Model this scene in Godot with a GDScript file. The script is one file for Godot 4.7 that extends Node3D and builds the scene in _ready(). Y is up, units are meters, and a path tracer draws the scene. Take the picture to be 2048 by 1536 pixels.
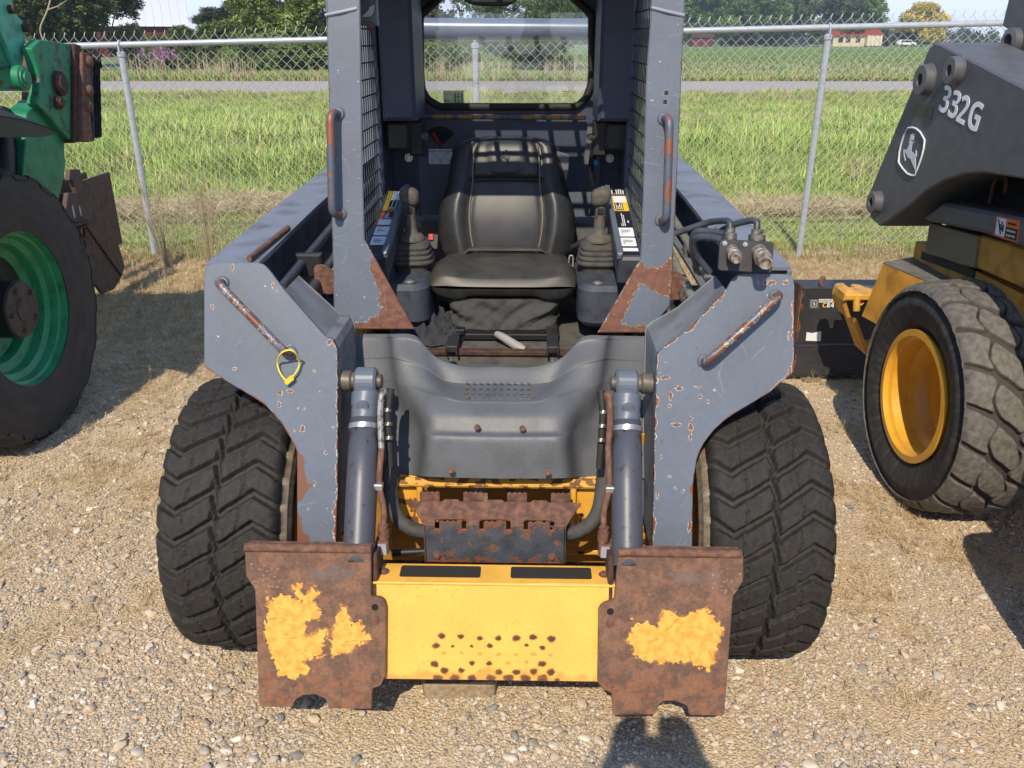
extends Node3D

# ---------------------------------------------------------------- helpers
var M := {}
var taken := {}
var rng := RandomNumberGenerator.new()

func numbered(called: String) -> String:
	var n: int = taken.get(called, 0)
	taken[called] = n + 1
	return called if n == 0 else "%s_%03d" % [called, n]

func thing(called: String, label: String, category: String, at := Vector3.ZERO, turn := 0.0, group := "") -> Node3D:
	var o := Node3D.new()
	o.name = numbered(called)
	add_child(o)
	o.position = at
	o.rotation.y = turn
	o.set_meta("label", label)
	o.set_meta("category", category)
	if group != "":
		o.set_meta("group", group)
	return o

func tag(o: Node, label: String, category: String, group := "") -> void:
	o.set_meta("label", label)
	o.set_meta("category", category)
	if group != "":
		o.set_meta("group", group)

func put(parent: Node, called: String, what, m: Material, xf := Transform3D()) -> MeshInstance3D:
	var o := MeshInstance3D.new()
	o.name = numbered(called) if parent == self else called
	if what is SurfaceTool:
		what.generate_normals()
		o.mesh = what.commit()
	else:
		o.mesh = what
	o.material_override = m
	o.transform = xf
	parent.add_child(o, true)
	return o

func structure(called: String, what, m: Material, xf := Transform3D(), kind := "structure") -> MeshInstance3D:
	var o := put(self, called, what, m, xf)
	o.set_meta("kind", kind)
	return o

func nb() -> SurfaceTool:
	var s := SurfaceTool.new()
	s.begin(Mesh.PRIMITIVE_TRIANGLES)
	return s

func vtx(s: SurfaceTool, p: Vector3, uv: Vector2) -> void:
	s.set_uv(uv)
	s.add_vertex(p)

func tri(s: SurfaceTool, a: Vector3, b: Vector3, c: Vector3, T := Transform3D(), ua := Vector2.INF, ub := Vector2.ZERO, uc := Vector2.ZERO) -> void:
	if ua == Vector2.INF:
		ua = Vector2(a.x, a.y)
		ub = Vector2(b.x, b.y)
		uc = Vector2(c.x, c.y)
	vtx(s, T * a, ua)
	vtx(s, T * c, uc)
	vtx(s, T * b, ub)

func quad(s: SurfaceTool, a: Vector3, b: Vector3, c: Vector3, d: Vector3, T := Transform3D()) -> void:
	tri(s, a, b, c, T)
	tri(s, a, c, d, T)

func v3(p: Vector2, z := 0.0) -> Vector3:
	return Vector3(p.x, p.y, z)

func inset(pts: PackedVector2Array, by: float) -> PackedVector2Array:
	var out := PackedVector2Array()
	var n := pts.size()
	for i in n:
		var e1 := (pts[i] - pts[(i + n - 1) % n]).normalized()
		var e2 := (pts[(i + 1) % n] - pts[i]).normalized()
		var m := Vector2(-e1.y - e2.y, e1.x + e2.x)
		var l := maxf(m.length_squared(), 0.4)
		out.append(pts[i] + m * (2.0 * by / l))
	return out

func ccw(pts: PackedVector2Array) -> PackedVector2Array:
	var p := pts.duplicate()
	if Geometry2D.is_polygon_clockwise(p):
		p.reverse()
	return p

func cap(s: SurfaceTool, pts: PackedVector2Array, z: float, T: Transform3D, back := false) -> void:
	var t := Geometry2D.triangulate_polygon(pts)
	for i in range(0, t.size(), 3):
		var a := pts[t[i]]
		var b := pts[t[i + 1]]
		var c := pts[t[i + 2]]
		if ((b - a).cross(c - a) < 0.0) != back:
			var k := b
			b = c
			c = k
		tri(s, v3(a, z), v3(b, z), v3(c, z), T)

# a flat shape: front face at z = 0, back at z = -t, edges chamfered
func extr(s: SurfaceTool, outline: PackedVector2Array, t: float, T := Transform3D(), bev := 0.002) -> void:
	var pts := ccw(outline)
	var ins := inset(pts, bev) if bev > 0.0 else pts
	s.set_smooth_group(-1)
	cap(s, ins, 0.0, T)
	cap(s, ins, -t, T, true)
	var n := pts.size()
	for i in n:
		var j := (i + 1) % n
		if bev > 0.0:
			quad(s, v3(pts[i], -bev), v3(pts[j], -bev), v3(ins[j]), v3(ins[i]), T)
			quad(s, v3(ins[i], -t), v3(ins[j], -t), v3(pts[j], bev - t), v3(pts[i], bev - t), T)
		quad(s, v3(pts[i], minf(bev - t, -bev)), v3(pts[j], minf(bev - t, -bev)), v3(pts[j], -bev), v3(pts[i], -bev), T)

func rect(x0: float, y0: float, x1: float, y1: float) -> PackedVector2Array:
	return PackedVector2Array([Vector2(x0, y0), Vector2(x1, y0), Vector2(x1, y1), Vector2(x0, y1)])

func rrect(x0: float, y0: float, x1: float, y1: float, r: float, k := 4) -> PackedVector2Array:
	var out := PackedVector2Array()
	for c in [[x1 - r, y0 + r, -PI / 2], [x1 - r, y1 - r, 0.0], [x0 + r, y1 - r, PI / 2], [x0 + r, y0 + r, PI]]:
		for i in k + 1:
			var a: float = c[2] + PI / 2 * i / k
			out.append(Vector2(c[0] + r * cos(a), c[1] + r * sin(a)))
	return out

func disc(c: Vector2, r: float, k := 16, ry := 0.0) -> PackedVector2Array:
	var out := PackedVector2Array()
	for i in k:
		var a := TAU * i / k
		out.append(c + Vector2(r * cos(a), (ry if ry > 0.0 else r) * sin(a)))
	return out

# corners of an outline cut round
func soften(pts: PackedVector2Array, r: float, k := 3) -> PackedVector2Array:
	var out := PackedVector2Array()
	var n := pts.size()
	for i in n:
		var p := pts[i]
		var a := pts[(i + n - 1) % n] - p
		var b := pts[(i + 1) % n] - p
		var d := minf(r, minf(a.length(), b.length()) * 0.45)
		var pa := p + a.normalized() * d
		var pb := p + b.normalized() * d
		for j in k + 1:
			var t := float(j) / k
			out.append(pa.lerp(p, t).lerp(p.lerp(pb, t), t))
	return out

func box(s: SurfaceTool, c: Vector3, size: Vector3, T := Transform3D(), bev := 0.003) -> void:
	var h := size / 2
	extr(s, rect(-h.x, -h.y, h.x, h.y), size.z, T * Transform3D(Basis(), c + Vector3(0, 0, h.z)), minf(bev, minf(h.x, minf(h.y, h.z)) * 0.5))

# a bar of rectangular section between two points
func bar(s: SurfaceTool, a: Vector3, b: Vector3, w: float, h: float, T := Transform3D(), bev := 0.002, up := Vector3.UP) -> void:
	var z := (b - a).normalized()
	if absf(z.dot(up)) > 0.98:
		up = Vector3.BACK
	var x := up.cross(z).normalized()
	extr(s, rect(-w / 2, -h / 2, w / 2, h / 2), a.distance_to(b), T * Transform3D(Basis(x, z.cross(x), z), b), bev)

func bent(pts: Array, r: float, k := 5) -> PackedVector3Array:
	var out := PackedVector3Array([pts[0]])
	for i in range(1, pts.size() - 1):
		var p: Vector3 = pts[i]
		var a: Vector3 = pts[i - 1] - p
		var b: Vector3 = pts[i + 1] - p
		var pa := p + a.normalized() * minf(r, a.length() * 0.48)
		var pb := p + b.normalized() * minf(r, b.length() * 0.48)
		for j in k + 1:
			var t := float(j) / k
			out.append(pa.lerp(p, t).lerp(p.lerp(pb, t), t))
	out.append(pts[-1])
	return out

func tube(s: SurfaceTool, path, r, seg := 10, T := Transform3D(), caps := true) -> void:
	var n: int = path.size()
	var side := Vector3.UP
	var rings := []
	for i in n:
		var d: Vector3 = (path[mini(i + 1, n - 1)] - path[maxi(i - 1, 0)]).normalized()
		if i == 0 and absf(d.dot(side)) > 0.95:
			side = Vector3.RIGHT
		side = (side - d * side.dot(d)).normalized()
		var up := d.cross(side)
		var rr: float = r[i] if r is Array else r
		var ring := PackedVector3Array()
		for k in seg:
			var a := TAU * k / seg
			ring.append(path[i] + (side * cos(a) + up * sin(a)) * rr)
		rings.append(ring)
	s.set_smooth_group(0)
	for i in n - 1:
		for k in seg:
			var l := (k + 1) % seg
			quad(s, rings[i][k], rings[i][l], rings[i + 1][l], rings[i + 1][k], T)
	if caps:
		s.set_smooth_group(-1)
		for k in range(1, seg - 1):
			tri(s, rings[0][0], rings[0][k + 1], rings[0][k], T)
			tri(s, rings[n - 1][0], rings[n - 1][k], rings[n - 1][k + 1], T)
	s.set_smooth_group(-1)

# a turned shape about the y axis; profile runs upwards, each step of it with a crisp edge
func lathe(s: SurfaceTool, prof: Array, seg := 20, T := Transform3D(), crisp := true) -> void:
	for i in prof.size() - 1:
		s.set_smooth_group(i + 1 if crisp else 1)
		for k in seg:
			var a := TAU * k / seg
			var b := TAU * (k + 1) / seg
			if k == seg - 1:
				b = 0.0
			var p0 := Vector3(prof[i][0] * cos(a), prof[i][1], -prof[i][0] * sin(a))
			var p1 := Vector3(prof[i][0] * cos(b), prof[i][1], -prof[i][0] * sin(b))
			var q0 := Vector3(prof[i + 1][0] * cos(a), prof[i + 1][1], -prof[i + 1][0] * sin(a))
			var q1 := Vector3(prof[i + 1][0] * cos(b), prof[i + 1][1], -prof[i + 1][0] * sin(b))
			if prof[i][0] > 1e-6:
				tri(s, p0, p1, q1, T)
			if prof[i + 1][0] > 1e-6:
				tri(s, p0, q1, q0, T)
	s.set_smooth_group(-1)

# y axis of a turned shape laid along d
func along(at: Vector3, d: Vector3) -> Transform3D:
	var y := d.normalized()
	var x := (Vector3.RIGHT if absf(y.x) < 0.9 else Vector3.BACK)
	x = (x - y * x.dot(y)).normalized()
	return Transform3D(Basis(x, y, x.cross(y)), at)

# frame of a plate that leans back: x to the right, y up the plate, z out of it
func lean(o: Vector3, deg: float) -> Transform3D:
	return Transform3D(Basis(Vector3.RIGHT, -deg_to_rad(deg)), o)

func facing(o: Vector3, u: Vector3, v: Vector3) -> Transform3D:
	u = u.normalized()
	v = (v - u * v.dot(u)).normalized()
	return Transform3D(Basis(u, v, u.cross(v)), o)

# a smooth sheet: fn(i, j) gives the points, normals from neighbours
func sheet(nu: int, nv: int, fn: Callable, wrap_u := false, uvs := Vector2.ONE, col = null, flip := false) -> ArrayMesh:
	var cu := nu if wrap_u else nu + 1
	var P := PackedVector3Array()
	P.resize((nu + 1) * (nv + 1))
	var N := PackedVector3Array()
	N.resize(P.size())
	var UV := PackedVector2Array()
	UV.resize(P.size())
	var C := PackedColorArray()
	for i in nu + 1:
		for j in nv + 1:
			P[i * (nv + 1) + j] = fn.call(i % cu if wrap_u else i, j)
			UV[i * (nv + 1) + j] = Vector2(float(i) / nu * uvs.x, float(j) / nv * uvs.y)
			if col != null:
				C.append(col.call(i % cu if wrap_u else i, j))
	var I := PackedInt32Array()
	for i in nu + 1:
		for j in nv + 1:
			var ip := (i + 1) if i < nu else (1 if wrap_u else nu)
			var im := (i - 1) if i > 0 else (nu - 1 if wrap_u else 0)
			var du := P[ip * (nv + 1) + j] - P[im * (nv + 1) + j]
			var dv := P[i * (nv + 1) + mini(j + 1, nv)] - P[i * (nv + 1) + maxi(j - 1, 0)]
			var n := du.cross(dv).normalized()
			N[i * (nv + 1) + j] = -n if flip else n
			if i < nu and j < nv:
				var a := i * (nv + 1) + j
				var b := a + nv + 1
				if flip:
					I.append_array([a, b, b + 1, a, b + 1, a + 1])
				else:
					I.append_array([a, b + 1, b, a, a + 1, b + 1])
	var arr := []
	arr.resize(Mesh.ARRAY_MAX)
	arr[Mesh.ARRAY_VERTEX] = P
	arr[Mesh.ARRAY_NORMAL] = N
	arr[Mesh.ARRAY_TEX_UV] = UV
	if C.size():
		arr[Mesh.ARRAY_COLOR] = C
	arr[Mesh.ARRAY_INDEX] = I
	var m := ArrayMesh.new()
	m.add_surface_from_arrays(Mesh.PRIMITIVE_TRIANGLES, arr)
	return m

func cr(a: Vector3, b: Vector3, c: Vector3, d: Vector3, t: float) -> Vector3:
	return 0.5 * (2.0 * b + (c - a) * t + (2.0 * a - 5.0 * b + 4.0 * c - d) * t * t + (3.0 * b - a - 3.0 * c + d) * t * t * t)

# a smooth skin through a net of points
func skin(rows: Array, ku: int, kv: int, flip := false) -> ArrayMesh:
	var nr: int = rows.size()
	var nc: int = rows[0].size()
	var fn := func(i: int, j: int) -> Vector3:
		var r := mini(i / ku, nr - 2)
		var t := float(i - r * ku) / ku
		var k := mini(j / kv, nc - 2)
		var w := float(j - k * kv) / kv
		var g := []
		for q in 4:
			var row: Array = rows[clampi(r - 1 + q, 0, nr - 1)]
			g.append(cr(row[maxi(k - 1, 0)], row[k], row[k + 1], row[mini(k + 2, nc - 1)], w))
		return cr(g[0], g[1], g[2], g[3], t)
	return sheet((nr - 1) * ku, (nc - 1) * kv, fn, false, Vector2.ONE, null, flip)

# ---------------------------------------------------------------- materials
func lin(r: float, g: float, b: float) -> Color:
	return Color(r, g, b).linear_to_srgb()

func c8(r: int, g: int, b: int) -> Color:
	return Color(r / 255.0, g / 255.0, b / 255.0)

func ntex(freq: float, ramp: Array, seed_ := 1, oct := 4, size := 512, kind := FastNoiseLite.TYPE_SIMPLEX_SMOOTH, warp := 0.0) -> NoiseTexture2D:
	var n := FastNoiseLite.new()
	n.noise_type = kind
	n.frequency = freq
	n.seed = seed_
	n.fractal_octaves = oct
	if kind == FastNoiseLite.TYPE_CELLULAR:
		n.cellular_return_type = FastNoiseLite.RETURN_CELL_VALUE
		n.fractal_type = FastNoiseLite.FRACTAL_NONE
	if warp > 0.0:
		n.domain_warp_enabled = true
		n.domain_warp_amplitude = warp
		n.domain_warp_frequency = freq
	var g := Gradient.new()
	var off := PackedFloat32Array()
	var col := PackedColorArray()
	for r in ramp:
		off.append(r[0])
		col.append(r[1])
	g.offsets = off
	g.colors = col
	var t := NoiseTexture2D.new()
	t.width = size
	t.height = size
	t.seamless = true
	t.noise = n
	t.color_ramp = g
	return t

func bump(freq: float, seed_ := 1, oct := 4, size := 512, kind := FastNoiseLite.TYPE_SIMPLEX_SMOOTH) -> NoiseTexture2D:
	return ntex(freq, [[0.0, Color.BLACK], [1.0, Color.WHITE]], seed_, oct, size, kind)

func mat(col: Color, rough := 0.6, metal := 0.0, tex: Texture2D = null, scale := 1.0, rel: Texture2D = null, depth := 0.0) -> StandardMaterial3D:
	var m := StandardMaterial3D.new()
	m.albedo_color = col
	m.roughness = rough
	m.metallic = metal
	m.metallic_specular = 0.5
	if tex or rel:
		m.uv1_triplanar = true
		m.uv1_scale = Vector3.ONE * scale
		m.uv1_triplanar_sharpness = 4.0
	if tex:
		m.albedo_texture = tex
	if rel:
		m.heightmap_enabled = true
		m.heightmap_texture = rel
		m.heightmap_scale = depth
	return m

# a picture painted on a flat part whose UVs are metres
class Pic:
	var im: Image
	var w: int
	var h: int
	var s: float
	var ox: float
	var oy: float
	var n := FastNoiseLite.new()
	func _init(x0: float, y0: float, x1: float, y1: float, per_m: float, col: Color, seed_: int) -> void:
		s = per_m
		ox = x0
		oy = y1
		w = int((x1 - x0) * s) + 1
		h = int((y1 - y0) * s) + 1
		im = Image.create_empty(w, h, false, Image.FORMAT_RGB8)
		im.fill(col)
		n.seed = seed_
		n.frequency = 1.0
		n.fractal_octaves = 4
	func px(x: int) -> float:
		return ox + (x + 0.5) / s
	func py(y: int) -> float:
		return oy - (y + 0.5) / s
	# broad and fine changes of tone between two colours
	func mottle(a: Color, b: Color, freq: float, lo := -0.4, hi := 0.4, strength := 1.0) -> void:
		for y in h:
			for x in w:
				var v := smoothstep(lo, hi, n.get_noise_2d(px(x) * freq, py(y) * freq)) * strength
				im.set_pixel(x, y, im.get_pixel(x, y).lerp(a.lerp(b, v), strength))
	func shade(amount: float, freq: float) -> void:
		for y in h:
			for x in w:
				var v := 1.0 + amount * n.get_noise_2d(px(x) * freq + 31.0, py(y) * freq)
				var c := im.get_pixel(x, y)
				im.set_pixel(x, y, Color(c.r * v, c.g * v, c.b * v))
	func dist(p: Vector2, poly: PackedVector2Array) -> float:
		var best := 1e9
		var k := poly.size()
		for i in k:
			best = minf(best, p.distance_squared_to(Geometry2D.get_closest_point_to_segment(p, poly[i], poly[(i + 1) % k])))
		return sqrt(best)
	# a patch with a ragged edge; rim > 0 adds a pale broken border
	func patch(poly: PackedVector2Array, col: Color, rag: float, freq: float, rim := 0.0, rim_col := Color.WHITE, holes := 0.0, col2 := Color.TRANSPARENT) -> void:
		var lo := poly[0]
		var hi := poly[0]
		for p in poly:
			lo = lo.min(p)
			hi = hi.max(p)
		var g := rag * 1.5 + rim
		for y in range(maxi(0, int((oy - hi.y - g) * s)), mini(h, int((oy - lo.y + g) * s) + 1)):
			for x in range(maxi(0, int((lo.x - g - ox) * s)), mini(w, int((hi.x + g - ox) * s) + 1)):
				var p := Vector2(px(x), py(y))
				var d := dist(p, poly)
				if Geometry2D.is_point_in_polygon(p, poly):
					d = -d
				d += rag * n.get_noise_2d(p.x * freq, p.y * freq) * 1.6
				if holes > 0.0 and n.get_noise_2d(p.x * freq * 1.7 + 9.0, p.y * freq * 1.7) > 0.62 - holes:
					d = 1.0
				if d < 0.0:
					var c := col
					if col2.a > 0.0:
						c = col.lerp(col2, clampf(n.get_noise_2d(p.x * freq * 0.6 + 50.0, p.y * freq * 0.6) * 1.4 + 0.3, 0.0, 1.0))
					im.set_pixel(x, y, im.get_pixel(x, y).lerp(Color(c.r, c.g, c.b), col.a * (1.0 if col.a > 0.99 else smoothstep(0.0, rag, -d))))
				elif d < rim and n.get_noise_2d(p.x * freq * 2.0, p.y * freq * 2.0 + 40.0) > -0.15:
					im.set_pixel(x, y, rim_col)
	func spot(c: Vector2, rx: float, ry: float, col: Color, rag := 0.5, rim := 0.0, rim_col := Color.WHITE) -> void:
		var poly := PackedVector2Array()
		for i in 10:
			var a := TAU * i / 10
			var k := 1.0 + rag * n.get_noise_2d(c.x * 91.0 + cos(a) * 0.7, c.y * 91.0 + sin(a) * 0.7) * 1.3
			poly.append(c + Vector2(cos(a) * rx, sin(a) * ry) * k)
		patch(poly, col, minf(rx, ry) * 0.3 * rag, 120.0, rim, rim_col)
	# wear along chosen edges of an outline
	func edge(poly: PackedVector2Array, from: int, to: int, width: float, col: Color, freq := 25.0, bias := 0.0, rim := 0.0, rim_col := Color.WHITE) -> void:
		for y in h:
			for x in w:
				var p := Vector2(px(x), py(y))
				var d := 1e9
				for i in range(from, to):
					d = minf(d, p.distance_to(Geometry2D.get_closest_point_to_segment(p, poly[i % poly.size()], poly[(i + 1) % poly.size()])))
				if d > width * 2.0:
					continue
				var t := width * (n.get_noise_2d(p.x * freq, p.y * freq + 7.0) * 1.7 + bias)
				if d < t:
					im.set_pixel(x, y, col)
				elif d < t + rim:
					im.set_pixel(x, y, rim_col)
	func line(a: Vector2, b: Vector2, width: float, col: Color, alpha := 1.0, broken := 0.0) -> void:
		var k := maxi(2, int(a.distance_to(b) * s * 1.5))
		for i in k + 1:
			var p := a.lerp(b, float(i) / k)
			if broken > 0.0 and n.get_noise_2d(p.x * 60.0, p.y * 60.0) < broken - 0.5:
				continue
			var r := maxi(0, int(width * s / 2.0))
			for dy in range(-r, r + 1):
				for dx in range(-r, r + 1):
					var x := int((p.x - ox) * s) + dx
					var y := int((oy - p.y) * s) + dy
					if x >= 0 and y >= 0 and x < w and y < h:
						im.set_pixel(x, y, im.get_pixel(x, y).lerp(col, alpha))
	func scratches(count: int, col: Color, alpha: float, longest: float, seed_: int, slope := 1.0) -> void:
		var r := RandomNumberGenerator.new()
		r.seed = seed_
		for i in count:
			var a := Vector2(ox + r.randf() * w / s, oy - r.randf() * h / s)
			var d := Vector2.from_angle(r.randf_range(-slope, slope)) * r.randf_range(0.2, 1.0) * longest
			line(a, a + d, 0.0, col, alpha * r.randf_range(0.3, 1.0))
	func fleck(count: int, col: Color, size: float, seed_: int, x0 := 0.0, x1 := 1.0, y0 := 0.0, y1 := 1.0) -> void:
		var r := RandomNumberGenerator.new()
		r.seed = seed_
		for i in count:
			spot(Vector2(ox + r.randf_range(x0, x1) * w / s, oy - r.randf_range(y0, y1) * h / s), size * r.randf_range(0.3, 1.0), size * r.randf_range(0.3, 1.0), col, 0.8)
	func mat(rough := 0.55, metal := 0.0) -> StandardMaterial3D:
		var m := StandardMaterial3D.new()
		m.albedo_texture = ImageTexture.create_from_image(im)
		m.uv1_scale = Vector3(s / w, -s / h, 1)
		m.uv1_offset = Vector3(-ox * s / w, oy * s / h, 0)
		m.roughness = rough
		m.metallic = metal
		return m

func text(parent: Node, called: String, words: String, size: float, m: Material, xf: Transform3D, font := "Droid Sans", bold := false, deep := 0.001) -> MeshInstance3D:
	var t := TextMesh.new()
	var f := SystemFont.new()
	f.font_names = PackedStringArray([font])
	f.font_weight = 700 if bold else 400
	t.font = f
	t.text = words
	t.font_size = 32
	t.pixel_size = size / 32.0
	t.depth = deep
	t.curve_step = 2.0
	return put(parent, called, t, m, xf)

# copies of one mesh laid out as a mass
func mass(parent: Node, called: String, mesh: Mesh, m: Material, places: Array, cols: Array) -> MultiMeshInstance3D:
	var mm := MultiMesh.new()
	mm.transform_format = MultiMesh.TRANSFORM_3D
	mm.use_colors = true
	mm.mesh = mesh
	mm.instance_count = places.size()
	for i in places.size():
		mm.set_instance_transform(i, places[i])
		mm.set_instance_color(i, cols[i])
	var o := MultiMeshInstance3D.new()
	o.name = numbered(called) if parent == self else called
	o.multimesh = mm
	o.material_override = m
	parent.add_child(o, true)
	o.set_meta("kind", "stuff")
	return o

# ---------------------------------------------------------------- everything
func _ready() -> void:
	rng.seed = 20
	# camera
	var cam := Camera3D.new()
	cam.name = "camera"
	cam.position = Vector3(0, 1.65, 0)
	cam.rotation_degrees = Vector3(-22.6, 0, 0)
	cam.fov = 49.7343
	cam.near = 0.05
	cam.far = 2000.0
	add_child(cam)
	cam.current = true
	# sky, air and exposure
	var env := Environment.new()
	env.background_mode = Environment.BG_SKY
	var sky := Sky.new()
	var sm := ProceduralSkyMaterial.new()
	sm.sky_top_color = Color(0.43, 0.54, 0.72)
	sm.sky_horizon_color = Color(0.84, 0.88, 0.95)
	sm.sky_curve = 0.16
	sm.ground_bottom_color = Color(0.45, 0.40, 0.32)
	sm.ground_horizon_color = Color(0.70, 0.74, 0.78)
	sky.sky_material = sm
	env.sky = sky
	env.background_energy_multiplier = 1.25
	env.tonemap_mode = Environment.TONE_MAPPER_LINEAR
	env.tonemap_exposure = 1.27
	env.sdfgi_enabled = true
	env.ssao_enabled = true
	env.ssil_enabled = true
	env.fog_enabled = true
	env.fog_density = 0.0006
	env.fog_light_color = Color(0.80, 0.86, 0.94)
	var we := WorldEnvironment.new()
	we.name = "world"
	we.environment = env
	add_child(we)
	# sun
	var sun := DirectionalLight3D.new()
	sun.name = "sun"
	sun.light_energy = 1.2
	sun.light_color = Color(1.0, 0.945, 0.855)
	sun.light_angular_distance = 0.5
	sun.shadow_enabled = true
	sun.rotation_degrees = Vector3(-45.0, -11.5, 0)
	add_child(sun)
	build_materials()
	build_ground()
	build_fence()
	build_background()
	build_grass()
	build_gravel()
	build_loader()
	build_big_loader()
	build_bucket()
	build_backhoe()
	build_small()
	build_person()

func build_materials() -> void:
	var pn := ntex(0.012, [[0.0, Color(0.90, 0.90, 0.90)], [0.5, Color(0.97, 0.97, 0.97)], [1.0, Color(1, 1, 1)]], 4, 5)
	var dust := ntex(0.010, [[0.0, Color(0.72, 0.70, 0.68)], [0.45, Color(0.92, 0.92, 0.92)], [1.0, Color(1, 1, 1)]], 5, 5)
	var rel := bump(0.02, 6, 5)
	var rustt := ntex(0.016, [[0.0, c8(84, 62, 54)], [0.35, c8(98, 70, 59)], [0.55, c8(112, 80, 66)], [0.75, c8(124, 88, 70)], [1.0, c8(134, 98, 78)]], 7, 6)
	var chip := ntex(0.012, [[0.0, c8(110, 74, 52)], [0.30, c8(120, 80, 50)], [0.345, c8(222, 164, 60)], [1.0, c8(234, 176, 68)]], 9, 6)
	var chip2 := ntex(0.012, [[0.0, c8(96, 66, 52)], [0.47, c8(124, 84, 54)], [0.52, c8(214, 158, 66)], [1.0, c8(232, 176, 78)]], 10, 6)
	var gw := ntex(0.014, [[0.0, c8(76, 60, 48)], [0.26, c8(70, 64, 50)], [0.32, c8(30, 122, 86)], [1.0, c8(34, 134, 94)]], 12, 6)
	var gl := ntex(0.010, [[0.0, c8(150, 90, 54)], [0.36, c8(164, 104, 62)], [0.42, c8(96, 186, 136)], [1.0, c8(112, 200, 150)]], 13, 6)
	var hw := ntex(0.02, [[0.0, c8(84, 62, 54)], [0.46, c8(118, 78, 60)], [0.56, c8(170, 160, 150)], [0.6, c8(84, 90, 104)], [1.0, c8(92, 98, 114)]], 14, 5)
	var blue := c8(97, 106, 120)
	M.pin_steel = mat(c8(112, 104, 94), 0.5, 0.3, dust, 4.0)
	M.paint = mat(blue, 0.42, 0.0, pn, 1.5)
	M.paint_weld = mat(c8(140, 146, 160), 0.4)
	M.paint_cyl = mat(c8(78, 82, 92), 0.42, 0.05, ntex(0.013, [[0.0, c8(150, 110, 80)], [0.22, c8(190, 150, 110)], [0.25, Color(0.95, 0.95, 0.95)], [1.0, Color(1, 1, 1)]], 15, 6), 3.0)
	M.paint_tube = mat(c8(110, 122, 142), 0.32, 0.1, pn, 1.5)
	M.paint_beam = mat(c8(124, 130, 143), 0.5, 0.0, dust, 1.2)
	M.paint_dark = mat(c8(52, 58, 68), 0.5, 0.0, dust, 2.0)
	M.paint_dusty = mat(c8(122, 127, 134), 0.65, 0.0, dust, 2.0)
	M.interior = mat(c8(62, 72, 92), 0.5, 0.0, pn, 2.0)
	M.interior_pale = mat(c8(104, 106, 110), 0.6, 0.0, dust, 2.0)
	M.console = mat(c8(72, 78, 90), 0.5, 0.0, dust, 3.0)
	M.cover = mat(c8(92, 95, 100), 0.5, 0.0, ntex(0.010, [[0.0, Color(0.86, 0.85, 0.84)], [0.5, Color(0.95, 0.95, 0.95)], [1.0, Color(1, 1, 1)]], 45, 6), 1.6, bump(0.12, 22, 3), 0.04)
	M.rust = mat(Color.WHITE, 0.85, 0.0, rustt, 4.0, rel, 0.12)
	M.rust_dark = mat(Color(0.70, 0.69, 0.69), 0.85, 0.0, rustt, 3.0, rel, 0.12)
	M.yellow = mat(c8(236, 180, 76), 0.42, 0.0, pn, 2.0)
	M.yellow_worn = mat(Color.WHITE, 0.5, 0.0, chip, 2.5)
	M.yellow_rusty = mat(Color.WHITE, 0.6, 0.0, chip2, 4.0)
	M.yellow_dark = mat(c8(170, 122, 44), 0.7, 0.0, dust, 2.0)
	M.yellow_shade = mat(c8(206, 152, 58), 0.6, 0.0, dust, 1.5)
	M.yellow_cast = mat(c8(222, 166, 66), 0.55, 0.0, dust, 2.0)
	M.yellow_rim = mat(c8(226, 168, 56), 0.35, 0.0, pn, 2.0)
	M.number_white = mat(c8(246, 248, 252), 0.4)
	M.hub_brown = mat(c8(88, 78, 72), 0.8, 0.0, dust, 3.0)
	M.grille_tan = mat(c8(120, 110, 86), 0.8)
	M.grille_fin = mat(c8(150, 138, 108), 0.8)
	M.charcoal = mat(c8(96, 98, 101), 0.52, 0.0, ntex(0.02, [[0.0, Color(0.86, 0.86, 0.86)], [1.0, Color(1, 1, 1)]], 24, 5), 1.2, bump(0.1, 25, 3), 0.03)
	M.platform_grey = mat(c8(120, 116, 106), 0.7, 0.0, dust, 2.0)
	M.boss = mat(c8(104, 105, 108), 0.42, 0.3)
	M.steel = mat(c8(176, 178, 182), 0.35, 0.7)
	M.steel_worn = mat(c8(150, 146, 138), 0.42, 0.6, ntex(0.03, [[0.0, c8(150, 120, 96)], [0.5, Color(0.9, 0.9, 0.9)], [1.0, Color(1, 1, 1)]], 26, 4), 4.0)
	M.steel_paint = mat(c8(160, 164, 176), 0.45)
	M.dark_steel = mat(c8(58, 58, 62), 0.5, 0.2, dust, 3.0)
	M.coupling = mat(Color.WHITE, 0.45, 0.35, ntex(0.02, [[0.0, c8(104, 82, 62)], [0.4, c8(140, 122, 98)], [0.6, c8(150, 148, 144)], [1.0, c8(190, 192, 194)]], 27, 4), 5.0)
	M.galv = mat(c8(186, 194, 202), 0.38, 0.3, pn, 3.0)
	M.wire = mat(c8(184, 190, 182), 0.5, 0.15)
	M.black = mat(c8(14, 14, 15), 0.8)
	M.black_paint = mat(c8(26, 28, 32), 0.45)
	M.black_plastic = mat(c8(38, 39, 42), 0.5)
	M.rubber = mat(c8(40, 40, 42), 0.7, 0.0, dust, 4.0)
	M.rubber_dusty = mat(c8(76, 75, 73), 0.8, 0.0, dust, 5.0)
	M.grip = mat(c8(98, 93, 86), 0.75, 0.0, dust, 6.0)
	M.tube_dark = mat(c8(74, 82, 92), 0.45, 0.1, dust, 4.0)
	M.hose_pale = mat(c8(132, 132, 122), 0.7, 0.0, dust, 4.0)
	M.pipe_pale = mat(c8(150, 154, 158), 0.45, 0.1, ntex(0.02, [[0.0, c8(150, 104, 80)], [0.38, c8(176, 140, 120)], [0.44, Color(0.95, 0.95, 0.95)], [1.0, Color(1, 1, 1)]], 28, 5), 4.0)
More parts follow.
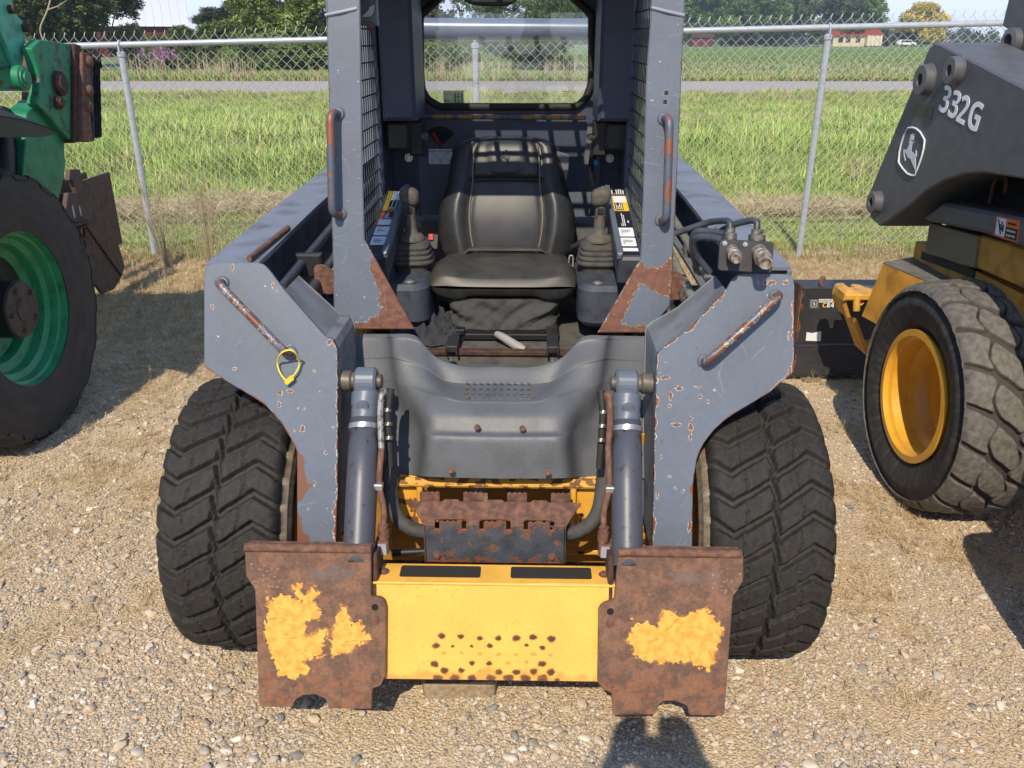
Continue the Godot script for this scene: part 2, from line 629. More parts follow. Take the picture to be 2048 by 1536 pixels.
	M.handle_worn = mat(Color.WHITE, 0.45, 0.15, ntex(0.016, [[0.0, c8(92, 66, 56)], [0.52, c8(112, 78, 64)], [0.56, c8(212, 204, 192)], [0.60, c8(90, 98, 116)], [1.0, c8(100, 108, 126)]], 29, 5), 4.0)
	M.handle_rust = mat(Color.WHITE, 0.45, 0.15, ntex(0.010, [[0.0, c8(128, 78, 54)], [0.42, c8(140, 88, 62)], [0.48, c8(84, 90, 104)], [1.0, c8(98, 106, 122)]], 30, 4), 3.0)
	M.tyre = mat(Color.WHITE, 0.72, 0.0, null, 1.0, bump(0.06, 31, 4), 0.05)
	M.tyre.vertex_color_use_as_albedo = true
	M.tyre.metallic_specular = 0.4
	M.tyre.uv1_scale = Vector3.ONE * 6.0
	M.grit = mat(c8(62, 58, 52), 0.95, 0.0, ntex(0.25, [[0.0, c8(150, 150, 150)], [0.6, c8(210, 205, 200)], [0.8, Color(1, 1, 1)], [1.0, Color(1, 1, 1)]], 32, 3), 6.0, bump(0.25, 33, 2), 0.2)
	M.mud = mat(c8(150, 128, 100), 0.95, 0.0, dust, 6.0, rel, 0.3)
	M.vinyl = mat(c8(52, 53, 56), 0.42, 0.0, dust, 2.0, bump(0.25, 34, 2), 0.02)
	M.vinyl_dusty = mat(c8(66, 65, 64), 0.46, 0.0, ntex(0.010, [[0.0, Color(0.70, 0.70, 0.72)], [0.45, Color(0.9, 0.9, 0.9)], [0.7, Color(1.0, 0.98, 0.92)], [1.0, Color(1, 0.97, 0.88)]], 35, 5), 2.0, bump(0.25, 34, 2), 0.02)
	M.piping = mat(c8(124, 116, 98), 0.8)
	M.cloth = mat(c8(74, 74, 75), 0.95, 0.0, dust, 3.0, bump(0.4, 36, 2), 0.05)
	M.rag = mat(c8(56, 60, 66), 0.95, 0.0, dust, 4.0, bump(0.4, 37, 2), 0.08)
	M.lever_grey = mat(c8(152, 150, 146), 0.6)
	M.floor_steel = mat(c8(98, 95, 90), 0.75, 0.0, dust, 3.0, rel, 0.05)
	M.ledge = mat(Color.WHITE, 0.6, 0.0, ntex(0.012, [[0.0, c8(150, 110, 70)], [0.45, c8(164, 124, 84)], [0.52, c8(80, 88, 100)], [1.0, c8(84, 92, 104)]], 38, 5), 3.0)
	M.red = mat(c8(168, 34, 32), 0.45)
	M.pink = mat(c8(226, 92, 92), 0.5)
	M.blue = mat(c8(50, 110, 180), 0.5)
	M.ink = mat(c8(26, 26, 28), 0.5)
	M.ink_pale = mat(c8(120, 124, 130), 0.6)
	M.green_ink = mat(c8(36, 122, 84), 0.5)
	M.sticker_white = mat(c8(226, 228, 232), 0.45)
	M.sticker_pale = mat(Color(0.84, 0.88, 0.76, 0.72), 0.5)
	M.sticker_pale.transparency = BaseMaterial3D.TRANSPARENCY_ALPHA
	M.sticker_grey = mat(c8(176, 180, 186), 0.5)
	M.sticker_dim = mat(c8(92, 94, 98), 0.4)
	M.sticker_dark = mat(c8(52, 60, 52), 0.35)
	M.sticker_yellow = mat(c8(236, 190, 44), 0.45)
	M.sticker_orange = mat(c8(226, 108, 44), 0.45)
	M.tag_yellow = mat(c8(222, 206, 70), 0.5)
	M.glass = mat(Color(0.85, 0.93, 0.95, 0.06), 0.02)
	M.glass.transparency = BaseMaterial3D.TRANSPARENCY_ALPHA
	M.wood = mat(c8(176, 156, 128), 0.9, 0.0, ntex(0.02, [[0.0, Color(0.7, 0.68, 0.64)], [1.0, Color(1, 1, 1)]], 39, 5), 4.0, rel, 0.2)
	M.green = mat(c8(36, 138, 98), 0.5, 0.0, dust, 1.5)
	M.green_pale = mat(c8(92, 186, 152), 0.5, 0.0, dust, 1.5)
	M.green_worn = mat(Color.WHITE, 0.55, 0.0, gw, 2.0)
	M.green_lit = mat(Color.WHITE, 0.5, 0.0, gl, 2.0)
	M.green_rim = mat(c8(58, 166, 112), 0.4, 0.0, dust, 1.5)
	M.brown = mat(c8(92, 72, 60), 0.75, 0.0, dust, 2.0, rel, 0.1)
	M.skin_cloth = mat(Color.WHITE, 0.8)
	M.skin_cloth.vertex_color_use_as_albedo = true
	M.skin_tone = mat(lin(0.48, 0.30, 0.21), 0.6)
	M.lips = mat(lin(0.40, 0.18, 0.14), 0.6)
	# the setting
	M.ground = mat(Color.WHITE, 0.95, 0.0, ntex(0.05, [[0.0, c8(144, 125, 100)], [0.3, c8(182, 161, 131)], [0.55, c8(203, 182, 151)], [0.8, c8(214, 195, 166)], [1.0, c8(224, 210, 186)]], 50, 6, 1024), 1.6, bump(0.06, 51, 5, 1024), 0.6)
	M.ground.vertex_color_use_as_albedo = true
	M.land = mat(Color.WHITE, 0.95, 0.0, ntex(0.03, [[0.0, Color(0.7, 0.72, 0.66)], [0.6, Color(0.95, 0.95, 0.9)], [1.0, Color(1, 0.97, 0.88)]], 52, 6, 1024), 0.25)
	M.land.vertex_color_use_as_albedo = true
	M.asphalt = mat(c8(172, 164, 158), 0.9, 0.0, ntex(0.02, [[0.0, Color(0.88, 0.88, 0.88)], [1.0, Color(1, 1, 1)]], 53, 5), 0.4)
	M.stone = mat(Color.WHITE, 0.85, 0.0, ntex(0.02, [[0.0, Color(0.82, 0.80, 0.78)], [1.0, Color(1, 1, 1)]], 54, 4), 1.0)
	M.stone.vertex_color_use_as_albedo = true
	M.leaf = mat(Color.WHITE, 0.7)
	M.leaf.vertex_color_use_as_albedo = true
	M.leaf.backlight_enabled = true
	M.leaf.backlight = Color(0.5, 0.5, 0.5)
	M.bark = mat(c8(96, 82, 70), 0.95, 0.0, dust, 2.0)
	M.dead_wood = mat(c8(176, 160, 134), 0.9)
	M.barn_red = mat(c8(110, 44, 44), 0.8, 0.0, dust, 0.5)
	M.barn_roof = mat(c8(196, 202, 214), 0.45, 0.2)
	M.cream = mat(c8(206, 190, 160), 0.8)
	M.tile_red = mat(c8(164, 62, 54), 0.7)
	M.pane_dark = mat(c8(40, 46, 54), 0.15)
	M.white_paint = mat(c8(226, 226, 222), 0.6)
	M.car_blue = mat(c8(36, 48, 70), 0.25)
	M.car_silver = mat(c8(150, 154, 160), 0.3, 0.4)
	M.clump_leaf = leaf_clump(61, 42, 0.10)
	M.clump_needle = leaf_clump(62, 60, 0.13, 1.8, true)

# ---------------------------------------------------------------- the setting
func in_view(x: float, z: float, margin := 0.35) -> bool:
	return z < -1.0 and absf(x) < 0.635 * (-z * 0.923 + 0.634) + margin

func terrain_y(x: float, z: float) -> float:
	var nz: FastNoiseLite = M.hill
	var y := -0.006
	if z < -7.0 and z > -28.6:
		var t := clampf((-7.0 - z) / 2.5, 0.0, 1.0) * clampf((z + 28.6) / 3.0, 0.0, 1.0)
		y -= t * (0.16 + 0.10 * nz.get_noise_2d(x * 0.5, z * 0.5))
	if z < -38.0:
		y -= 0.03 * smoothstep(38.0, 42.0, -z)
	return y

func build_ground() -> void:
	var hill := FastNoiseLite.new()
	hill.seed = 8
	hill.frequency = 0.4
	M.hill = hill
	# gravel yard
	var gx := 110
	var gz := 90
	var yard := func(i: int, j: int) -> Vector3:
		var x := -9.0 + 18.0 * i / gx
		var z := 4.0 - 11.4 * j / gz
		return Vector3(x, 0.006 * hill.get_noise_2d(x * 3.0, z * 3.0) - (0.02 if j == gz or j == 0 or i == 0 or i == gx else 0.0), z)
	var ycol := func(i: int, j: int) -> Color:
		var x := -9.0 + 18.0 * i / gx
		var z := 4.0 - 11.4 * j / gz
		var straw := clampf(smoothstep(-3.2, -5.2, z) * 0.8 + 0.55 * hill.get_noise_2d(x * 4.0, z * 4.0) * smoothstep(-1.4, -2.4, z) * (1.0 if absf(x) > 0.9 else 0.3), 0.0, 1.0)
		return (Color(1.0, 0.97, 0.925) * (1.0 + 0.10 * hill.get_noise_2d(x * 1.1 + 60.0, z * 1.1))).lerp(Color(0.99, 0.90, 0.76), straw)
	structure("yard", sheet(gx, gz, yard, false, Vector2.ONE, ycol, true), M.ground)
	# the land around it out to the horizon
	var xs := [-500.0, -220.0, -100.0, -50.0, -30.0, -20.0]
	for i in 41:
		xs.append(-16.0 + 0.8 * i)
	xs.append_array([20.0, 30.0, 50.0, 100.0, 220.0, 500.0])
	var zs := [40.0, 10.0, 4.2, -3.0]
	for i in 34:
		zs.append(-6.6 - i * 0.7)
	zs.append_array([-31.0, -38.0, -42.0, -50.0, -60.0, -80.0, -110.0, -150.0, -200.0, -260.0, -400.0, -700.0])
	var land := func(i: int, j: int) -> Vector3:
		return Vector3(xs[i], terrain_y(xs[i], zs[j]), zs[j])
	var lcol := func(i: int, j: int) -> Color:
		var z: float = zs[j]
		if z < -46.0:
			return Color(0.19, 0.24, 0.10).lerp(Color(0.17, 0.27, 0.095), smoothstep(60.0, 110.0, -z))
		if z < -27.0:
			return Color(0.20, 0.20, 0.09)
		if z < -6.5:
			return Color(0.22, 0.20, 0.09)
		return Color(0.38, 0.30, 0.2)
	structure("ground", sheet(xs.size() - 1, zs.size() - 1, land, false, Vector2.ONE, lcol, true), M.land)
	var road := func(i: int, j: int) -> Vector3:
		var t := j / 6.0
		return Vector3(-220.0 + 440.0 * i / 40, -0.002 + 0.03 * sin(PI * t), -28.9 - 8.6 * t)
	structure("road", sheet(40, 6, road, false, Vector2.ONE, null, true), M.asphalt)

func pebble(seed_: int) -> ArrayMesh:
	var r := FastNoiseLite.new()
	r.seed = seed_
	r.frequency = 0.9
	var fn := func(i: int, j: int) -> Vector3:
		var a := TAU * i / 7
		var b := PI * j / 4.0 - PI / 2
		var d := Vector3(cos(b) * cos(a), sin(b), cos(b) * sin(a))
		return d * Vector3(1.0, 0.5, 0.78) * (1.0 + 0.95 * r.get_noise_3dv(d * 1.5))
	return sheet(7, 4, fn, true, Vector2.ONE, null, true)

func build_gravel() -> void:
	var tones := [Color(0.58, 0.49, 0.375), Color(0.51, 0.43, 0.325), Color(0.64, 0.575, 0.475), Color(0.47, 0.41, 0.335), Color(0.41, 0.365, 0.30), Color(0.73, 0.68, 0.59), Color(0.46, 0.345, 0.25), Color(0.25, 0.24, 0.225), Color(0.58, 0.46, 0.33)]
	var pick := [0, 0, 0, 1, 1, 1, 2, 2, 3, 3, 4, 5, 6, 7, 8, 8]
	for k in 6:
		var places := []
		var cols := []
		var n := 0
		while n < 50000:
			var z := -1.15 - 5.3 * pow(rng.randf(), 1.7)
			var x := rng.randf_range(-1.0, 1.0) * (0.635 * (-z * 0.923 + 0.634) + 0.3)
			n += 1
			if z < -3.3 and rng.randf() < smoothstep(3.3, 5.4, -z) * 0.85:
				continue
			var nz: float = M.hill.get_noise_2d(x * 4.0, z * 4.0)
			if nz > 0.12 and rng.randf() < 0.75:
				continue
			var r := 0.0022 + 0.0046 * pow(rng.randf(), 2.0)
			var big := rng.randf()
			if big > 0.992:
				r = rng.randf_range(0.010, 0.020)
			elif big > 0.95:
				r = rng.randf_range(0.006, 0.011)
			var b := Basis.from_euler(Vector3(rng.randf_range(-0.5, 0.5), rng.randf() * TAU, rng.randf_range(-0.5, 0.5))).scaled(Vector3(r, r * rng.randf_range(0.7, 1.15), r))
			places.append(Transform3D(b, Vector3(x, 0.006 * M.hill.get_noise_2d(x * 3.0, z * 3.0) + r * 0.18, z)))
			var c: Color = tones[pick[rng.randi() % pick.size()]]
			c = c * rng.randf_range(0.9, 1.3)
			c.a = 1.0
			cols.append(c)
		mass(self, "gravel", pebble(40 + k), M.stone, places, cols)

# a tuft: count blades of unit height bending outward
func tuft(seed_: int, count: int, spread: float, width: float, bend_: float) -> ArrayMesh:
	var r := RandomNumberGenerator.new()
	r.seed = seed_
	var s := nb()
	s.set_smooth_group(-1)
	for i in count:
		var a := r.randf() * TAU
		var p := Vector3(cos(a), 0, sin(a)) * spread * sqrt(r.randf())
		var d := Vector3.RIGHT.rotated(Vector3.UP, r.randf() * TAU)
		var w := d.cross(Vector3.UP) * width * r.randf_range(0.6, 1.2)
		var h := r.randf_range(0.55, 1.0)
		var b := r.randf_range(0.2, 1.0) * bend_
		var m := p + Vector3(0, h * 0.6, 0) + d * b * 0.3
		var t := p + Vector3(0, h * (1.0 - 0.25 * b), 0) + d * b
		quad(s, p - w, p + w, m + w * 0.7, m - w * 0.7)
		tri(s, m - w * 0.7, m + w * 0.7, t)
	s.generate_normals()
	return s.commit()

func build_grass() -> void:
	var greens := [Color(0.31, 0.45, 0.085), Color(0.43, 0.53, 0.13), Color(0.24, 0.38, 0.075), Color(0.52, 0.55, 0.18), Color(0.36, 0.48, 0.10)]
	var straws := [Color(0.52, 0.42, 0.24), Color(0.44, 0.34, 0.19), Color(0.58, 0.50, 0.31), Color(0.36, 0.27, 0.15)]
	var nz: FastNoiseLite = M.hill
	# tall grass between fence and road
	for k in 3:
		var places := []
		var cols := []
		for i in 13000:
			var z := -8.4 - 20.2 * pow(rng.randf(), 1.25)
			var x := rng.randf_range(-1.0, 1.0) * (0.64 * (-z * 0.923 + 0.634) + 1.0)
			var d := nz.get_noise_2d(x * 0.9, z * 0.9)
			var tall := smoothstep(-9.0, -12.0, z)
			var h := lerpf(0.09, 0.44, tall) * rng.randf_range(0.7, 1.3) * (1.0 + 0.5 * d)
			h *= lerpf(1.0, 0.5, smoothstep(-15.0, -24.0, z))
			var g: float = h * rng.randf_range(0.8, 1.2) * (1.0 if z > -14.0 else 1.4)
			places.append(Transform3D(Basis(Vector3.UP, rng.randf() * TAU).scaled(Vector3(g, h, g)), Vector3(x, terrain_y(x, z) - 0.01, z)))
			var c: Color = greens[rng.randi() % 5]
			var dry := 0.07 + 0.45 * maxf(0.0, nz.get_noise_2d(x * 1.7 + 40.0, z * 1.7)) + 0.35 * smoothstep(-22.0, -27.0, z) + 0.45 * (1.0 - smoothstep(-9.0, -10.2, z))
			if rng.randf() < dry:
				c = c.lerp(straws[rng.randi() % 4], rng.randf_range(0.3, 1.0))
			c = c * (rng.randf_range(0.85, 1.12) + 0.3 * d)
			c.a = 1.0
			cols.append(c)
		mass(self, "tall_grass", tuft(70 + k, 16, 0.45, 0.022, 0.55), M.leaf, places, cols)
	# short verge at the fence
	for k in 2:
		var places := []
		var cols := []
		for i in 9000:
			var z := -6.55 - 2.6 * pow(rng.randf(), 1.1)
			var x := rng.randf_range(-1.0, 1.0) * (0.64 * (-z * 0.923 + 0.634) + 0.6)
			var h := rng.randf_range(0.04, 0.10)
			places.append(Transform3D(Basis(Vector3.UP, rng.randf() * TAU).scaled(Vector3(0.09, h, 0.09)), Vector3(x, terrain_y(x, z), z)))
			var c: Color = greens[rng.randi() % 5]
			if rng.randf() < 0.25 + 0.5 * maxf(0.0, nz.get_noise_2d(x * 2.0, z * 2.0)) + 0.5 * smoothstep(-7.1, -6.6, z):
				c = straws[rng.randi() % 4]
			cols.append(Color(c.r, c.g, c.b) * rng.randf_range(0.8, 1.1))
			cols[-1].a = 1.0
		mass(self, "verge_grass", tuft(80 + k, 18, 0.7, 0.03, 0.6), M.leaf, places, cols)
	# cut hay lying in swathes
	var hay := tuft(90, 26, 0.8, 0.02, 1.0)
	var hp := []
	var hc := []
	for sw in [[-9.3, -2.6, 0.9, 0.35], [-9.0, 2.6, 1.3, 0.4], [-8.9, -0.4, 1.0, 0.3], [-13.5, -1.9, 1.2, 0.4], [-13.2, -0.2, 0.9, 0.3], [-9.1, 4.2, 1.3, 0.4], [-16.0, 1.6, 1.6, 0.4], [-15.0, -6.0, 1.6, 0.5], [-8.7, -4.3, 1.1, 0.4], [-19.0, 5.5, 2.0, 0.5]]:
		for i in 360:
			var x: float = sw[1] + rng.randfn(0.0, sw[2] * 0.6)
			var z: float = sw[0] + rng.randfn(0.0, sw[3] * 0.55)
			var h := rng.randf_range(0.04, 0.14)
			var b := Basis.from_euler(Vector3(rng.randf_range(-1.2, 1.2), rng.randf() * TAU, rng.randf_range(-1.2, 1.2))).scaled(Vector3(0.16, h, 0.16))
			hp.append(Transform3D(b, Vector3(x, terrain_y(x, z) + rng.randf_range(0.0, 0.12) + (0.14 if z < -12.0 else 0.04), z)))
			var c: Color = straws[rng.randi() % 3] * rng.randf_range(0.85, 1.2)
			c.a = 1.0
			hc.append(c)
	mass(self, "cut_hay", hay, M.leaf, hp, hc)
	# dry straw on the yard
	var sp := []
	var sc := []
	for i in 70000:
		var z := -1.6 - 5.2 * pow(rng.randf(), 0.6)
		var x := rng.randf_range(-1.0, 1.0) * (0.635 * (-z * 0.923 + 0.634) + 0.3)
		var n := nz.get_noise_2d(x * 4.0, z * 4.0)
		var keep := smoothstep(-3.2, -5.2, z) + (0.9 * smoothstep(0.0, 0.35, n) if absf(x) > 0.85 else 0.06) + (0.25 if x < -1.0 and z < -2.4 else 0.0)
		if rng.randf() > keep:
			continue
		var h := rng.randf_range(0.010, 0.028) * (1.5 if z < -4.6 else 1.0)
		if absf(x) > 1.0 and rng.randf() < 0.03:
			h *= rng.randf_range(2.0, 4.0)
		var w := rng.randf_range(0.02, 0.045)
		sp.append(Transform3D(Basis.from_euler(Vector3(rng.randf_range(-0.7, 0.7), rng.randf() * TAU, rng.randf_range(-0.7, 0.7))).scaled(Vector3(w, h, w)), Vector3(x, 0.002, z)))
		var c: Color = straws[rng.randi() % 4] * rng.randf_range(0.95, 1.35)
		c = c.lerp(Color(0.42, 0.29, 0.17), 0.3 * rng.randf())
		c.a = 1.0
		sc.append(c)
	mass(self, "dry_straw", tuft(95, 14, 0.9, 0.035, 1.0), M.leaf, sp, sc)
	# reeds and green verge beyond the road, crop rows in the field
	var rp := []
	var rc := []
	for i in 9000:
		var z := -38.0 - 6.0 * pow(rng.randf(), 1.3)
		var x := rng.randf_range(-30.0, 32.0)
		var h := rng.randf_range(0.15, 0.42) * (1.0 + 0.5 * nz.get_noise_2d(x * 0.4, z * 0.4))
		if x > 8.0:
			h *= 0.75
		rp.append(Transform3D(Basis(Vector3.UP, rng.randf() * TAU).scaled(Vector3(0.7, h, 0.7)), Vector3(x, terrain_y(x, z), z)))
		var c: Color = greens[rng.randi() % 5] * 0.85
		if rng.randf() < 0.25 + 0.5 * maxf(0.0, nz.get_noise_2d(x * 0.7, 3.0)):
			c = straws[rng.randi() % 4]
		c.a = 1.0
		rc.append(c)
	mass(self, "roadside_grass", tuft(97, 14, 0.5, 0.03, 0.35), M.leaf, rp, rc)
	rp = []
	rc = []
	for i in 380:
		var x := rng.randf_range(-20.0, 4.0)
		if nz.get_noise_2d(x * 0.9, 77.0) < -0.1:
			continue
		var z := rng.randf_range(-38.3, -41.0)
		rp.append(Transform3D(Basis.from_euler(Vector3(rng.randf_range(-0.12, 0.12), rng.randf() * TAU, rng.randf_range(-0.12, 0.12))).scaled(Vector3(0.35, rng.randf_range(0.7, 1.7), 0.35)), Vector3(x, terrain_y(x, z), z)))
		var c: Color = straws[rng.randi() % 3]
		rc.append(c)
	mass(self, "dead_reeds", tuft(98, 4, 0.5, 0.03, 0.12), M.leaf, rp, rc)
	rp = []
	rc = []
	for row in 60:
		var z0 := -46.0 - row * 1.25 - row * row * 0.01
		for i in 260:
			var x := -12.0 + i * 0.42 + rng.randfn(0.0, 0.12)
			var z := z0 + x * 0.10 + rng.randfn(0.0, 0.1)
			if absf(x) > 0.65 * -z + 2.0:
				continue
			rp.append(Transform3D(Basis(Vector3.UP, rng.randf() * TAU).scaled(Vector3(0.7, rng.randf_range(0.18, 0.34), 0.7)), Vector3(x, terrain_y(x, z), z)))
			var c := Color(0.21, 0.31, 0.10).lerp(Color(0.50, 0.45, 0.28), rng.randf() * clampf(1.0 - (row - 6.0) / 16.0, 0.12, 0.85))
			c.a = 1.0
			rc.append(c)
	mass(self, "field_crop", tuft(99, 9, 0.5, 0.05, 0.4), M.leaf, rp, rc)

func build_fence() -> void:
	var f := thing("chain_link_fence", "galvanised chain link fence with tubular top rail before the grass bank", "fence", Vector3(0, 0, -6.62))
	var posts := [-8.14, -5.52, -2.9014, -0.273, 2.33, 4.95, 7.57]
	var rail := func(x: float) -> float: return 1.612 + (x + 2.9) * 0.0226
	for x in posts:
		var s := nb()
		tube(s, [Vector3(x, -0.25, 0), Vector3(x, rail.call(x) - 0.055, 0)], 0.024, 14)
		var p := put(f, "post", s, M.galv)
		s = nb()
		lathe(s, [[0.0275, 0.0], [0.030, 0.003], [0.030, 0.028], [0.025, 0.036], [0.012, 0.042], [0.0, 0.042]], 16, Transform3D(Basis(), Vector3(x, rail.call(x) - 0.085, 0)))
		var band := PackedVector3Array()
		for i in 13:
			var a := PI * i / 12.0
			band.append(Vector3(x, rail.call(x) + 0.026 * sin(a), 0.026 * cos(a)))
		band.append(Vector3(x, rail.call(x) - 0.05, -0.026))
		tube(s, [Vector3(x, rail.call(x) - 0.06, 0.028)] + Array(band), 0.009, 6)
		put(p, "rail_cap", s, M.galv)
		for h in [0.3, 0.68, 1.02, 1.35]:
			s = nb()
			lathe(s, [[0.0245, 0.0], [0.0262, 0.0], [0.0262, 0.005], [0.0245, 0.005]], 14, Transform3D(Basis(Vector3.RIGHT, 0.15), Vector3(x, h, 0)))
			put(p, "wire_tie", s, M.galv)
	var s := nb()
	tube(s, [Vector3(-10, rail.call(-10.0), 0), Vector3(0, rail.call(0.0), 0), Vector3(9.5, rail.call(9.5), 0)], 0.0215, 14)
	put(f, "top_rail", s, M.galv)
	# the woven wires, one zigzag beside the next
	var pitch := 0.0372
	var step := 0.0365
	var m := nb()
	m.set_smooth_group(-1)
	var nw := int(17.0 / pitch)
	for i in nw:
		var x0 := -8.4 + i * pitch
		var top: float = rail.call(x0) + 0.055
		var n := int((top - 0.12) / step)
		var last := Vector3.ZERO
		for j in n + 1:
			var sag = 0.006 * M.hill.get_noise_2d(x0 * 1.2, j * 0.12)
			var side := 1.0 if ((i + j) % 2 == 0) else -1.0
			var p := Vector3(x0 + side * (pitch * 0.5 + 0.0015) + sag, top - j * step, -0.028 + side * 0.0022)
			if j == 0:
				p += Vector3(0.008, 0.01, 0.0)
			if j > 0:
				var d := (p - last).normalized()
				var a := d.cross(Vector3.BACK).normalized() * 0.0017
				var b := d.cross(a).normalized() * 0.0017
				var q := [a, b, -a, -b]
				for e in 4:
					quad(m, last + q[e], last + q[(e + 1) % 4], p + q[(e + 1) % 4], p + q[e])
			else:
				var t := p + Vector3(0.012, 0.028, 0.0)
				quad(m, p - Vector3(0.002, 0, 0), p + Vector3(0.002, 0, 0), t + Vector3(0.002, 0, 0), t - Vector3(0.002, 0, 0))
			last = p
	put(f, "woven_wire", m, M.wire).set_meta("kind", "stuff")

func leaf_clump(seed_: int, count: int, size: float, long := 1.6, narrow := false) -> ArrayMesh:
	var r := RandomNumberGenerator.new()
	r.seed = seed_
	var s := nb()
	s.set_smooth_group(-1)
	for i in count:
		var p := Vector3(r.randfn(), r.randfn(), r.randfn()).normalized() * pow(r.randf(), 0.5) * 0.5
		var b := Basis.from_euler(Vector3(r.randf() * TAU, r.randf() * TAU, r.randf() * TAU))
		var u := b.x * size * r.randf_range(0.6, 1.2) * (0.3 if narrow else 1.0)
		var v := b.y * size * long * r.randf_range(0.6, 1.2)
		tri(s, p - v, p + u, p + v)
		tri(s, p - v, p + v, p - u)
	s.generate_normals()
	return s.commit()

func grow(called: String, label: String, category: String, at: Vector3, h: float, w: float, tone: Color, style: String, seed_: int, clumps: int, size: float, group := "") -> Node3D:
	var t := thing(called, label, category, at, 0.0, group)
	var r := RandomNumberGenerator.new()
	r.seed = seed_
	var s := nb()
	var lobes := []
	var trunk_top := h * 0.55
	if style == "round":
		for i in 11:
			var a := r.randf() * TAU
			var d := sqrt(r.randf()) * 0.34 * w
			var y := h * r.randf_range(0.24, 0.86)
			var k := 1.0 - 0.5 * absf(y / h - 0.5)
			lobes.append([Vector3(cos(a) * d * k, y, sin(a) * d * k), Vector3(w * r.randf_range(0.22, 0.32), h * r.randf_range(0.13, 0.2), w * r.randf_range(0.2, 0.3))])
	elif style == "low":
		for i in 12:
			var a := r.randf() * TAU
			var d := sqrt(r.randf()) * 0.38 * w
			lobes.append([Vector3(cos(a) * d, h * r.randf_range(0.15, 0.72), sin(a) * d * 0.6), Vector3(w * r.randf_range(0.12, 0.24), h * r.randf_range(0.16, 0.28), w * r.randf_range(0.12, 0.22))])
	elif style == "cone":
		trunk_top = h * 0.95
		for i in 14:
			var y := h * (0.06 + 0.9 * i / 14.0)
			var k := (1.0 - y / h) * 0.9 + 0.08
			var a := r.randf() * TAU
			lobes.append([Vector3(cos(a) * w * 0.16 * k, y, sin(a) * w * 0.16 * k), Vector3(w * 0.42 * k, h * 0.075, w * 0.42 * k)])
	elif style == "pine":
		trunk_top = h * 0.97
		for i in 46:
			var y := h * r.randf_range(0.16, 1.0)
			var a := r.randf() * TAU
			var d := w * 0.5 * r.randf_range(0.25, 1.0) * (1.15 - 0.55 * y / h)
			lobes.append([Vector3(cos(a) * d, y, sin(a) * d), Vector3(w * r.randf_range(0.07, 0.14), h * r.randf_range(0.018, 0.035), w * r.randf_range(0.07, 0.14))])
	# trunk and limbs
	var tw := h * 0.022
	tube(s, [Vector3(0, -0.1, 0), Vector3(w * 0.01, trunk_top * 0.5, 0), Vector3(-w * 0.01, trunk_top, 0)], [tw, tw * 0.75, tw * 0.35], 7)
	for l in lobes:
		var c: Vector3 = l[0]
		if style == "cone":
			continue
		var y0 := minf(c.y * 0.8, trunk_top)
		if style == "low":
			y0 = 0.0
		tube(s, [Vector3(0, y0, 0), Vector3(c.x * 0.55, lerpf(y0, c.y, 0.45), c.z * 0.55), c], [tw * 0.35, tw * 0.22, tw * 0.08], 5, Transform3D(), false)
	put(t, "trunk", s, M.bark)
	var places := []
	var cols := []
	for i in clumps:
		var l: Array = lobes[r.randi() % lobes.size()]
		var d := Vector3(r.randfn(), r.randfn(), r.randfn()).normalized() * pow(r.randf(), 0.42)
		var p: Vector3 = l[0] + d * l[1] * r.randf_range(0.85, 1.12)
		if p.y < 0.04 * h:
			p.y = 0.04 * h
		var k := size * r.randf_range(0.6, 1.35)
		places.append(Transform3D(Basis.from_euler(Vector3(r.randf() * TAU, r.randf() * TAU, 0)).scaled(Vector3(k, k * (0.6 if style == "pine" else 0.85), k)), p))
		var c := tone * r.randf_range(0.72, 1.28)
		c = c.lerp(Color(c.r * 1.35, c.g * 1.2, c.b * 0.9), r.randf() * 0.5)
		c.a = 1.0
		cols.append(c)
	mass(t, "crown", M["clump_needle"] if style in ["pine"] else M["clump_leaf"], M.leaf, places, cols)
	return t

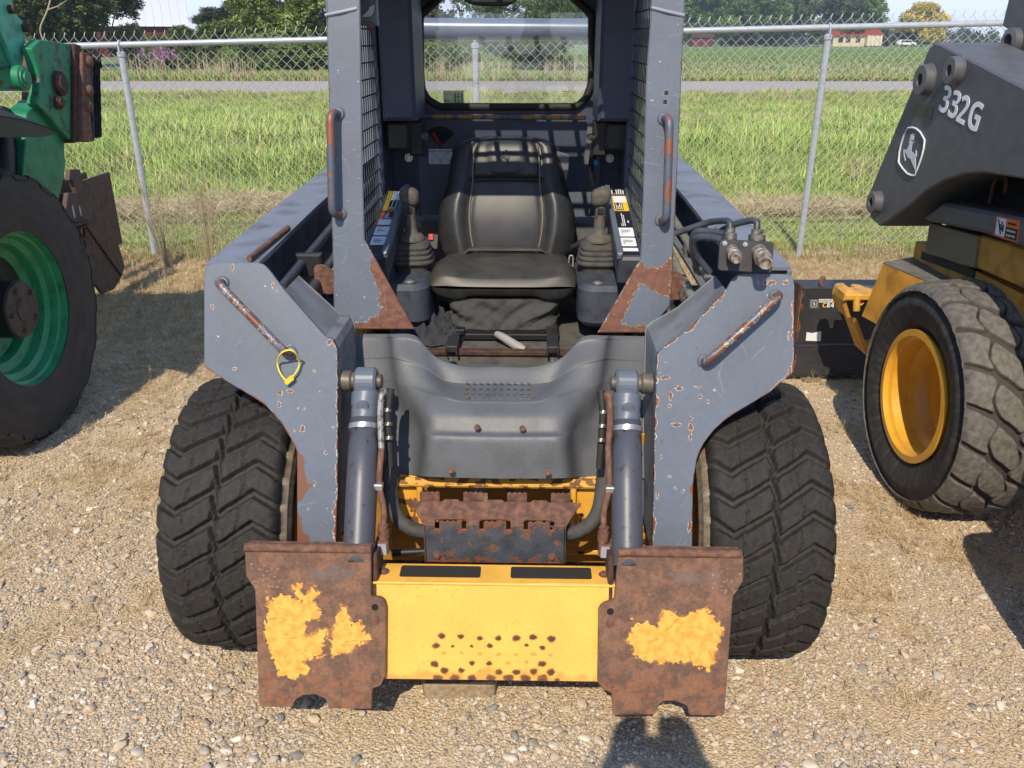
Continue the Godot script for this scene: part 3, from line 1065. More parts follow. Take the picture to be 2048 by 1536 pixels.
func build_background() -> void:
	var g := "trees along the far edge of the field"
	var n := 0
	# left: dense evergreen, pine, bushes, the barn behind
	grow("evergreen_tree", "broad dense dark green evergreen at the left, behind the bare branch", "tree", Vector3(-24.7, 0, -46), 8.5, 9.6, Color(0.085, 0.124, 0.039), "low", 3, 5200, 0.62)
	grow("evergreen_tree", "dense evergreen beside the barn roof, left of it", "tree", Vector3(-27.2, 0, -58), 9.0, 8.4, Color(0.072, 0.130, 0.039), "low", 4, 3200, 0.6)
	grow("pine_tree", "tall dark pine with open layered branches right of the barn", "tree", Vector3(-18.4, 0, -66), 13.0, 9.5, Color(0.058, 0.085, 0.046), "pine", 5, 3600, 0.75)
	grow("pine_tree", "dark pine close behind the left cab post", "tree", Vector3(-14.0, 0, -64), 12.0, 8.0, Color(0.065, 0.088, 0.046), "pine", 6, 3000, 0.75)
	grow("leafy_tree", "bright green leafy tree just left of the cab", "tree", Vector3(-11.6, 0, -47), 5.6, 6.0, Color(0.182, 0.260, 0.072), "low", 7, 3000, 0.42)
	grow("bush", "dark green bush before the barn wall", "bush", Vector3(-17.9, 0, -47), 2.5, 3.6, Color(0.091, 0.143, 0.039), "low", 8, 1300, 0.36, "")
	grow("bush", "mid green bush below the pine, right of the barn", "bush", Vector3(-15.3, 0, -48), 2.9, 4.2, Color(0.117, 0.182, 0.052), "low", 9, 1600, 0.36, "")
	grow("bush", "pale yellowish bush at the barn eave", "bush", Vector3(-21.6, 0, -50), 2.7, 2.4, Color(0.390, 0.351, 0.156), "low", 10, 900, 0.32, "")
	grow("bush", "low green bush behind the fence rail at the left", "bush", Vector3(-24.5, 0, -42), 1.9, 6.0, Color(0.111, 0.169, 0.046), "low", 11, 1800, 0.36, "")
	grow("bush", "green bush between the dry reeds and the leafy tree", "bush", Vector3(-12.5, 0, -43.5), 1.9, 4.4, Color(0.130, 0.208, 0.052), "low", 12, 1500, 0.34, "")
	# pink flowers in front of it
	var fl := thing("flower_bush", "small pink flowering bush behind the fence at the left", "bush", Vector3(-16.4, 0, -41.5))
	var fp := []
	var fc := []
	for i in 260:
		fp.append(Transform3D(Basis.from_euler(Vector3(rng.randf() * TAU, rng.randf() * TAU, 0)).scaled(Vector3.ONE * rng.randf_range(0.08, 0.18)), Vector3(rng.randfn(0, 0.32), 0.95 + rng.randfn(0, 0.16), rng.randfn(0, 0.2))))
		fc.append(Color(0.55, 0.24, 0.52) * rng.randf_range(0.8, 1.3) if i % 3 else Color(0.12, 0.2, 0.06))
	mass(fl, "blossoms", M.clump_leaf, M.leaf, fp, fc)
	var s := nb()
	for i in 9:
		tube(s, [Vector3(rng.randf_range(-0.1, 0.1), 0, 0), Vector3(rng.randf_range(-0.35, 0.35), 0.95, rng.randf_range(-0.2, 0.2))], 0.012, 5)
	put(fl, "stem", s, M.bark)
	# the bare branch
	s = nb()
	tube(s, bent([Vector3(0, 0, 0), Vector3(-0.15, 1.35, 0), Vector3(-0.35, 2.0, 0.1), Vector3(0.3, 2.9, 0.1), Vector3(0.7, 3.9, 0)], 0.4), 0.035, 6)
	tube(s, [Vector3(0.25, 2.85, 0.1), Vector3(0.8, 3.0, 0.2), Vector3(1.2, 3.25, 0.1)], [0.03, 0.022, 0.01], 6)
	tube(s, [Vector3(0.5, 3.4, 0.1), Vector3(0.2, 3.9, 0.2)], [0.02, 0.008], 5)
	var br := put(self, "dead_branch", s, M.dead_wood, Transform3D(Basis(), Vector3(-20.9, 0, -40.5)))
	tag(br, "bare pale dead branch standing before the dense evergreen", "branch")
	# barn
	var bn := thing("barn", "dark red barn with a pale metal roof behind the trees", "barn", Vector3(-41.9, 0, -92), deg_to_rad(22.0))
	s = nb()
	box(s, Vector3(0, 1.5, -5), Vector3(16.4, 3.0, 12), Transform3D(), 0.0)
	put(bn, "wall", s, M.barn_red)
	s = nb()
	for e in [[0.55, 2.85, -2.2, 7.2], [-2.2, 7.2, -5.0, 9.2]]:
		quad(s, Vector3(-8.5, e[1], e[0] + 0.9), Vector3(8.5, e[1], e[0] + 0.9), Vector3(8.5 , e[3], e[2] + 0.9), Vector3(-8.5, e[3], e[2] + 0.9))
	for e in [[-10.55, 2.85, -7.8, 7.2], [-7.8, 7.2, -5.0, 9.2]]:
		quad(s, Vector3(8.5, e[1], e[0] - 0.9 if e[1] < 3.0 else e[0]), Vector3(-8.5, e[1], e[0] - 0.9 if e[1] < 3.0 else e[0]), Vector3(-8.5, e[3], e[2]), Vector3(8.5, e[3], e[2]))
	put(bn, "roof", s, M.barn_roof)
	s = nb()
	for sd in [-8.2, 8.2]:
		s = nb()
		tri(s, Vector3(sd, 3, 1), Vector3(sd, 9.0, -5), Vector3(sd, 3, -11))
		put(bn, "gable", s, M.barn_red)
	s = nb()
	for i in 21:
		bar(s, Vector3(-8.4 + i * 0.84, 2.87, 1.47), Vector3(-8.4 + i * 0.84, 7.22, -1.28), 0.05, 0.04)
	put(bn, "roof_seam", s, M.barn_roof).set_meta("kind", "stuff")
	# seen through the cab window
	grow("leafy_tree", "spreading leafy tree centred in the cab window", "tree", Vector3(1.3, 0, -50), 7.6, 7.6, Color(0.111, 0.182, 0.065), "round", 14, 2600, 0.46)
	grow("bush", "dark bush under the spreading tree in the cab window", "bush", Vector3(1.0, 0, -46), 2.1, 5.2, Color(0.078, 0.130, 0.052), "low", 15, 1500, 0.36, "")
	grow("bush", "bright green bush left of the post in the cab window", "bush", Vector3(-3.4, 0, -44), 1.9, 3.4, Color(0.169, 0.260, 0.065), "low", 16, 1200, 0.34, "")
	grow("spruce_tree", "brownish spruce at the left edge of the cab window", "tree", Vector3(-5.9, 0, -60), 11.0, 6.0, Color(0.111, 0.117, 0.072), "cone", 17, 2200, 0.7)
	# tree line at the far edge of the field
	var labels := ["far tree first from the right cab post", "far tree second from the right cab post", "far dark spruce between two broad crowns", "far tree beside the dark parked van", "far dark conifer right of the parked van", "far broad tree behind the left fence panel", "far tree left of the red roofed house", "far round crown directly above the red roof"]
	var spec := [[1385, 14.5, 14, "round", 0], [1438, 15.0, 14, "round", 1], [1478, 15.0, 11, "cone", 2], [1520, 13.6, 12, "round", 0], [1562, 15.2, 12, "cone", 2], [1604, 14.4, 13, "round", 3], [1648, 15.0, 14, "round", 2], [1697, 14.4, 15, "round", 1]]
	var tones := [Color(0.13, 0.22, 0.065), Color(0.16, 0.26, 0.075), Color(0.085, 0.13, 0.06), Color(0.12, 0.18, 0.065)]
	for q in spec:
		grow("far_tree", labels[n], "tree", Vector3((q[0] - 1024.0) / 1657.0 * 225.0 * 0.923 * 1.02, 0, -222.0 - (n % 3) * 4.0), q[1], q[2], tones[q[4]], q[3], 30 + n, 2000, 1.35, g)
		n += 1
	grow("far_tree", "far yellowish round tree standing alone right of the house", "tree", Vector3(101.5, 0, -222), 10.0, 12.0, Color(0.572, 0.494, 0.130), "round", 40, 1500, 1.2, g)
	grow("far_tree", "far dark tree beneath the yellowish crown", "tree", Vector3(98.5, 0, -224), 4.8, 7.0, Color(0.065, 0.104, 0.052), "round", 41, 400, 1.4, g)
	grow("far_tree", "far green tree beside the dark boom at the right edge", "tree", Vector3(128.0, 0, -224), 9.0, 9.0, Color(0.091, 0.156, 0.052), "round", 42, 420, 1.8, g)
	grow("far_tree", "small far conifer between house and yellowish tree", "tree", Vector3(92.5, 0, -224), 4.2, 4.0, Color(0.065, 0.111, 0.072), "cone", 43, 260, 1.3, g)
	var wp := []
	var wc := []
	for i in 9:
		for k in 260:
			var a := Vector3(-20.0 + i * 21.0 + rng.randfn(0.0, 7.0), 0.4 + absf(rng.randfn(0.0, 1.7)), -300.0 + rng.randfn(0.0, 3.0))
			wp.append(Transform3D(Basis.from_euler(Vector3(rng.randf() * TAU, rng.randf() * TAU, 0)).scaled(Vector3.ONE * rng.randf_range(1.6, 3.2)), a))
			wc.append(Color(0.08, 0.115, 0.075) * rng.randf_range(0.7, 1.3))
			wc[-1].a = 1.0
	mass(self, "far_woods", M.clump_leaf, M.leaf, wp, wc).set_meta("label", "low hazy woods along the horizon beyond the field")
	# house with a red roof
	var h := thing("house", "cream house with red tiled roof and porch across the field", "house", Vector3(84.5, 0, -218))
	s = nb()
	box(s, Vector3(-1.5, 1.3, -2), Vector3(10.5, 2.6, 6), Transform3D(), 0.0)
	box(s, Vector3(2.6, 1.4, 1.6), Vector3(3.6, 2.4, 2.0), Transform3D(), 0.0)
	put(h, "wall", s, M.cream)
	s = nb()
	quad(s, Vector3(-7.2, 2.5, 1.6), Vector3(4.4, 2.5, 1.6), Vector3(3.4, 4.5, -2), Vector3(-6.2, 4.5, -2))
	quad(s, Vector3(4.4, 2.5, -5.6), Vector3(-7.2, 2.5, -5.6), Vector3(-6.2, 4.5, -2), Vector3(3.4, 4.5, -2))
	tri(s, Vector3(4.4, 2.5, 1.6), Vector3(4.4, 2.5, -5.6), Vector3(3.4, 4.5, -2))
	tri(s, Vector3(-7.2, 2.5, -5.6), Vector3(-7.2, 2.5, 1.6), Vector3(-6.2, 4.5, -2))
	tri(s, Vector3(0.4, 2.6, 2.8), Vector3(4.8, 2.6, 2.8), Vector3(2.6, 4.2, 2.8))
	put(h, "roof", s, M.tile_red)
	for x in [-5.0, -3.2, -0.8]:
		s = nb()
		box(s, Vector3(x, 1.5, 1.02), Vector3(1.1, 1.2, 0.06), Transform3D(), 0.0)
		put(h, "window", s, M.pane_dark)
	for x in [1.1, 2.1, 3.1, 4.1]:
		s = nb()
		box(s, Vector3(x, 1.3, 2.72), Vector3(0.18, 2.5, 0.18), Transform3D(), 0.0)
		put(h, "porch_post", s, M.white_paint)
	var shed := thing("farm_shed", "low brown shed beside the right cab post, under the far trees", "shed", Vector3(45.5, 0, -216))
	s = nb()
	box(s, Vector3(0, 1.0, 0), Vector3(5.0, 2.0, 4.0), Transform3D(), 0.0)
	put(shed, "wall", s, M.barn_red)
	s = nb()
	quad(s, Vector3(-2.8, 1.95, 2.3), Vector3(2.8, 1.95, 2.3), Vector3(2.8, 3.2, 0), Vector3(-2.8, 3.2, 0))
	quad(s, Vector3(2.8, 1.95, -2.3), Vector3(-2.8, 1.95, -2.3), Vector3(-2.8, 3.2, 0), Vector3(2.8, 3.2, 0))
	put(shed, "roof", s, M.rust_dark)
	for v in [["dark blue van parked under the far trees", 68.6, M.car_blue, 2.0], ["silver car parked far behind the yellowish tree", 106.5, M.car_silver, 1.5], ["white car parked beside the far red roofed house", 95.0, M.white_paint, 1.5]]:
		var c := thing("parked_car", v[0], "van" if v[3] > 1.8 else "car", Vector3(v[1], 0, -216))
		var k: float = v[3]
		s = nb()
		extr(s, soften(PackedVector2Array([Vector2(-2.2, 0.35), Vector2(2.2, 0.35), Vector2(2.25, k * 0.55), Vector2(1.3, k * 0.62), Vector2(0.9, k), Vector2(-1.6, k), Vector2(-2.2, k * 0.58)]), 0.2), 1.8, Transform3D(Basis(), Vector3(0, 0, 0.9)), 0.1)
		put(c, "body", s, v[2])
		s = nb()
		extr(s, PackedVector2Array([Vector2(-1.75, k * 0.62), Vector2(1.05, k * 0.62), Vector2(0.75, k * 0.94), Vector2(-1.45, k * 0.94)]), 0.02, Transform3D(Basis(), Vector3(0, 0, 0.915)), 0.0)
		put(c, "window", s, M.pane_dark)
		for x in [-1.35, 1.35]:
			s = nb()
			lathe(s, [[0.0, -0.1], [0.33, -0.1], [0.33, 0.1], [0.0, 0.1]], 16, along(Vector3(x, 0.33, 0.83), Vector3.BACK))
			put(c, "wheel", s, M.rubber)

# ---------------------------------------------------------------- the skid steer loader
func mir(p: PackedVector2Array, s: float) -> PackedVector2Array:
	var o := PackedVector2Array()
	for a in p:
		o.append(Vector2(a.x * -s, a.y))
	return o

func mx(p: Vector3, s: float) -> Vector3:
	return Vector3(p.x * -s, p.y, p.z)

func bolt(parent: Node, called: String, at: Vector3, d: Vector3, r: float, m: Material, tall := 0.008) -> void:
	var s := nb()
	lathe(s, [[0.0, 0.0], [r * 1.45, 0.0], [r * 1.45, 0.002], [r, 0.002], [r, tall - 0.002], [r * 0.8, tall], [0.0, tall]], 12, along(at, d))
	put(parent, called, s, m)

func tread_v(w: float) -> float:
	# line of the groove across the tyre, in pitches
	if w < 0.17:
		return lerpf(0.12, -0.34, w / 0.17)
	if w < 0.48:
		return lerpf(-0.34, 0.40, (w - 0.17) / 0.31)
	if w < 0.53:
		return lerpf(0.40, -0.40, (w - 0.48) / 0.05)
	if w < 0.80:
		return lerpf(-0.40, 0.34, (w - 0.53) / 0.27)
	return lerpf(0.34, -0.14, (w - 0.80) / 0.20)

func worn_tyre(R: float, W: float, pitches: int, per: int, rim: float, inner: float) -> ArrayMesh:
	var bl := 0.026 if inner < 0.0 else 0.010
	var br := 0.026 if inner > 0.0 else 0.010
	var prof := []                     # x, r, share across the tread or -1
	for i in 13:
		var t := i / 12.0
		prof.append([-W * 0.475 - bl * sin(PI * pow(1.0 - t, 0.8)) + 0.02 * (1.0 - t) + 0.003 * sin(t * 40.0), lerpf(rim, R - 0.045, t), -1.0])
	var nt := 84
	for i in nt + 1:
		var t := i / float(nt)
		var x := (t - 0.5) * 2.0
		prof.append([x * W * 0.475, R - 0.008 * x * x - 0.030 * pow(absf(x), 22.0), t])
	for i in 13:
		var t := 1.0 - i / 12.0
		prof.append([W * 0.475 + br * sin(PI * pow(1.0 - t, 0.8)) - 0.02 * (1.0 - t) - 0.003 * sin(t * 40.0), lerpf(rim, R - 0.045, t), -1.0])
	var nz := FastNoiseLite.new()
	nz.seed = 5
	nz.frequency = 1.0
	var n := pitches * per
	var fn := func(i: int, j: int) -> Vector3:
		var a := TAU * i / n
		var p: Array = prof[j]
		var r: float = p[1]
		if p[2] >= 0.0:
			var w: float = p[2]
			var k := float(i) / per
			var wob := 0.05 * nz.get_noise_2d(k * 1.3, w * 6.0)
			var d := absf(fposmod(k - tread_v(w) + wob + 0.5, 1.0) - 0.5)
			var steep := 0.5 if w > 0.475 and w < 0.535 else 0.165
			var wide := steep * (0.9 + 0.5 * absf(w - 0.5))
			var deep := 0.0165 * (1.0 - smoothstep(wide * 0.45, wide, d))
			# the slim vertical slits
			for c in [0.27 + 0.02 * sin(k * 2.0), 0.70 + 0.02 * sin(k * 2.0 + 1.0)]:
				if absf(w - c) < 0.008 and fposmod(k * 2.0, 1.0) > 0.16:
					deep = maxf(deep, 0.005)
			r -= deep
			r += 0.0012 * nz.get_noise_2d(k * 3.0, w * 14.0)
		else:
			r += 0.0
		return Vector3(p[0], r * sin(a), r * cos(a))
	var col := func(i: int, j: int) -> Color:
		var p: Array = prof[j]
		var k := float(i) / per
		var v = 0.5 + 0.5 * nz.get_noise_2d(k * 2.0 + 20.0, j * 0.21)
		if p[2] < 0.0:
			var ring = 0.5 + 0.5 * sin(j * 2.3)
			var dust = smoothstep(0.15, 0.9, v + 0.25 * ring) * clampf(0.35 + 0.65 * ring + 0.3 * nz.get_noise_2d(k * 6.0, j * 1.7), 0.0, 1.0)
			return Color(0.06, 0.055, 0.048).lerp(Color(0.34, 0.27, 0.175), dust * 0.95)
		var low := 1.0 - smoothstep(0.0, 0.03, absf(fposmod(k - tread_v(p[2]) + 0.5, 1.0) - 0.5) - 0.05)
		return Color(0.015, 0.0145, 0.0145).lerp(Color(0.056, 0.050, 0.044), v * 0.6 + low * 0.25 + 0.25 * nz.get_noise_2d(k * 7.0, p[2] * 22.0))
	return sheet(n, prof.size() - 1, fn, true, Vector2(8, 1), col)

func build_loader() -> void:
	var o := thing("skid_steer_loader", "blue grey compact loader with yellow step between two rusty coupler plates", "loader", Vector3(-0.05, 0, -1.56), -deg_to_rad(1.3))
	var QT := lean(Vector3(0, 0.136, 0), 15)
	var ARM := lean(Vector3(0, 0.43, -0.20), 19.8)
	var ROPS := lean(Vector3(0, 0.90, -0.68), 10)
	# --- coupler plates
	var rust_a := c8(126, 92, 73)
	var rust_b := c8(102, 77, 64)
	var shapes := [PackedVector2Array([Vector2(-0.5921, 0.4058), Vector2(-0.5871, 0.4108), Vector2(-0.2931, 0.4159), Vector2(-0.2884, 0.4098), Vector2(-0.2905, 0.2866), Vector2(-0.2676, 0.2844), Vector2(-0.2581, 0.277), Vector2(-0.2546, 0.2645), Vector2(-0.2584, 0.0862), Vector2(-0.271, 0.0602), Vector2(-0.2919, 0.0521), Vector2(-0.294, -0.0012), Vector2(-0.3998, -0.0005), Vector2(-0.4054, 0.0228), Vector2(-0.4322, 0.0353), Vector2(-0.4642, 0.0322), Vector2(-0.4844, 0.0162), Vector2(-0.4873, 0.0005), Vector2(-0.5713, 0.0003), Vector2(-0.5705, 0.3), Vector2(-0.5911, 0.3348)]),
		PackedVector2Array([Vector2(0.2989, 0.3992), Vector2(0.3035, 0.4054), Vector2(0.5897, 0.4044), Vector2(0.5946, 0.3983), Vector2(0.5971, 0.3393), Vector2(0.574, 0.2993), Vector2(0.5656, 0.0027), Vector2(0.561, -0.0026), Vector2(0.4801, -0.0028), Vector2(0.4756, 0.0217), Vector2(0.445, 0.034), Vector2(0.4149, 0.0322), Vector2(0.3997, 0.0152), Vector2(0.3978, -0.003), Vector2(0.296, -0.0061), Vector2(0.2911, 0.0519), Vector2(0.2703, 0.0593), Vector2(0.2567, 0.077), Vector2(0.2554, 0.2634), Vector2(0.2659, 0.2773), Vector2(0.2931, 0.2864)])]
	var patches := [[PackedVector2Array([Vector2(-0.5431, 0.2959), Vector2(-0.5331, 0.2784), Vector2(-0.505, 0.292), Vector2(-0.467, 0.2793), Vector2(-0.4895, 0.3099), Vector2(-0.4552, 0.3236), Vector2(-0.4518, 0.2928), Vector2(-0.4258, 0.313), Vector2(-0.4114, 0.2934), Vector2(-0.4246, 0.2755), Vector2(-0.4044, 0.2315), Vector2(-0.4517, 0.2174), Vector2(-0.4483, 0.1862), Vector2(-0.3963, 0.2138), Vector2(-0.3969, 0.187), Vector2(-0.4106, 0.1509), Vector2(-0.3981, 0.1376), Vector2(-0.4544, 0.1186), Vector2(-0.4335, 0.0964), Vector2(-0.4859, 0.0728), Vector2(-0.5201, 0.0813), Vector2(-0.5478, 0.1577), Vector2(-0.5549, 0.2024), Vector2(-0.5451, 0.2382)]),
		PackedVector2Array([Vector2(-0.3653, 0.2654), Vector2(-0.3484, 0.2634), Vector2(-0.3365, 0.2192), Vector2(-0.3192, 0.2328), Vector2(-0.3028, 0.1974), Vector2(-0.2795, 0.1889), Vector2(-0.3162, 0.1614), Vector2(-0.3898, 0.1242), Vector2(-0.3926, 0.1871)])],
		[PackedVector2Array([Vector2(0.3184, 0.185), Vector2(0.3384, 0.2252), Vector2(0.3717, 0.2368), Vector2(0.393, 0.2261), Vector2(0.4085, 0.2682), Vector2(0.455, 0.2535), Vector2(0.5126, 0.2763), Vector2(0.5586, 0.2198), Vector2(0.5494, 0.1887), Vector2(0.539, 0.1307), Vector2(0.5229, 0.1103), Vector2(0.4717, 0.1296), Vector2(0.3789, 0.128), Vector2(0.3403, 0.1497), Vector2(0.3355, 0.1764)]), PackedVector2Array([Vector2(0.3275, 0.2449), Vector2(0.3324, 0.2472), Vector2(0.338, 0.2429), Vector2(0.3361, 0.2362), Vector2(0.3289, 0.2366)])]]
	var holes := [[Vector2(-0.2813, 0.2609), Vector2(-0.281, 0.2281), Vector2(-0.2833, 0.0808)], [Vector2(0.2839, 0.2588), Vector2(0.2846, 0.2279), Vector2(0.2849, 0.077)]]
	for k in 2:
		var outline := soften(shapes[k], 0.006, 2)
		var x0 := -0.62 if k == 0 else 0.25
		var p := Pic.new(x0, -0.02, x0 + 0.37, 0.43, 900, rust_a, 3 + k)
		p.mottle(rust_b, rust_a, 16.0, -0.35, 0.35)
		p.shade(0.14, 90.0)
		p.shade(0.16, 300.0)
		p.fleck(160, Color(0.56, 0.35, 0.23, 0.45), 0.012, 11 + k, 0.05, 0.95, 0.72, 1.0)
		p.fleck(120, Color(0.30, 0.24, 0.22, 0.28), 0.014, 31 + k)
		p.fleck(60, Color(0.52, 0.38, 0.29, 0.4), 0.010, 21 + k)
		p.patch(PackedVector2Array([Vector2(x0 + 0.17, 0.36), Vector2(x0 + 0.29, 0.37), Vector2(x0 + 0.30, 0.33), Vector2(x0 + 0.18, 0.32)]), Color(0.42, 0.38, 0.38, 0.6), 0.014, 40.0)
		for q in patches[k]:
			p.patch(q, Color(0.80, 0.56, 0.24, 0.75), 0.010, 36.0, 0.0, Color.WHITE, 0.04)
			p.patch(inset(ccw(q), 0.004), c8(226, 174, 82), 0.009, 60.0, 0.0, Color.WHITE, 0.05, c8(212, 150, 60))
		p.scratches(60, c8(150, 130, 120), 0.35, 0.05, 5 + k, 3.0)
		p.scratches(60, c8(120, 74, 50), 0.7, 0.035, 15 + k, 0.4)
		p.scratches(30, c8(96, 66, 54), 0.7, 0.05, 25 + k, 3.0)
		p.fleck(26, Color(0.62, 0.58, 0.58, 0.5), 0.005, 77 + k, 0.06 if k == 0 else 0.72, 0.3 if k == 0 else 0.95, 0.13, 0.27)
		var s := nb()
		extr(s, outline, 0.016, QT, 0.002)
		var plate := put(o, "coupler_plate", s, p.mat(0.72))
		s = nb()
		var e: float = shapes[k][0].x
		var e2: float = shapes[k][3].x if k == 0 else shapes[k][2].x
		tube(s, [QT * Vector3(e, 0.405, -0.004), QT * Vector3(e2, 0.405, -0.004)], 0.011, 8)
		bar(s, QT * Vector3(e, 0.398, -0.024), QT * Vector3(e2, 0.398, -0.024), 0.02, 0.025)
		put(plate, "lip", s, M.rust)
		# ribs that carry the plate
		s = nb()
		for x in [shapes[k][7].x - 0.03, (e + e2) / 2] if k == 0 else [shapes[k][18].x + 0.03, (e + e2) / 2]:
			box(s, Vector3(x, 0.22, -0.06), Vector3(0.014, 0.34, 0.085), QT)
		put(plate, "rib", s, M.rust_dark)
		s = nb()
		extr(s, disc(holes[k][0], 0.0085, 14), 0.002, QT * Transform3D(Basis(), Vector3(0, 0, 0.0006)), 0.0)
		put(plate, "hole", s, M.black)
		for i in [1, 2]:
			bolt(plate, "bolt", QT * Vector3(holes[k][i].x, holes[k][i].y, 0.0), QT.basis.z, 0.0075, M.rust, 0.004)
		# upright behind the plate where the lift arm ends
		s = nb()
		box(s, Vector3(-0.45 if k == 0 else 0.45, 0.22, -0.045), Vector3(0.10, 0.28, 0.05), QT)
		put(o, "arm_foot", s, M.paint_dark)
	# --- step between the plates
	var p2 := Pic.new(-0.31, 0.06, 0.32, 0.40, 900, c8(232, 183, 88), 9)
	p2.shade(0.05, 5.0)
	p2.shade(0.03, 60.0)
	for d in ([Vector3(-0.1218, 0.1818, 0.0086), Vector3(-0.0759, 0.1812, 0.0069), Vector3(-0.1369, 0.1572, 0.0086), Vector3(-0.0961, 0.1565, 0.0039), Vector3(-0.0498, 0.1573, 0.0039), Vector3(-0.1402, 0.1105, 0.0095), Vector3(-0.0489, 0.1143, 0.0065), Vector3(-0.1166, 0.0941, 0.0095), Vector3(-0.0748, 0.0948, 0.0073), Vector3(-0.1331, 0.0742, 0.0108), Vector3(-0.0912, 0.0749, 0.0104), Vector3(-0.0481, 0.0747, 0.0108)] + [Vector3(-0.0293, 0.1779, 0.006), Vector3(0.0156, 0.1786, 0.0073), Vector3(0.0592, 0.1802, 0.0085), Vector3(0.0989, 0.1831, 0.0085), Vector3(0.1446, 0.1798, 0.0094), Vector3(-0.0058, 0.1589, 0.0064), Vector3(0.0841, 0.1626, 0.0051), Vector3(0.1227, 0.1569, 0.0073), Vector3(-0.0069, 0.1141, 0.0064), Vector3(0.1231, 0.1149, 0.0086), Vector3(0.0172, 0.0913, 0.0077), Vector3(0.0598, 0.092, 0.0086), Vector3(0.1019, 0.0941, 0.0094), Vector3(0.1448, 0.0935, 0.0094), Vector3(-0.0034, 0.0755, 0.0108), Vector3(0.0397, 0.0758, 0.0112), Vector3(0.0827, 0.0765, 0.012), Vector3(0.1235, 0.0763, 0.0116), Vector3(0.1601, 0.0723, 0.0064)]):
		p2.spot(Vector2(d.x, d.y), d.z * 1.35, d.z * 1.15, c8(206, 146, 62), 0.35)
		p2.spot(Vector2(d.x, d.y), d.z * 1.05, d.z * 0.85, c8(102, 66, 48), 0.35)
		p2.spot(Vector2(d.x + 0.001, d.y - 0.001), d.z * 0.5, d.z * 0.4, c8(78, 56, 50), 0.35)
	for d in ([Vector3(-0.1177, 0.1381, 0.006), Vector3(-0.0738, 0.1397, 0.0043), Vector3(-0.0296, 0.1373, 0.0052), Vector3(0.0413, 0.1158, 0.0043), Vector3(-0.0295, 0.0942, 0.0039), Vector3(-0.1807, 0.3051, 0.003), Vector3(-0.1788, 0.283, 0.0026), Vector3(-0.1339, 0.3, 0.0021)] + [Vector3(0.0158, 0.1367, 0.0056), Vector3(0.0586, 0.1374, 0.0051), Vector3(0.1015, 0.1394, 0.006), Vector3(0.1421, 0.1378, 0.0051), Vector3(0.0395, 0.1158, 0.0052), Vector3(0.0845, 0.1188, 0.0051), Vector3(-0.0293, 0.1395, 0.0043), Vector3(0.1576, 0.2657, 0.0017), Vector3(0.1697, 0.2191, 0.0017), Vector3(0.1953, 0.2951, 0.0017)]):
		p2.spot(Vector2(d.x, d.y), d.z * 1.2, d.z * 0.8, c8(212, 148, 66), 0.5)
	p2.scratches(14, c8(190, 120, 40), 0.5, 0.02, 4, 3.0)
	p2.patch(rect(-0.31, 0.315, 0.32, 0.40), Color(0.66, 0.48, 0.24, 0.30), 0.016, 18.0)
	p2.patch(rect(-0.31, 0.0, 0.32, 0.095), Color(0.60, 0.42, 0.22, 0.35), 0.020, 14.0)
	p2.scratches(40, c8(250, 214, 140), 0.35, 0.05, 41, 3.0)
	p2.scratches(24, c8(140, 96, 52), 0.4, 0.03, 42, 3.0)
	p2.fleck(30, c8(150, 90, 48), 0.003, 8, 0.0, 1.0, 0.0, 0.06)
	var s := nb()
	var face := PackedVector2Array([Vector2(-0.2909, 0.3185), Vector2(0.2942, 0.3206), Vector2(0.2952, 0.2741), Vector2(0.2641, 0.2648), Vector2(0.2656, 0.0704), Vector2(-0.2642, 0.0691), Vector2(-0.2627, 0.2569), Vector2(-0.2918, 0.2653)])
	extr(s, face, 0.006, QT * Transform3D(Basis(), Vector3(0, 0, -0.018)), 0.0015)
	var step := put(o, "step", s, p2.mat(0.45))
	s = nb()
	var top_front := QT * Vector3(0, 0.3152, -0.020)
	box(s, Vector3(0.003, top_front.y, top_front.z - 0.038), Vector3(0.585, 0.006, 0.078))
	tube(s, [top_front + Vector3(-0.29, 0, 0), top_front + Vector3(0.296, 0, 0)], 0.0042, 8)
	tube(s, [top_front + Vector3(-0.29, -0.009, 0.001), top_front + Vector3(0.296, -0.009, 0.001)], 0.003, 8)
	put(step, "step_top", s, M.yellow)
	for x in [-0.2283, 0.0437]:
		s = nb()
		extr(s, rrect(x, 0.020, x + 0.198, 0.066, 0.006), 0.002, Transform3D(Basis(Vector3.RIGHT, -PI / 2), Vector3(0, top_front.y + 0.0052, 0)) * Transform3D(Basis(), Vector3(0, -top_front.z, 0)), 0.0005)
		put(step, "grip_pad", s, M.grit)
	for x in [-0.268, 0.272]:
		bolt(step, "bolt", Vector3(x, top_front.y + 0.003, top_front.z - 0.04), Vector3.UP, 0.009, M.rust)
	# cross tube that carries plates and step
	s = nb()
	tube(s, [Vector3(-0.55, 0.33, -0.17), Vector3(0.55, 0.33, -0.17)], 0.05, 16)
	put(o, "torque_tube", s, M.rust_dark)
	s = nb()
	box(s, Vector3(0, 0.375, -0.215), Vector3(0.56, 0.012, 0.09))
	put(o, "mount_plate", s, M.rust_dark)
	# --- serrated foot tread above the step
	var FT := Transform3D(Basis(), Vector3(0, 0, -0.235))
	var notch := [[-0.1508, -0.0715], [-0.0382, 0.0409], [0.074, 0.1516]]
	var xl := -0.1803
	var xr := 0.1821
	var yb := 0.4029
	var yt := 0.5171
	var riser := PackedVector2Array([Vector2(xl, yb), Vector2(xr, yb), Vector2(xr, yt)])
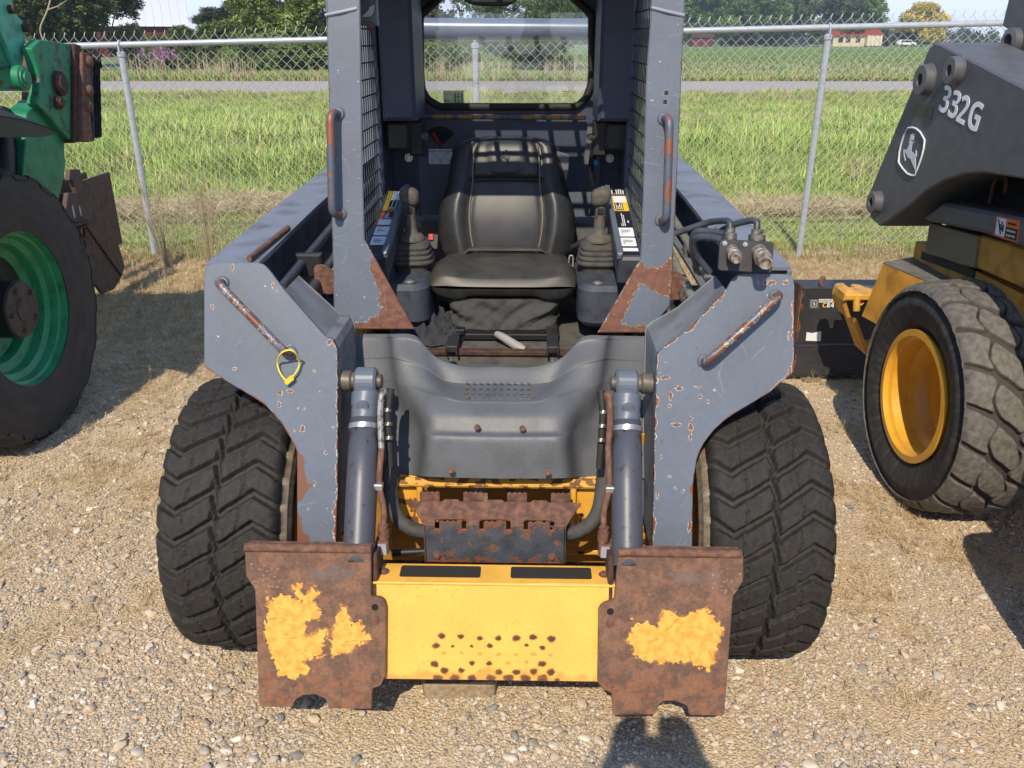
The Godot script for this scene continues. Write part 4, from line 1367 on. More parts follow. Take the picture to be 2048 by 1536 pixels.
	for i in [2, 1, 0]:
		var a: float = notch[i][0]
		var b: float = notch[i][1]
		riser.append_array([Vector2(b, yt), Vector2(b, yt - 0.014), Vector2(b - 0.011, yt - 0.014)])
		var n := 9
		for j in n:
			riser.append(Vector2(lerpf(b - 0.011, a + 0.011, j / (n - 1.0)), yt + 0.006 + (0.004 if j % 2 == 1 else 0.0)))
		riser.append_array([Vector2(a + 0.011, yt - 0.014), Vector2(a, yt - 0.014), Vector2(a, yt)])
	riser.append(Vector2(xl, yt))
	var p3 := Pic.new(xl - 0.01, yb - 0.01, xr + 0.01, yt + 0.02, 900, c8(66, 70, 78), 17)
	p3.shade(0.3, 14.0)
	p3.edge(riser, 0, 1, 0.022, c8(116, 70, 50), 30.0, 0.35)
	p3.edge(riser, 2, riser.size() - 1, 0.011, c8(112, 74, 58), 40.0, 0.7)
	p3.edge(riser, riser.size() - 1, riser.size(), 0.012, c8(104, 70, 56), 40.0, 0.3)
	p3.fleck(10, c8(112, 78, 62), 0.014, 6, 0.1, 0.95, 0.35, 0.95)
	p3.fleck(30, Color(0.33, 0.31, 0.27, 0.5), 0.014, 7)
	p3.shade(0.18, 120.0)
	s = nb()
	extr(s, riser, 0.006, FT, 0.001)
	var tread := put(o, "foot_tread", s, p3.mat(0.6))
	s = nb()
	var back := 0.075
	var wl := xl - 0.040
	var wr := xr + 0.040
	var bed := PackedVector2Array([Vector2(xl, 0.0)])
	for i in 3:
		bed.append_array([Vector2(notch[i][0], 0.0), Vector2(notch[i][0], 0.013), Vector2(notch[i][0] + 0.006, 0.018), Vector2(notch[i][1] - 0.006, 0.018), Vector2(notch[i][1], 0.013), Vector2(notch[i][1], 0.0)])
	bed.append_array([Vector2(xr, 0.0), Vector2(wr, back)])
	for x in [0.115, 0.0, -0.115]:
		bed.append_array([Vector2(x + 0.024, back), Vector2(x + 0.017, back + 0.007), Vector2(x - 0.017, back + 0.007), Vector2(x - 0.024, back)])
	bed.append(Vector2(wl, back))
	var bedT := Transform3D(Basis(Vector3.RIGHT, -deg_to_rad(70)), Vector3(0, yt, -0.236))
	extr(s, bed, 0.006, bedT, 0.001)
	put(tread, "tread_top", s, M.rust)
	for x in [-0.172, -0.058, 0.056, 0.17]:
		s = nb()
		var comb := PackedVector2Array([Vector2(x - 0.026, -0.03), Vector2(x + 0.026, -0.03)])
		for j in 9:
			comb.append(Vector2(x + 0.026 - 0.052 * j / 8.0, 0.012 + (0.004 if j % 2 == 1 else 0.0)))
		extr(s, comb, 0.006, Transform3D(Basis(), Vector3(0, yt + 0.03, -0.318)), 0.001)
		put(tread, "tread_comb", s, M.rust)
	for x in [-0.147, 0.1465]:
		bolt(tread, "bolt", FT * Vector3(x, yb + 0.022, 0), Vector3.BACK, 0.0075, M.rust)
	for x in [xl + 0.004, xr - 0.004]:
		s = nb()
		box(s, Vector3(x, (yb + yt) / 2, -0.28), Vector3(0.006, yt - yb, 0.09))
		put(tread, "tread_side", s, M.paint_dark)
	# --- yellow front frame
	s = nb()
	extr(s, soften(PackedVector2Array([Vector2(-0.2618, 0.5604), Vector2(0.2935, 0.5613), Vector2(0.3184, 0.517), Vector2(0.3181, 0.3165), Vector2(-0.3033, 0.3069), Vector2(-0.2946, 0.5089), Vector2(-0.2617, 0.5635)]), 0.02), 0.02, Transform3D(Basis(), Vector3(0, 0, -0.405)), 0.002)
	var frame := put(o, "front_frame", s, M.yellow_worn)
	s = nb()
	var lipz := -0.36
	var ly := 0.5589
	extr(s, soften(PackedVector2Array([Vector2(-0.272, 0.0), Vector2(0.272, 0.0), Vector2(0.266, 0.026), Vector2(-0.266, 0.026)]), 0.008), 0.012, Transform3D(Basis(Vector3.RIGHT, -deg_to_rad(62)), Vector3(0, ly, lipz)), 0.002)
	put(frame, "frame_lip", s, M.yellow_rusty)
	for sd in [-1.0, 1.0]:
		s = nb()
		box(s, Vector3(sd * 0.205, ly - 0.065, -0.385), Vector3(0.016, 0.13, 0.04))
		put(frame, "frame_rib", s, M.yellow_worn)
		s = nb()
		extr(s, soften(PackedVector2Array([Vector2(sd * 0.215, ly - 0.02), Vector2(sd * 0.245, ly - 0.012), Vector2(sd * 0.282, ly - 0.045), Vector2(sd * 0.288, ly - 0.10), Vector2(sd * 0.268, ly - 0.15), Vector2(sd * 0.215, ly - 0.16)]), 0.02), 0.01, Transform3D(Basis(), Vector3(0, 0, -0.385)), 0.002)
		put(frame, "frame_ear", s, M.yellow_worn)
	bolt(frame, "bolt", Vector3(0.035, ly - 0.028, -0.405), Vector3.BACK, 0.012, M.rust, 0.012)
	s = nb()
	extr(s, rect(-0.07, ly - 0.075, -0.025, ly - 0.015), 0.004, Transform3D(Basis(), Vector3(0, 0, -0.401)), 0.001)
	put(frame, "mud_patch", s, M.mud)
	# hoses that cross under the tread
	for sd in [-1.0, 1.0]:
		s = nb()
		tube(s, bent([Vector3(sd * 0.12, 0.47, -0.30), Vector3(sd * 0.20, 0.465, -0.27), Vector3(sd * 0.27, 0.50, -0.30), Vector3(sd * 0.285, 0.62, -0.38)], 0.06, 8), 0.019, 12)
		put(o, "hose", s, M.rubber_dusty)
	s = nb()
	var cd := Vector3(-0.2664, 0.4124, -0.26)
	tube(s, [cd, cd + Vector3(0.085, 0.002, -0.01)], 0.008, 8)
	for i in 14:
		tube(s, [cd + Vector3(i * 0.006, 0, -i * 0.0007), cd + Vector3(i * 0.006 + 0.0025, 0, -i * 0.0007)], 0.0095, 8)
	put(o, "ribbed_conduit", s, M.black_plastic)
	# --- moulded cover
	var half := [[Vector3(-0.4023, 0.5507, -0.425), Vector3(-0.2562, 0.5581, -0.412), Vector3(-0.2173, 0.5664, -0.398), Vector3(-0.1849, 0.5958, -0.34), Vector3(-0.1187, 0.5981, -0.332), Vector3(-0.06, 0.5985, -0.33), Vector3(0.0036, 0.5978, -0.33)],
		[Vector3(-0.4056, 0.6015, -0.46), Vector3(-0.2683, 0.6135, -0.44), Vector3(-0.2134, 0.6225, -0.418), Vector3(-0.1789, 0.6498, -0.352), Vector3(-0.1158, 0.6513, -0.345), Vector3(-0.0599, 0.6515, -0.343), Vector3(0.006, 0.6509, -0.343)],
		[Vector3(-0.4091, 0.6501, -0.495), Vector3(-0.2806, 0.6612, -0.475), Vector3(-0.2119, 0.6753, -0.435), Vector3(-0.176, 0.6983, -0.365), Vector3(-0.1119, 0.6987, -0.36), Vector3(-0.06, 0.6988, -0.358), Vector3(0.0071, 0.6981, -0.358)],
		[Vector3(-0.4089, 0.666, -0.5), Vector3(-0.2823, 0.676, -0.482), Vector3(-0.2181, 0.6893, -0.446), Vector3(-0.1753, 0.7088, -0.385), Vector3(-0.1121, 0.709, -0.38), Vector3(-0.0612, 0.7091, -0.378), Vector3(0.0077, 0.7084, -0.378)],
		[Vector3(-0.4121, 0.7055, -0.53), Vector3(-0.2931, 0.7148, -0.512), Vector3(-0.2384, 0.7269, -0.47), Vector3(-0.1813, 0.7437, -0.415), Vector3(-0.1082, 0.7419, -0.405), Vector3(-0.0623, 0.7419, -0.403), Vector3(0.0096, 0.7412, -0.403)],
		[Vector3(-0.4152, 0.7586, -0.565), Vector3(-0.3036, 0.768, -0.545), Vector3(-0.2604, 0.7798, -0.5), Vector3(-0.1813, 0.7758, -0.46), Vector3(-0.1173, 0.7669, -0.442), Vector3(-0.0643, 0.7626, -0.44), Vector3(0.0123, 0.7633, -0.44)],
		[Vector3(-0.4158, 0.7771, -0.575), Vector3(-0.3069, 0.7862, -0.555), Vector3(-0.2653, 0.7968, -0.512), Vector3(-0.1846, 0.7846, -0.48), Vector3(-0.1194, 0.7726, -0.452), Vector3(-0.0648, 0.7677, -0.448), Vector3(0.0134, 0.7685, -0.448)],
		[Vector3(-0.4191, 0.8149, -0.605), Vector3(-0.3136, 0.8265, -0.585), Vector3(-0.2748, 0.8392, -0.545), Vector3(-0.2053, 0.8223, -0.53), Vector3(-0.1407, 0.7838, -0.525), Vector3(-0.0734, 0.7806, -0.52), Vector3(0.0124, 0.7814, -0.52)],
		[Vector3(-0.4195, 0.8235, -0.61), Vector3(-0.3167, 0.8365, -0.59), Vector3(-0.2778, 0.849, -0.55), Vector3(-0.2086, 0.8337, -0.538), Vector3(-0.1455, 0.7914, -0.535), Vector3(-0.0768, 0.7853, -0.53), Vector3(0.0121, 0.7861, -0.53)],
		[Vector3(-0.4225, 0.865, -0.64), Vector3(-0.3232, 0.8711, -0.625), Vector3(-0.2876, 0.8838, -0.59), Vector3(-0.2207, 0.8726, -0.582), Vector3(-0.1623, 0.8325, -0.565), Vector3(-0.0852, 0.813, -0.56), Vector3(0.0126, 0.8139, -0.56)],
		[Vector3(-0.4229, 0.8722, -0.645), Vector3(-0.325, 0.8783, -0.63), Vector3(-0.2907, 0.8908, -0.595), Vector3(-0.2242, 0.8836, -0.592), Vector3(-0.1673, 0.8375, -0.575), Vector3(-0.0873, 0.815, -0.57), Vector3(0.0136, 0.8159, -0.57)],
		[Vector3(-0.4239, 0.8787, -0.652), Vector3(-0.3263, 0.8837, -0.64), Vector3(-0.2948, 0.8961, -0.605), Vector3(-0.2297, 0.8907, -0.605), Vector3(-0.1746, 0.8347, -0.59), Vector3(-0.0917, 0.8056, -0.59), Vector3(0.0143, 0.8066, -0.59)]]
	var rows := []
	for r in half:
		var row: Array = r.duplicate()
		row[6].x = 0.0
		for i in [5, 4, 3, 2, 1, 0]:
			row.append(Vector3(-r[i].x, r[i].y, r[i].z))
		rows.append(row)
	var cover := put(o, "moulded_cover", skin(rows, 7, 8, true), M.cover)
	for q in [Vector3(-0.0479, 0.7246, -0.37), Vector3(0.0691, 0.7227, -0.37), Vector3(-0.1143, 0.6272, -0.315), Vector3(0.1342, 0.6244, -0.315), Vector3(0.2762, 0.581, -0.4)]:
		bolt(cover, "bolt", q, Vector3(0, 0.3, 1), 0.006, M.rust, 0.009)
	for q in [Vector3(-0.0777, 0.7737, -0.51), Vector3(0.0936, 0.7707, -0.51), Vector3(-0.0773, 0.7672, -0.455), Vector3(0.0949, 0.7662, -0.455)]:
		bolt(cover, "bolt", q, Vector3(0, 1, 0.3), 0.006, M.rust, 0.008)
	s = nb()
	for i in 10:
		for j in 4:
			var q0 := Vector3(-0.083 + i * 0.0185, lerpf(0.768, 0.790, j / 3.0) + 0.002, lerpf(-0.455, -0.512, j / 3.0))
			box(s, q0 - Vector3(0, 0.001, 0), Vector3(0.008, 0.003, 0.004), Transform3D(), 0.001)
	put(cover, "grip_nub", s, M.cover).set_meta("kind", "stuff")
	s = nb()
	box(s, Vector3(0, 0.62, -0.72), Vector3(0.9, 0.14, 0.02))
	put(o, "cover_back", s, M.black)
	# --- tilt cylinders
	for sd in [-1.0, 1.0]:
		var top := mx(Vector3(-0.3329, 0.8394, -0.4), sd)
		var bot := mx(Vector3(-0.3259, 0.5014, -0.14), sd)
		var d := (top - bot).normalized()
		var a0 := top - d * 0.10
		s = nb()
		lathe(s, [[0.0, -0.03], [0.038, -0.03], [0.038, 0.0], [0.0385, (a0 - bot).length() * 0.5], [0.037, (a0 - bot).length()], [0.0, (a0 - bot).length()]], 28, along(bot, d), false)
		var cyl := put(o, "tilt_cylinder", s, M.paint_cyl)
		s = nb()
		lathe(s, [[0.0, 0.0], [0.034, 0.0], [0.035, 0.015], [0.034, 0.03], [0.036, 0.036], [0.037, 0.065], [0.03, 0.075], [0.0, 0.075]], 24, along(a0, d))
		# eye with rounded top
		var eye := PackedVector2Array()
		for i in 13:
			var an := PI * i / 12.0
			eye.append(Vector2(0.036 * cos(an), 0.036 * sin(an)))
		eye.append_array([Vector2(-0.034, -0.06), Vector2(0.034, -0.06)])
		extr(s, eye, 0.056, Transform3D(Basis(Vector3.UP, PI / 2), top + Vector3(0.028, 0, 0)), 0.006)
		put(cyl, "clevis", s, M.paint)
		s = nb()
		lathe(s, [[0.0, 0.0], [0.016, 0.0], [0.017, 0.006], [0.014, 0.014], [0.0, 0.014]], 18, along(top - d * 0.052 + Vector3(0, 0, 0.031), Vector3(0, -0.1, 1)))
		put(cyl, "grease_boss", s, M.paint)
		s = nb()
		lathe(s, [[0.0, -0.065], [0.027, -0.065], [0.027, -0.04], [0.022, -0.035], [0.022, 0.030], [0.019, 0.031], [0.019, 0.038], [0.016, 0.041], [0.0, 0.041]], 20, along(top, Vector3(-sd, 0, 0)))
		put(cyl, "pin", s, M.pin_steel)
		s = nb()
		lathe(s, [[0.0375, 0.0], [0.0400, 0.0], [0.0400, 0.013], [0.0375, 0.013]], 28, along(a0 - d * 0.028, d))
		put(cyl, "clamp_band", s, M.steel)
		# feed pipe with elbow at the foot
		var path := []
		for q in [Vector3(-0.2781, 0.8042, -0.36), Vector3(-0.2794, 0.8325, -0.355), Vector3(-0.2861, 0.8266, -0.34), Vector3(-0.288, 0.7806, -0.32), Vector3(-0.282, 0.7072, -0.28), Vector3(-0.2858, 0.6287, -0.23), Vector3(-0.2696, 0.5797, -0.205), Vector3(-0.2715, 0.5347, -0.185)]:
			path.append(mx(q, sd))
		s = nb()
		tube(s, bent(path.slice(0, 5), 0.03), 0.0078, 10)
		put(cyl, "pipe", s, M.pipe_pale if sd < 0 else M.rust)
		s = nb()
		tube(s, bent(path.slice(4), 0.03), 0.0078, 10)
		put(cyl, "pipe", s, M.rust)
		s = nb()
		lathe(s, [[0.0, -0.03], [0.015, -0.03], [0.015, 0.0], [0.013, 0.0], [0.013, 0.012], [0.0, 0.012]], 6, along(path[7], Vector3.UP))
		box(s, path[7] + Vector3(0.004 * sd, -0.048, 0.0), Vector3(0.032, 0.035, 0.032), Transform3D(), 0.004)
		put(cyl, "elbow_fitting", s, M.rust)
		s = nb()
		extr(s, rrect(-0.011, -0.017, 0.011, 0.014, 0.003), 0.002, Transform3D(Basis(), path[7] + Vector3(0.004 * sd, -0.048, 0.0185)), 0.0)
		put(cyl, "fitting_face", s, M.steel_paint)
		s = nb()
		bar(s, path[5] + Vector3(0, 0.008, 0), path[5] - Vector3(0, 0.008, 0), 0.021, 0.021)
		put(cyl, "pipe_clip", s, M.steel)
		s = nb()
		for i in 3:
			var q1: Vector3 = path[3].lerp(path[4], 0.0 + i * 0.42) + Vector3(-sd * 0.017, 0, -0.016)
			lathe(s, [[0.0, 0.0], [0.0105, 0.0], [0.0105, 0.009], [0.0, 0.009]], 12, along(q1, d))
		put(cyl, "hose_band", s, M.steel_worn)
		s = nb()
		tube(s, [path[1] + Vector3(-sd * 0.014, 0, -0.012), path[3] + Vector3(-sd * 0.017, 0, -0.016), path[4] + Vector3(-sd * 0.017, -0.06, -0.02)], 0.0095, 10)
		put(cyl, "hose", s, M.rubber)
	# --- lift arms
	var plates := [PackedVector2Array([Vector2(-0.7312, 0.7148), Vector2(-0.7273, 0.7335), Vector2(-0.7196, 0.7435), Vector2(-0.7031, 0.7486), Vector2(-0.5962, 0.7492), Vector2(-0.5811, 0.7455), Vector2(-0.5686, 0.7332), Vector2(-0.5312, 0.6837), Vector2(-0.4273, 0.5672), Vector2(-0.406, 0.5573), Vector2(-0.3972, 0.5361), Vector2(-0.3962, 0.432), Vector2(-0.3969, 0.1891), Vector2(-0.4024, 0.032), Vector2(-0.5005, 0.0307), Vector2(-0.4993, 0.2782), Vector2(-0.5131, 0.3046), Vector2(-0.542, 0.3524), Vector2(-0.581, 0.3938), Vector2(-0.6227, 0.4199), Vector2(-0.6757, 0.4509), Vector2(-0.7336, 0.487)]),
		PackedVector2Array([Vector2(0.7372, 0.7015), Vector2(0.7343, 0.7187), Vector2(0.7255, 0.7272), Vector2(0.7071, 0.7283), Vector2(0.6152, 0.729), Vector2(0.5968, 0.7264), Vector2(0.5823, 0.7128), Vector2(0.5717, 0.6906), Vector2(0.4849, 0.595), Vector2(0.4153, 0.5425), Vector2(0.4043, 0.5324), Vector2(0.4021, 0.5175), Vector2(0.3996, 0.2888), Vector2(0.3988, 0.0233), Vector2(0.4977, 0.0246), Vector2(0.497, 0.2031), Vector2(0.5046, 0.2648), Vector2(0.5188, 0.3026), Vector2(0.5454, 0.3392), Vector2(0.5734, 0.3658), Vector2(0.6002, 0.3847), Vector2(0.6819, 0.4353), Vector2(0.7411, 0.4868)])]
	for k in 2:
		var sd := -1.0 if k == 0 else 1.0
		var x0 := -0.76 if k == 0 else 0.36
		var p := Pic.new(x0, 0.0, x0 + 0.42, 0.78, 800, c8(98, 107, 121), 23 + k)
		p.shade(0.05, 4.0)
		p.shade(0.035, 40.0)
		var chip := c8(116, 76, 58)
		var primer := c8(206, 196, 182)
		var pl: PackedVector2Array = plates[k]
		if k == 0:
			p.edge(pl, 8, 13, 0.003, chip, 30.0, 0.1, 0.001, primer)
			p.edge(pl, 14, 15, 0.022, chip, 9.0, 0.75)
			p.edge(pl, 15, 21, 0.004, chip, 30.0, 0.5)
			p.edge(pl, 11, 13, 0.010, chip, 20.0, 0.1, 0.0015, primer)
		else:
			p.edge(pl, 7, 13, 0.006, chip, 18.0, 0.2, 0.0012, primer)
			p.edge(pl, 14, 15, 0.012, chip, 14.0, 0.2)
			p.edge(pl, 21, 23, 0.007, chip, 14.0, 0.25, 0.001, primer)
			p.edge(pl, 15, 22, 0.003, chip, 30.0, 0.4)
		for c in ([Vector4(-0.5173, 0.4283, 0.0089, 0.0032), Vector4(-0.5411, 0.4228, 0.0057, 0.0044), Vector4(-0.5439, 0.3939, 0.0032, 0.0063), Vector4(-0.4861, 0.3339, 0.0041, 0.0076), Vector4(-0.4257, 0.2728, 0.0038, 0.0044), Vector4(-0.4549, 0.4786, 0.0035, 0.0028), Vector4(-0.6567, 0.4832, 0.0051, 0.0025), Vector4(-0.7106, 0.6385, 0.0028, 0.0063), Vector4(-0.5046, 0.3285, 0.0025, 0.0025), Vector4(-0.5193, 0.5382, 0.0038, 0.0057), Vector4(-0.6597, 0.7374, 0.0031, 0.0076), Vector4(-0.455, 0.1968, 0.0019, 0.0064), Vector4(-0.4712, 0.1303, 0.0016, 0.0025), Vector4(-0.4806, 0.384, 0.0016, 0.0016), Vector4(-0.4964, 0.3849, 0.0013, 0.0009), Vector4(-0.407, 0.3373, 0.0019, 0.0019), Vector4(-0.5578, 0.694, 0.0016, 0.0094), Vector4(-0.5474, 0.6785, 0.0031, 0.0025), Vector4(-0.4169, 0.552, 0.005, 0.0063)] if k == 0 else [Vector4(0.4375, 0.4278, 0.004, 0.0107), Vector4(0.4595, 0.4437, 0.0114, 0.0047), Vector4(0.4352, 0.3997, 0.0033, 0.004), Vector4(0.4527, 0.3521, 0.0114, 0.004), Vector4(0.4891, 0.3469, 0.0054, 0.0114), Vector4(0.4887, 0.3694, 0.0047, 0.0033), Vector4(0.4884, 0.3216, 0.0033, 0.0067), Vector4(0.5067, 0.448, 0.0087, 0.002), Vector4(0.51, 0.4228, 0.004, 0.0053), Vector4(0.5297, 0.4107, 0.0027, 0.0033), Vector4(0.415, 0.2701, 0.0027, 0.0034), Vector4(0.4382, 0.2223, 0.003, 0.002), Vector4(0.4527, 0.1941, 0.0027, 0.002), Vector4(0.4724, 0.1858, 0.0024, 0.004), Vector4(0.4229, 0.4696, 0.0114, 0.0033), Vector4(0.4908, 0.1009, 0.0047, 0.0168), Vector4(0.6812, 0.7076, 0.0086, 0.0053), Vector4(0.6647, 0.7075, 0.0046, 0.0053), Vector4(0.717, 0.7078, 0.0066, 0.0053), Vector4(0.6482, 0.7074, 0.002, 0.0026), Vector4(0.5552, 0.6681, 0.0046, 0.0073), Vector4(0.5361, 0.6514, 0.004, 0.0053), Vector4(0.7257, 0.5751, 0.0013, 0.0086), Vector4(0.7323, 0.6417, 0.0013, 0.0099), Vector4(0.5458, 0.4399, 0.0017, 0.0017), Vector4(0.4082, 0.1738, 0.0034, 0.0081), Vector4(0.7305, 0.4862, 0.004, 0.0133)]):
			p.spot(Vector2(c.x, c.y), c.z, c.w, chip, 0.7, 0.0013, primer)
		p.fleck(16, primer, 0.0025, 44 + k)
		p.fleck(14, chip, 0.003, 54 + k)
		p.scratches(34, c8(150, 158, 176), 0.5, 0.06, 34 + k, 3.0)
		s = nb()
		extr(s, soften(pl, 0.008, 2), 0.012, ARM, 0.0015)
		var arm := put(o, "lift_arm", s, p.mat(0.42))
		# web along the slanting inner edge
		s = nb()
		var chain := [pl[7], pl[8], pl[9], pl[10], pl[11], pl[12], pl[13]]
		var dep := [0.125, 0.17, 0.20, 0.20, 0.20, 0.20, 0.18]
		s.set_smooth_group(-1)
		for i in 6:
			var a := ARM * v3(chain[i], -0.014)
			var b := ARM * v3(chain[i + 1], -0.014)
			var c := Vector3(0, 0, -dep[i])
			var e := Vector3(0, 0, -dep[i + 1])
			var th := Vector3(-sd * 0.004, 0.006, 0) * -1.0
			if sd < 0.0:
				quad(s, a, b, b + e, a + c)
				quad(s, a + th, a + c + th, b + e + th, b + th)
			else:
				quad(s, b, a, a + c, b + e)
				quad(s, b + th, b + e + th, a + c + th, a + th)
			quad(s, a + c, b + e, b + e + th, a + c + th)
			tube(s, [a + c, b + e], 0.0035, 6, Transform3D(), false)
			s.set_smooth_group(-1)
		put(arm, "web", s, M.paint_dusty)
		# beam running back beside the cab
		s = nb()
		var by := [1.128, 1.155, 1.17, 1.18]
		var bz := [-0.475, -1.1, -1.7, -2.35]
		for i in 3:
			bar(s, Vector3(sd * 0.668, by[i] - 0.006, bz[i]), Vector3(sd * 0.668, by[i + 1] - 0.006, bz[i + 1]), 0.132, 0.012, Transform3D(), 0.001)
			bar(s, Vector3(sd * 0.732, by[i] - 0.11, bz[i]), Vector3(sd * 0.732, by[i + 1] - 0.11, bz[i + 1]), 0.012, 0.20, Transform3D(), 0.002)
			bar(s, Vector3(sd * 0.668, by[i] - 0.21, bz[i]), Vector3(sd * 0.668, by[i + 1] - 0.21, bz[i + 1]), 0.11, 0.012, Transform3D(), 0.001)
		put(arm, "beam", s, M.paint_beam)
		s = nb()
		tube(s, [Vector3(sd * 0.625, 1.138, -0.478), Vector3(sd * 0.612, 1.150, -0.80)], 0.0075, 8)
		put(arm, "stop_rod", s, M.rust)
		# grab handle on the plate
		var h0 := ARM * v3(Vector2(-0.6835, 0.6977), 0.0) if k == 0 else ARM * v3(Vector2(0.6912, 0.6742), 0.0)
		var h1 := ARM * v3(Vector2(-0.5132, 0.5239), 0.0) if k == 0 else ARM * v3(Vector2(0.5185, 0.5123), 0.0)
		var off := ARM.basis.z * 0.042
		s = nb()
		tube(s, bent([h0, h0 + off, h1 + off, h1], 0.03, 6), 0.0105, 12)
		var gh := put(arm, "grab_handle", s, M.handle_worn)
		s = nb()
		for q in [h0, h1]:
			lathe(s, [[0.0, 0.0], [0.018, 0.0], [0.013, 0.007], [0.0, 0.009]], 14, along(q, ARM.basis.z))
		put(gh, "weld", s, M.paint)
		# tubes along the beam
		s = nb()
		for j in 2:
			tube(s, [Vector3(sd * (0.575 - j * 0.045), 1.04 - j * 0.05, -0.55), Vector3(sd * (0.575 - j * 0.045), 1.13 - j * 0.04, -2.2)], 0.0135, 10)
		put(arm, "oil_tube", s, M.tube_dark if k == 0 else M.hose_pale)
		if k == 0:
			s = nb()
			box(s, Vector3(-0.553, 1.045, -0.78), Vector3(0.075, 0.07, 0.03), Transform3D(), 0.006)
			put(arm, "tube_clamp", s, M.black_plastic)
		else:
			s = nb()
			for j in 5:
				lathe(s, [[0.0, 0.0], [0.019, 0.0], [0.019, 0.03], [0.0, 0.03]], 8, along(Vector3(0.57 - (j % 2) * 0.05, 1.035 - (j % 2) * 0.05 + j * 0.004, -0.58 - j * 0.09), Vector3(0, 0.05, -1)))
			put(arm, "hose_fitting", s, M.steel_worn)
		# rear upright
		s = nb()
		bar(s, Vector3(sd * 0.66, 0.5, -2.15), Vector3(sd * 0.66, 1.72, -2.38), 0.10, 0.16)
		put(o, "rear_upright", s, M.paint)
	s = nb()
	tube(s, [Vector3(-0.7069, 1.6926, -2.34), Vector3(0.646, 1.6863, -2.34)], 0.044, 28)
	put(o, "arm_cross_tube", s, M.paint_tube)
	# --- hydraulic couplers on the right arm
	s = nb()
	var CP := facing(Vector3(0.611, 1.1615, -0.44), Vector3(1, -0.05, 0), Vector3(-0.04, 1, -0.35))
	extr(s, rrect(-0.066, -0.038, 0.066, 0.038, 0.008), 0.008, CP, 0.001)
	var block := put(o, "coupler_bracket", s, M.dark_steel)
	for c in [[-0.034, 0.0145, 0.062, 0.9], [0.032, 0.0185, 0.085, 1.1]]:
		var r: float = c[1]
		var l: float = c[2]
		s = nb()
		lathe(s, [[0.0, -0.03], [r * 1.05, -0.03], [r * 1.05, 0.0], [r * 1.02, 0.0], [r * 1.05, l * 0.35], [r * 0.98, l * 0.36], [r * 1.1, l * 0.42], [r * 1.12, l * 0.62], [r * 0.95, l * 0.66], [r * 0.92, l * 0.92], [r * 0.84, l], [r * 0.62, l], [r * 0.58, l * 0.93], [0.0, l * 0.93]], 24, along(CP * Vector3(c[0], 0.01, 0), CP.basis * Vector3(-0.06, -0.42, 1)))
		put(block, "quick_coupling", s, M.coupling)
		s = nb()
		lathe(s, [[0.0, 0.0], [r * 1.15, 0.0], [r * 1.15, 0.026], [r * 0.8, 0.03], [r * 0.8, 0.04], [0.0, 0.04]], 6, along(CP * Vector3(c[0], 0.03, -0.03), Vector3(0, 1, -0.2)))
		put(block, "hex_nut", s, M.steel_worn)
	for i in 2:
		bolt(block, "bolt", CP * Vector3(-0.054 + i * 0.05, 0.028, 0), CP.basis.z, 0.004, M.steel, 0.004)
	var n0 := CP * Vector3(-0.034, 0.066, -0.035)
	var n1 := CP * Vector3(0.032, 0.07, -0.035)
	s = nb()
	tube(s, bent([n0, n0 + Vector3(0, 0.022, -0.01), n0 + Vector3(-0.03, 0.0, -0.10), n0 + Vector3(-0.11, -0.04, -0.14)], 0.03), 0.0085, 10)
	tube(s, bent([n1, n1 + Vector3(0, 0.025, -0.01), n1 + Vector3(-0.05, 0.0, -0.06), n1 + Vector3(-0.10, -0.05, -0.10)], 0.03), 0.0085, 10)
	put(block, "steel_pipe", s, M.tube_dark)
	s = nb()
	tube(s, bent([Vector3(0.5549, 1.1962, -0.46), Vector3(0.5303, 1.1968, -0.49), Vector3(0.4992, 1.1899, -0.52), Vector3(0.4998, 1.1649, -0.54), Vector3(0.5181, 1.1276, -0.56), Vector3(0.554, 1.0879, -0.56)], 0.03), 0.009, 10)
	tube(s, bent([Vector3(0.5689, 1.2023, -0.5), Vector3(0.5398, 1.1998, -0.54), Vector3(0.5033, 1.1966, -0.56), Vector3(0.5039, 1.1556, -0.58), Vector3(0.5241, 1.0974, -0.6)], 0.03), 0.009, 10)
	put(block, "steel_pipe", s, M.tube_dark)
	# --- chassis under and behind the cab
	s = nb()
	box(s, Vector3(0, 0.45, -1.35), Vector3(0.86, 0.42, 1.75))
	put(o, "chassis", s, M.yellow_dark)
	s = nb()
	box(s, Vector3(0, 0.95, -2.15), Vector3(1.0, 0.62, 0.5), Transform3D(), 0.02)
	put(o, "engine_hood", s, M.paint)
	for sd in [-1.0, 1.0]:
		s = nb()
		box(s, Vector3(sd * 0.475, 0.70, -1.35), Vector3(0.07, 0.26, 1.1))
		put(o, "side_tank", s, M.yellow_worn if sd < 0 else M.black)
		s = nb()
		extr(s, soften(PackedVector2Array([Vector2(-0.035, 0), Vector2(0.03, 0), Vector2(0.03, 0.055), Vector2(0.0, 0.085), Vector2(-0.035, 0.085)]), 0.015), 0.012, Transform3D(Basis(), Vector3(-0.4988, 0.9698, -0.74) if sd < 0 else Vector3(0.5041, 0.9586, -0.74)), 0.001)
		put(o, "cab_bracket", s, M.rust)
	# --- wheels
	var tyres := [worn_tyre(0.387, 0.325, 31, 24, 0.215, 1.0), worn_tyre(0.387, 0.325, 31, 24, 0.215, -1.0)]
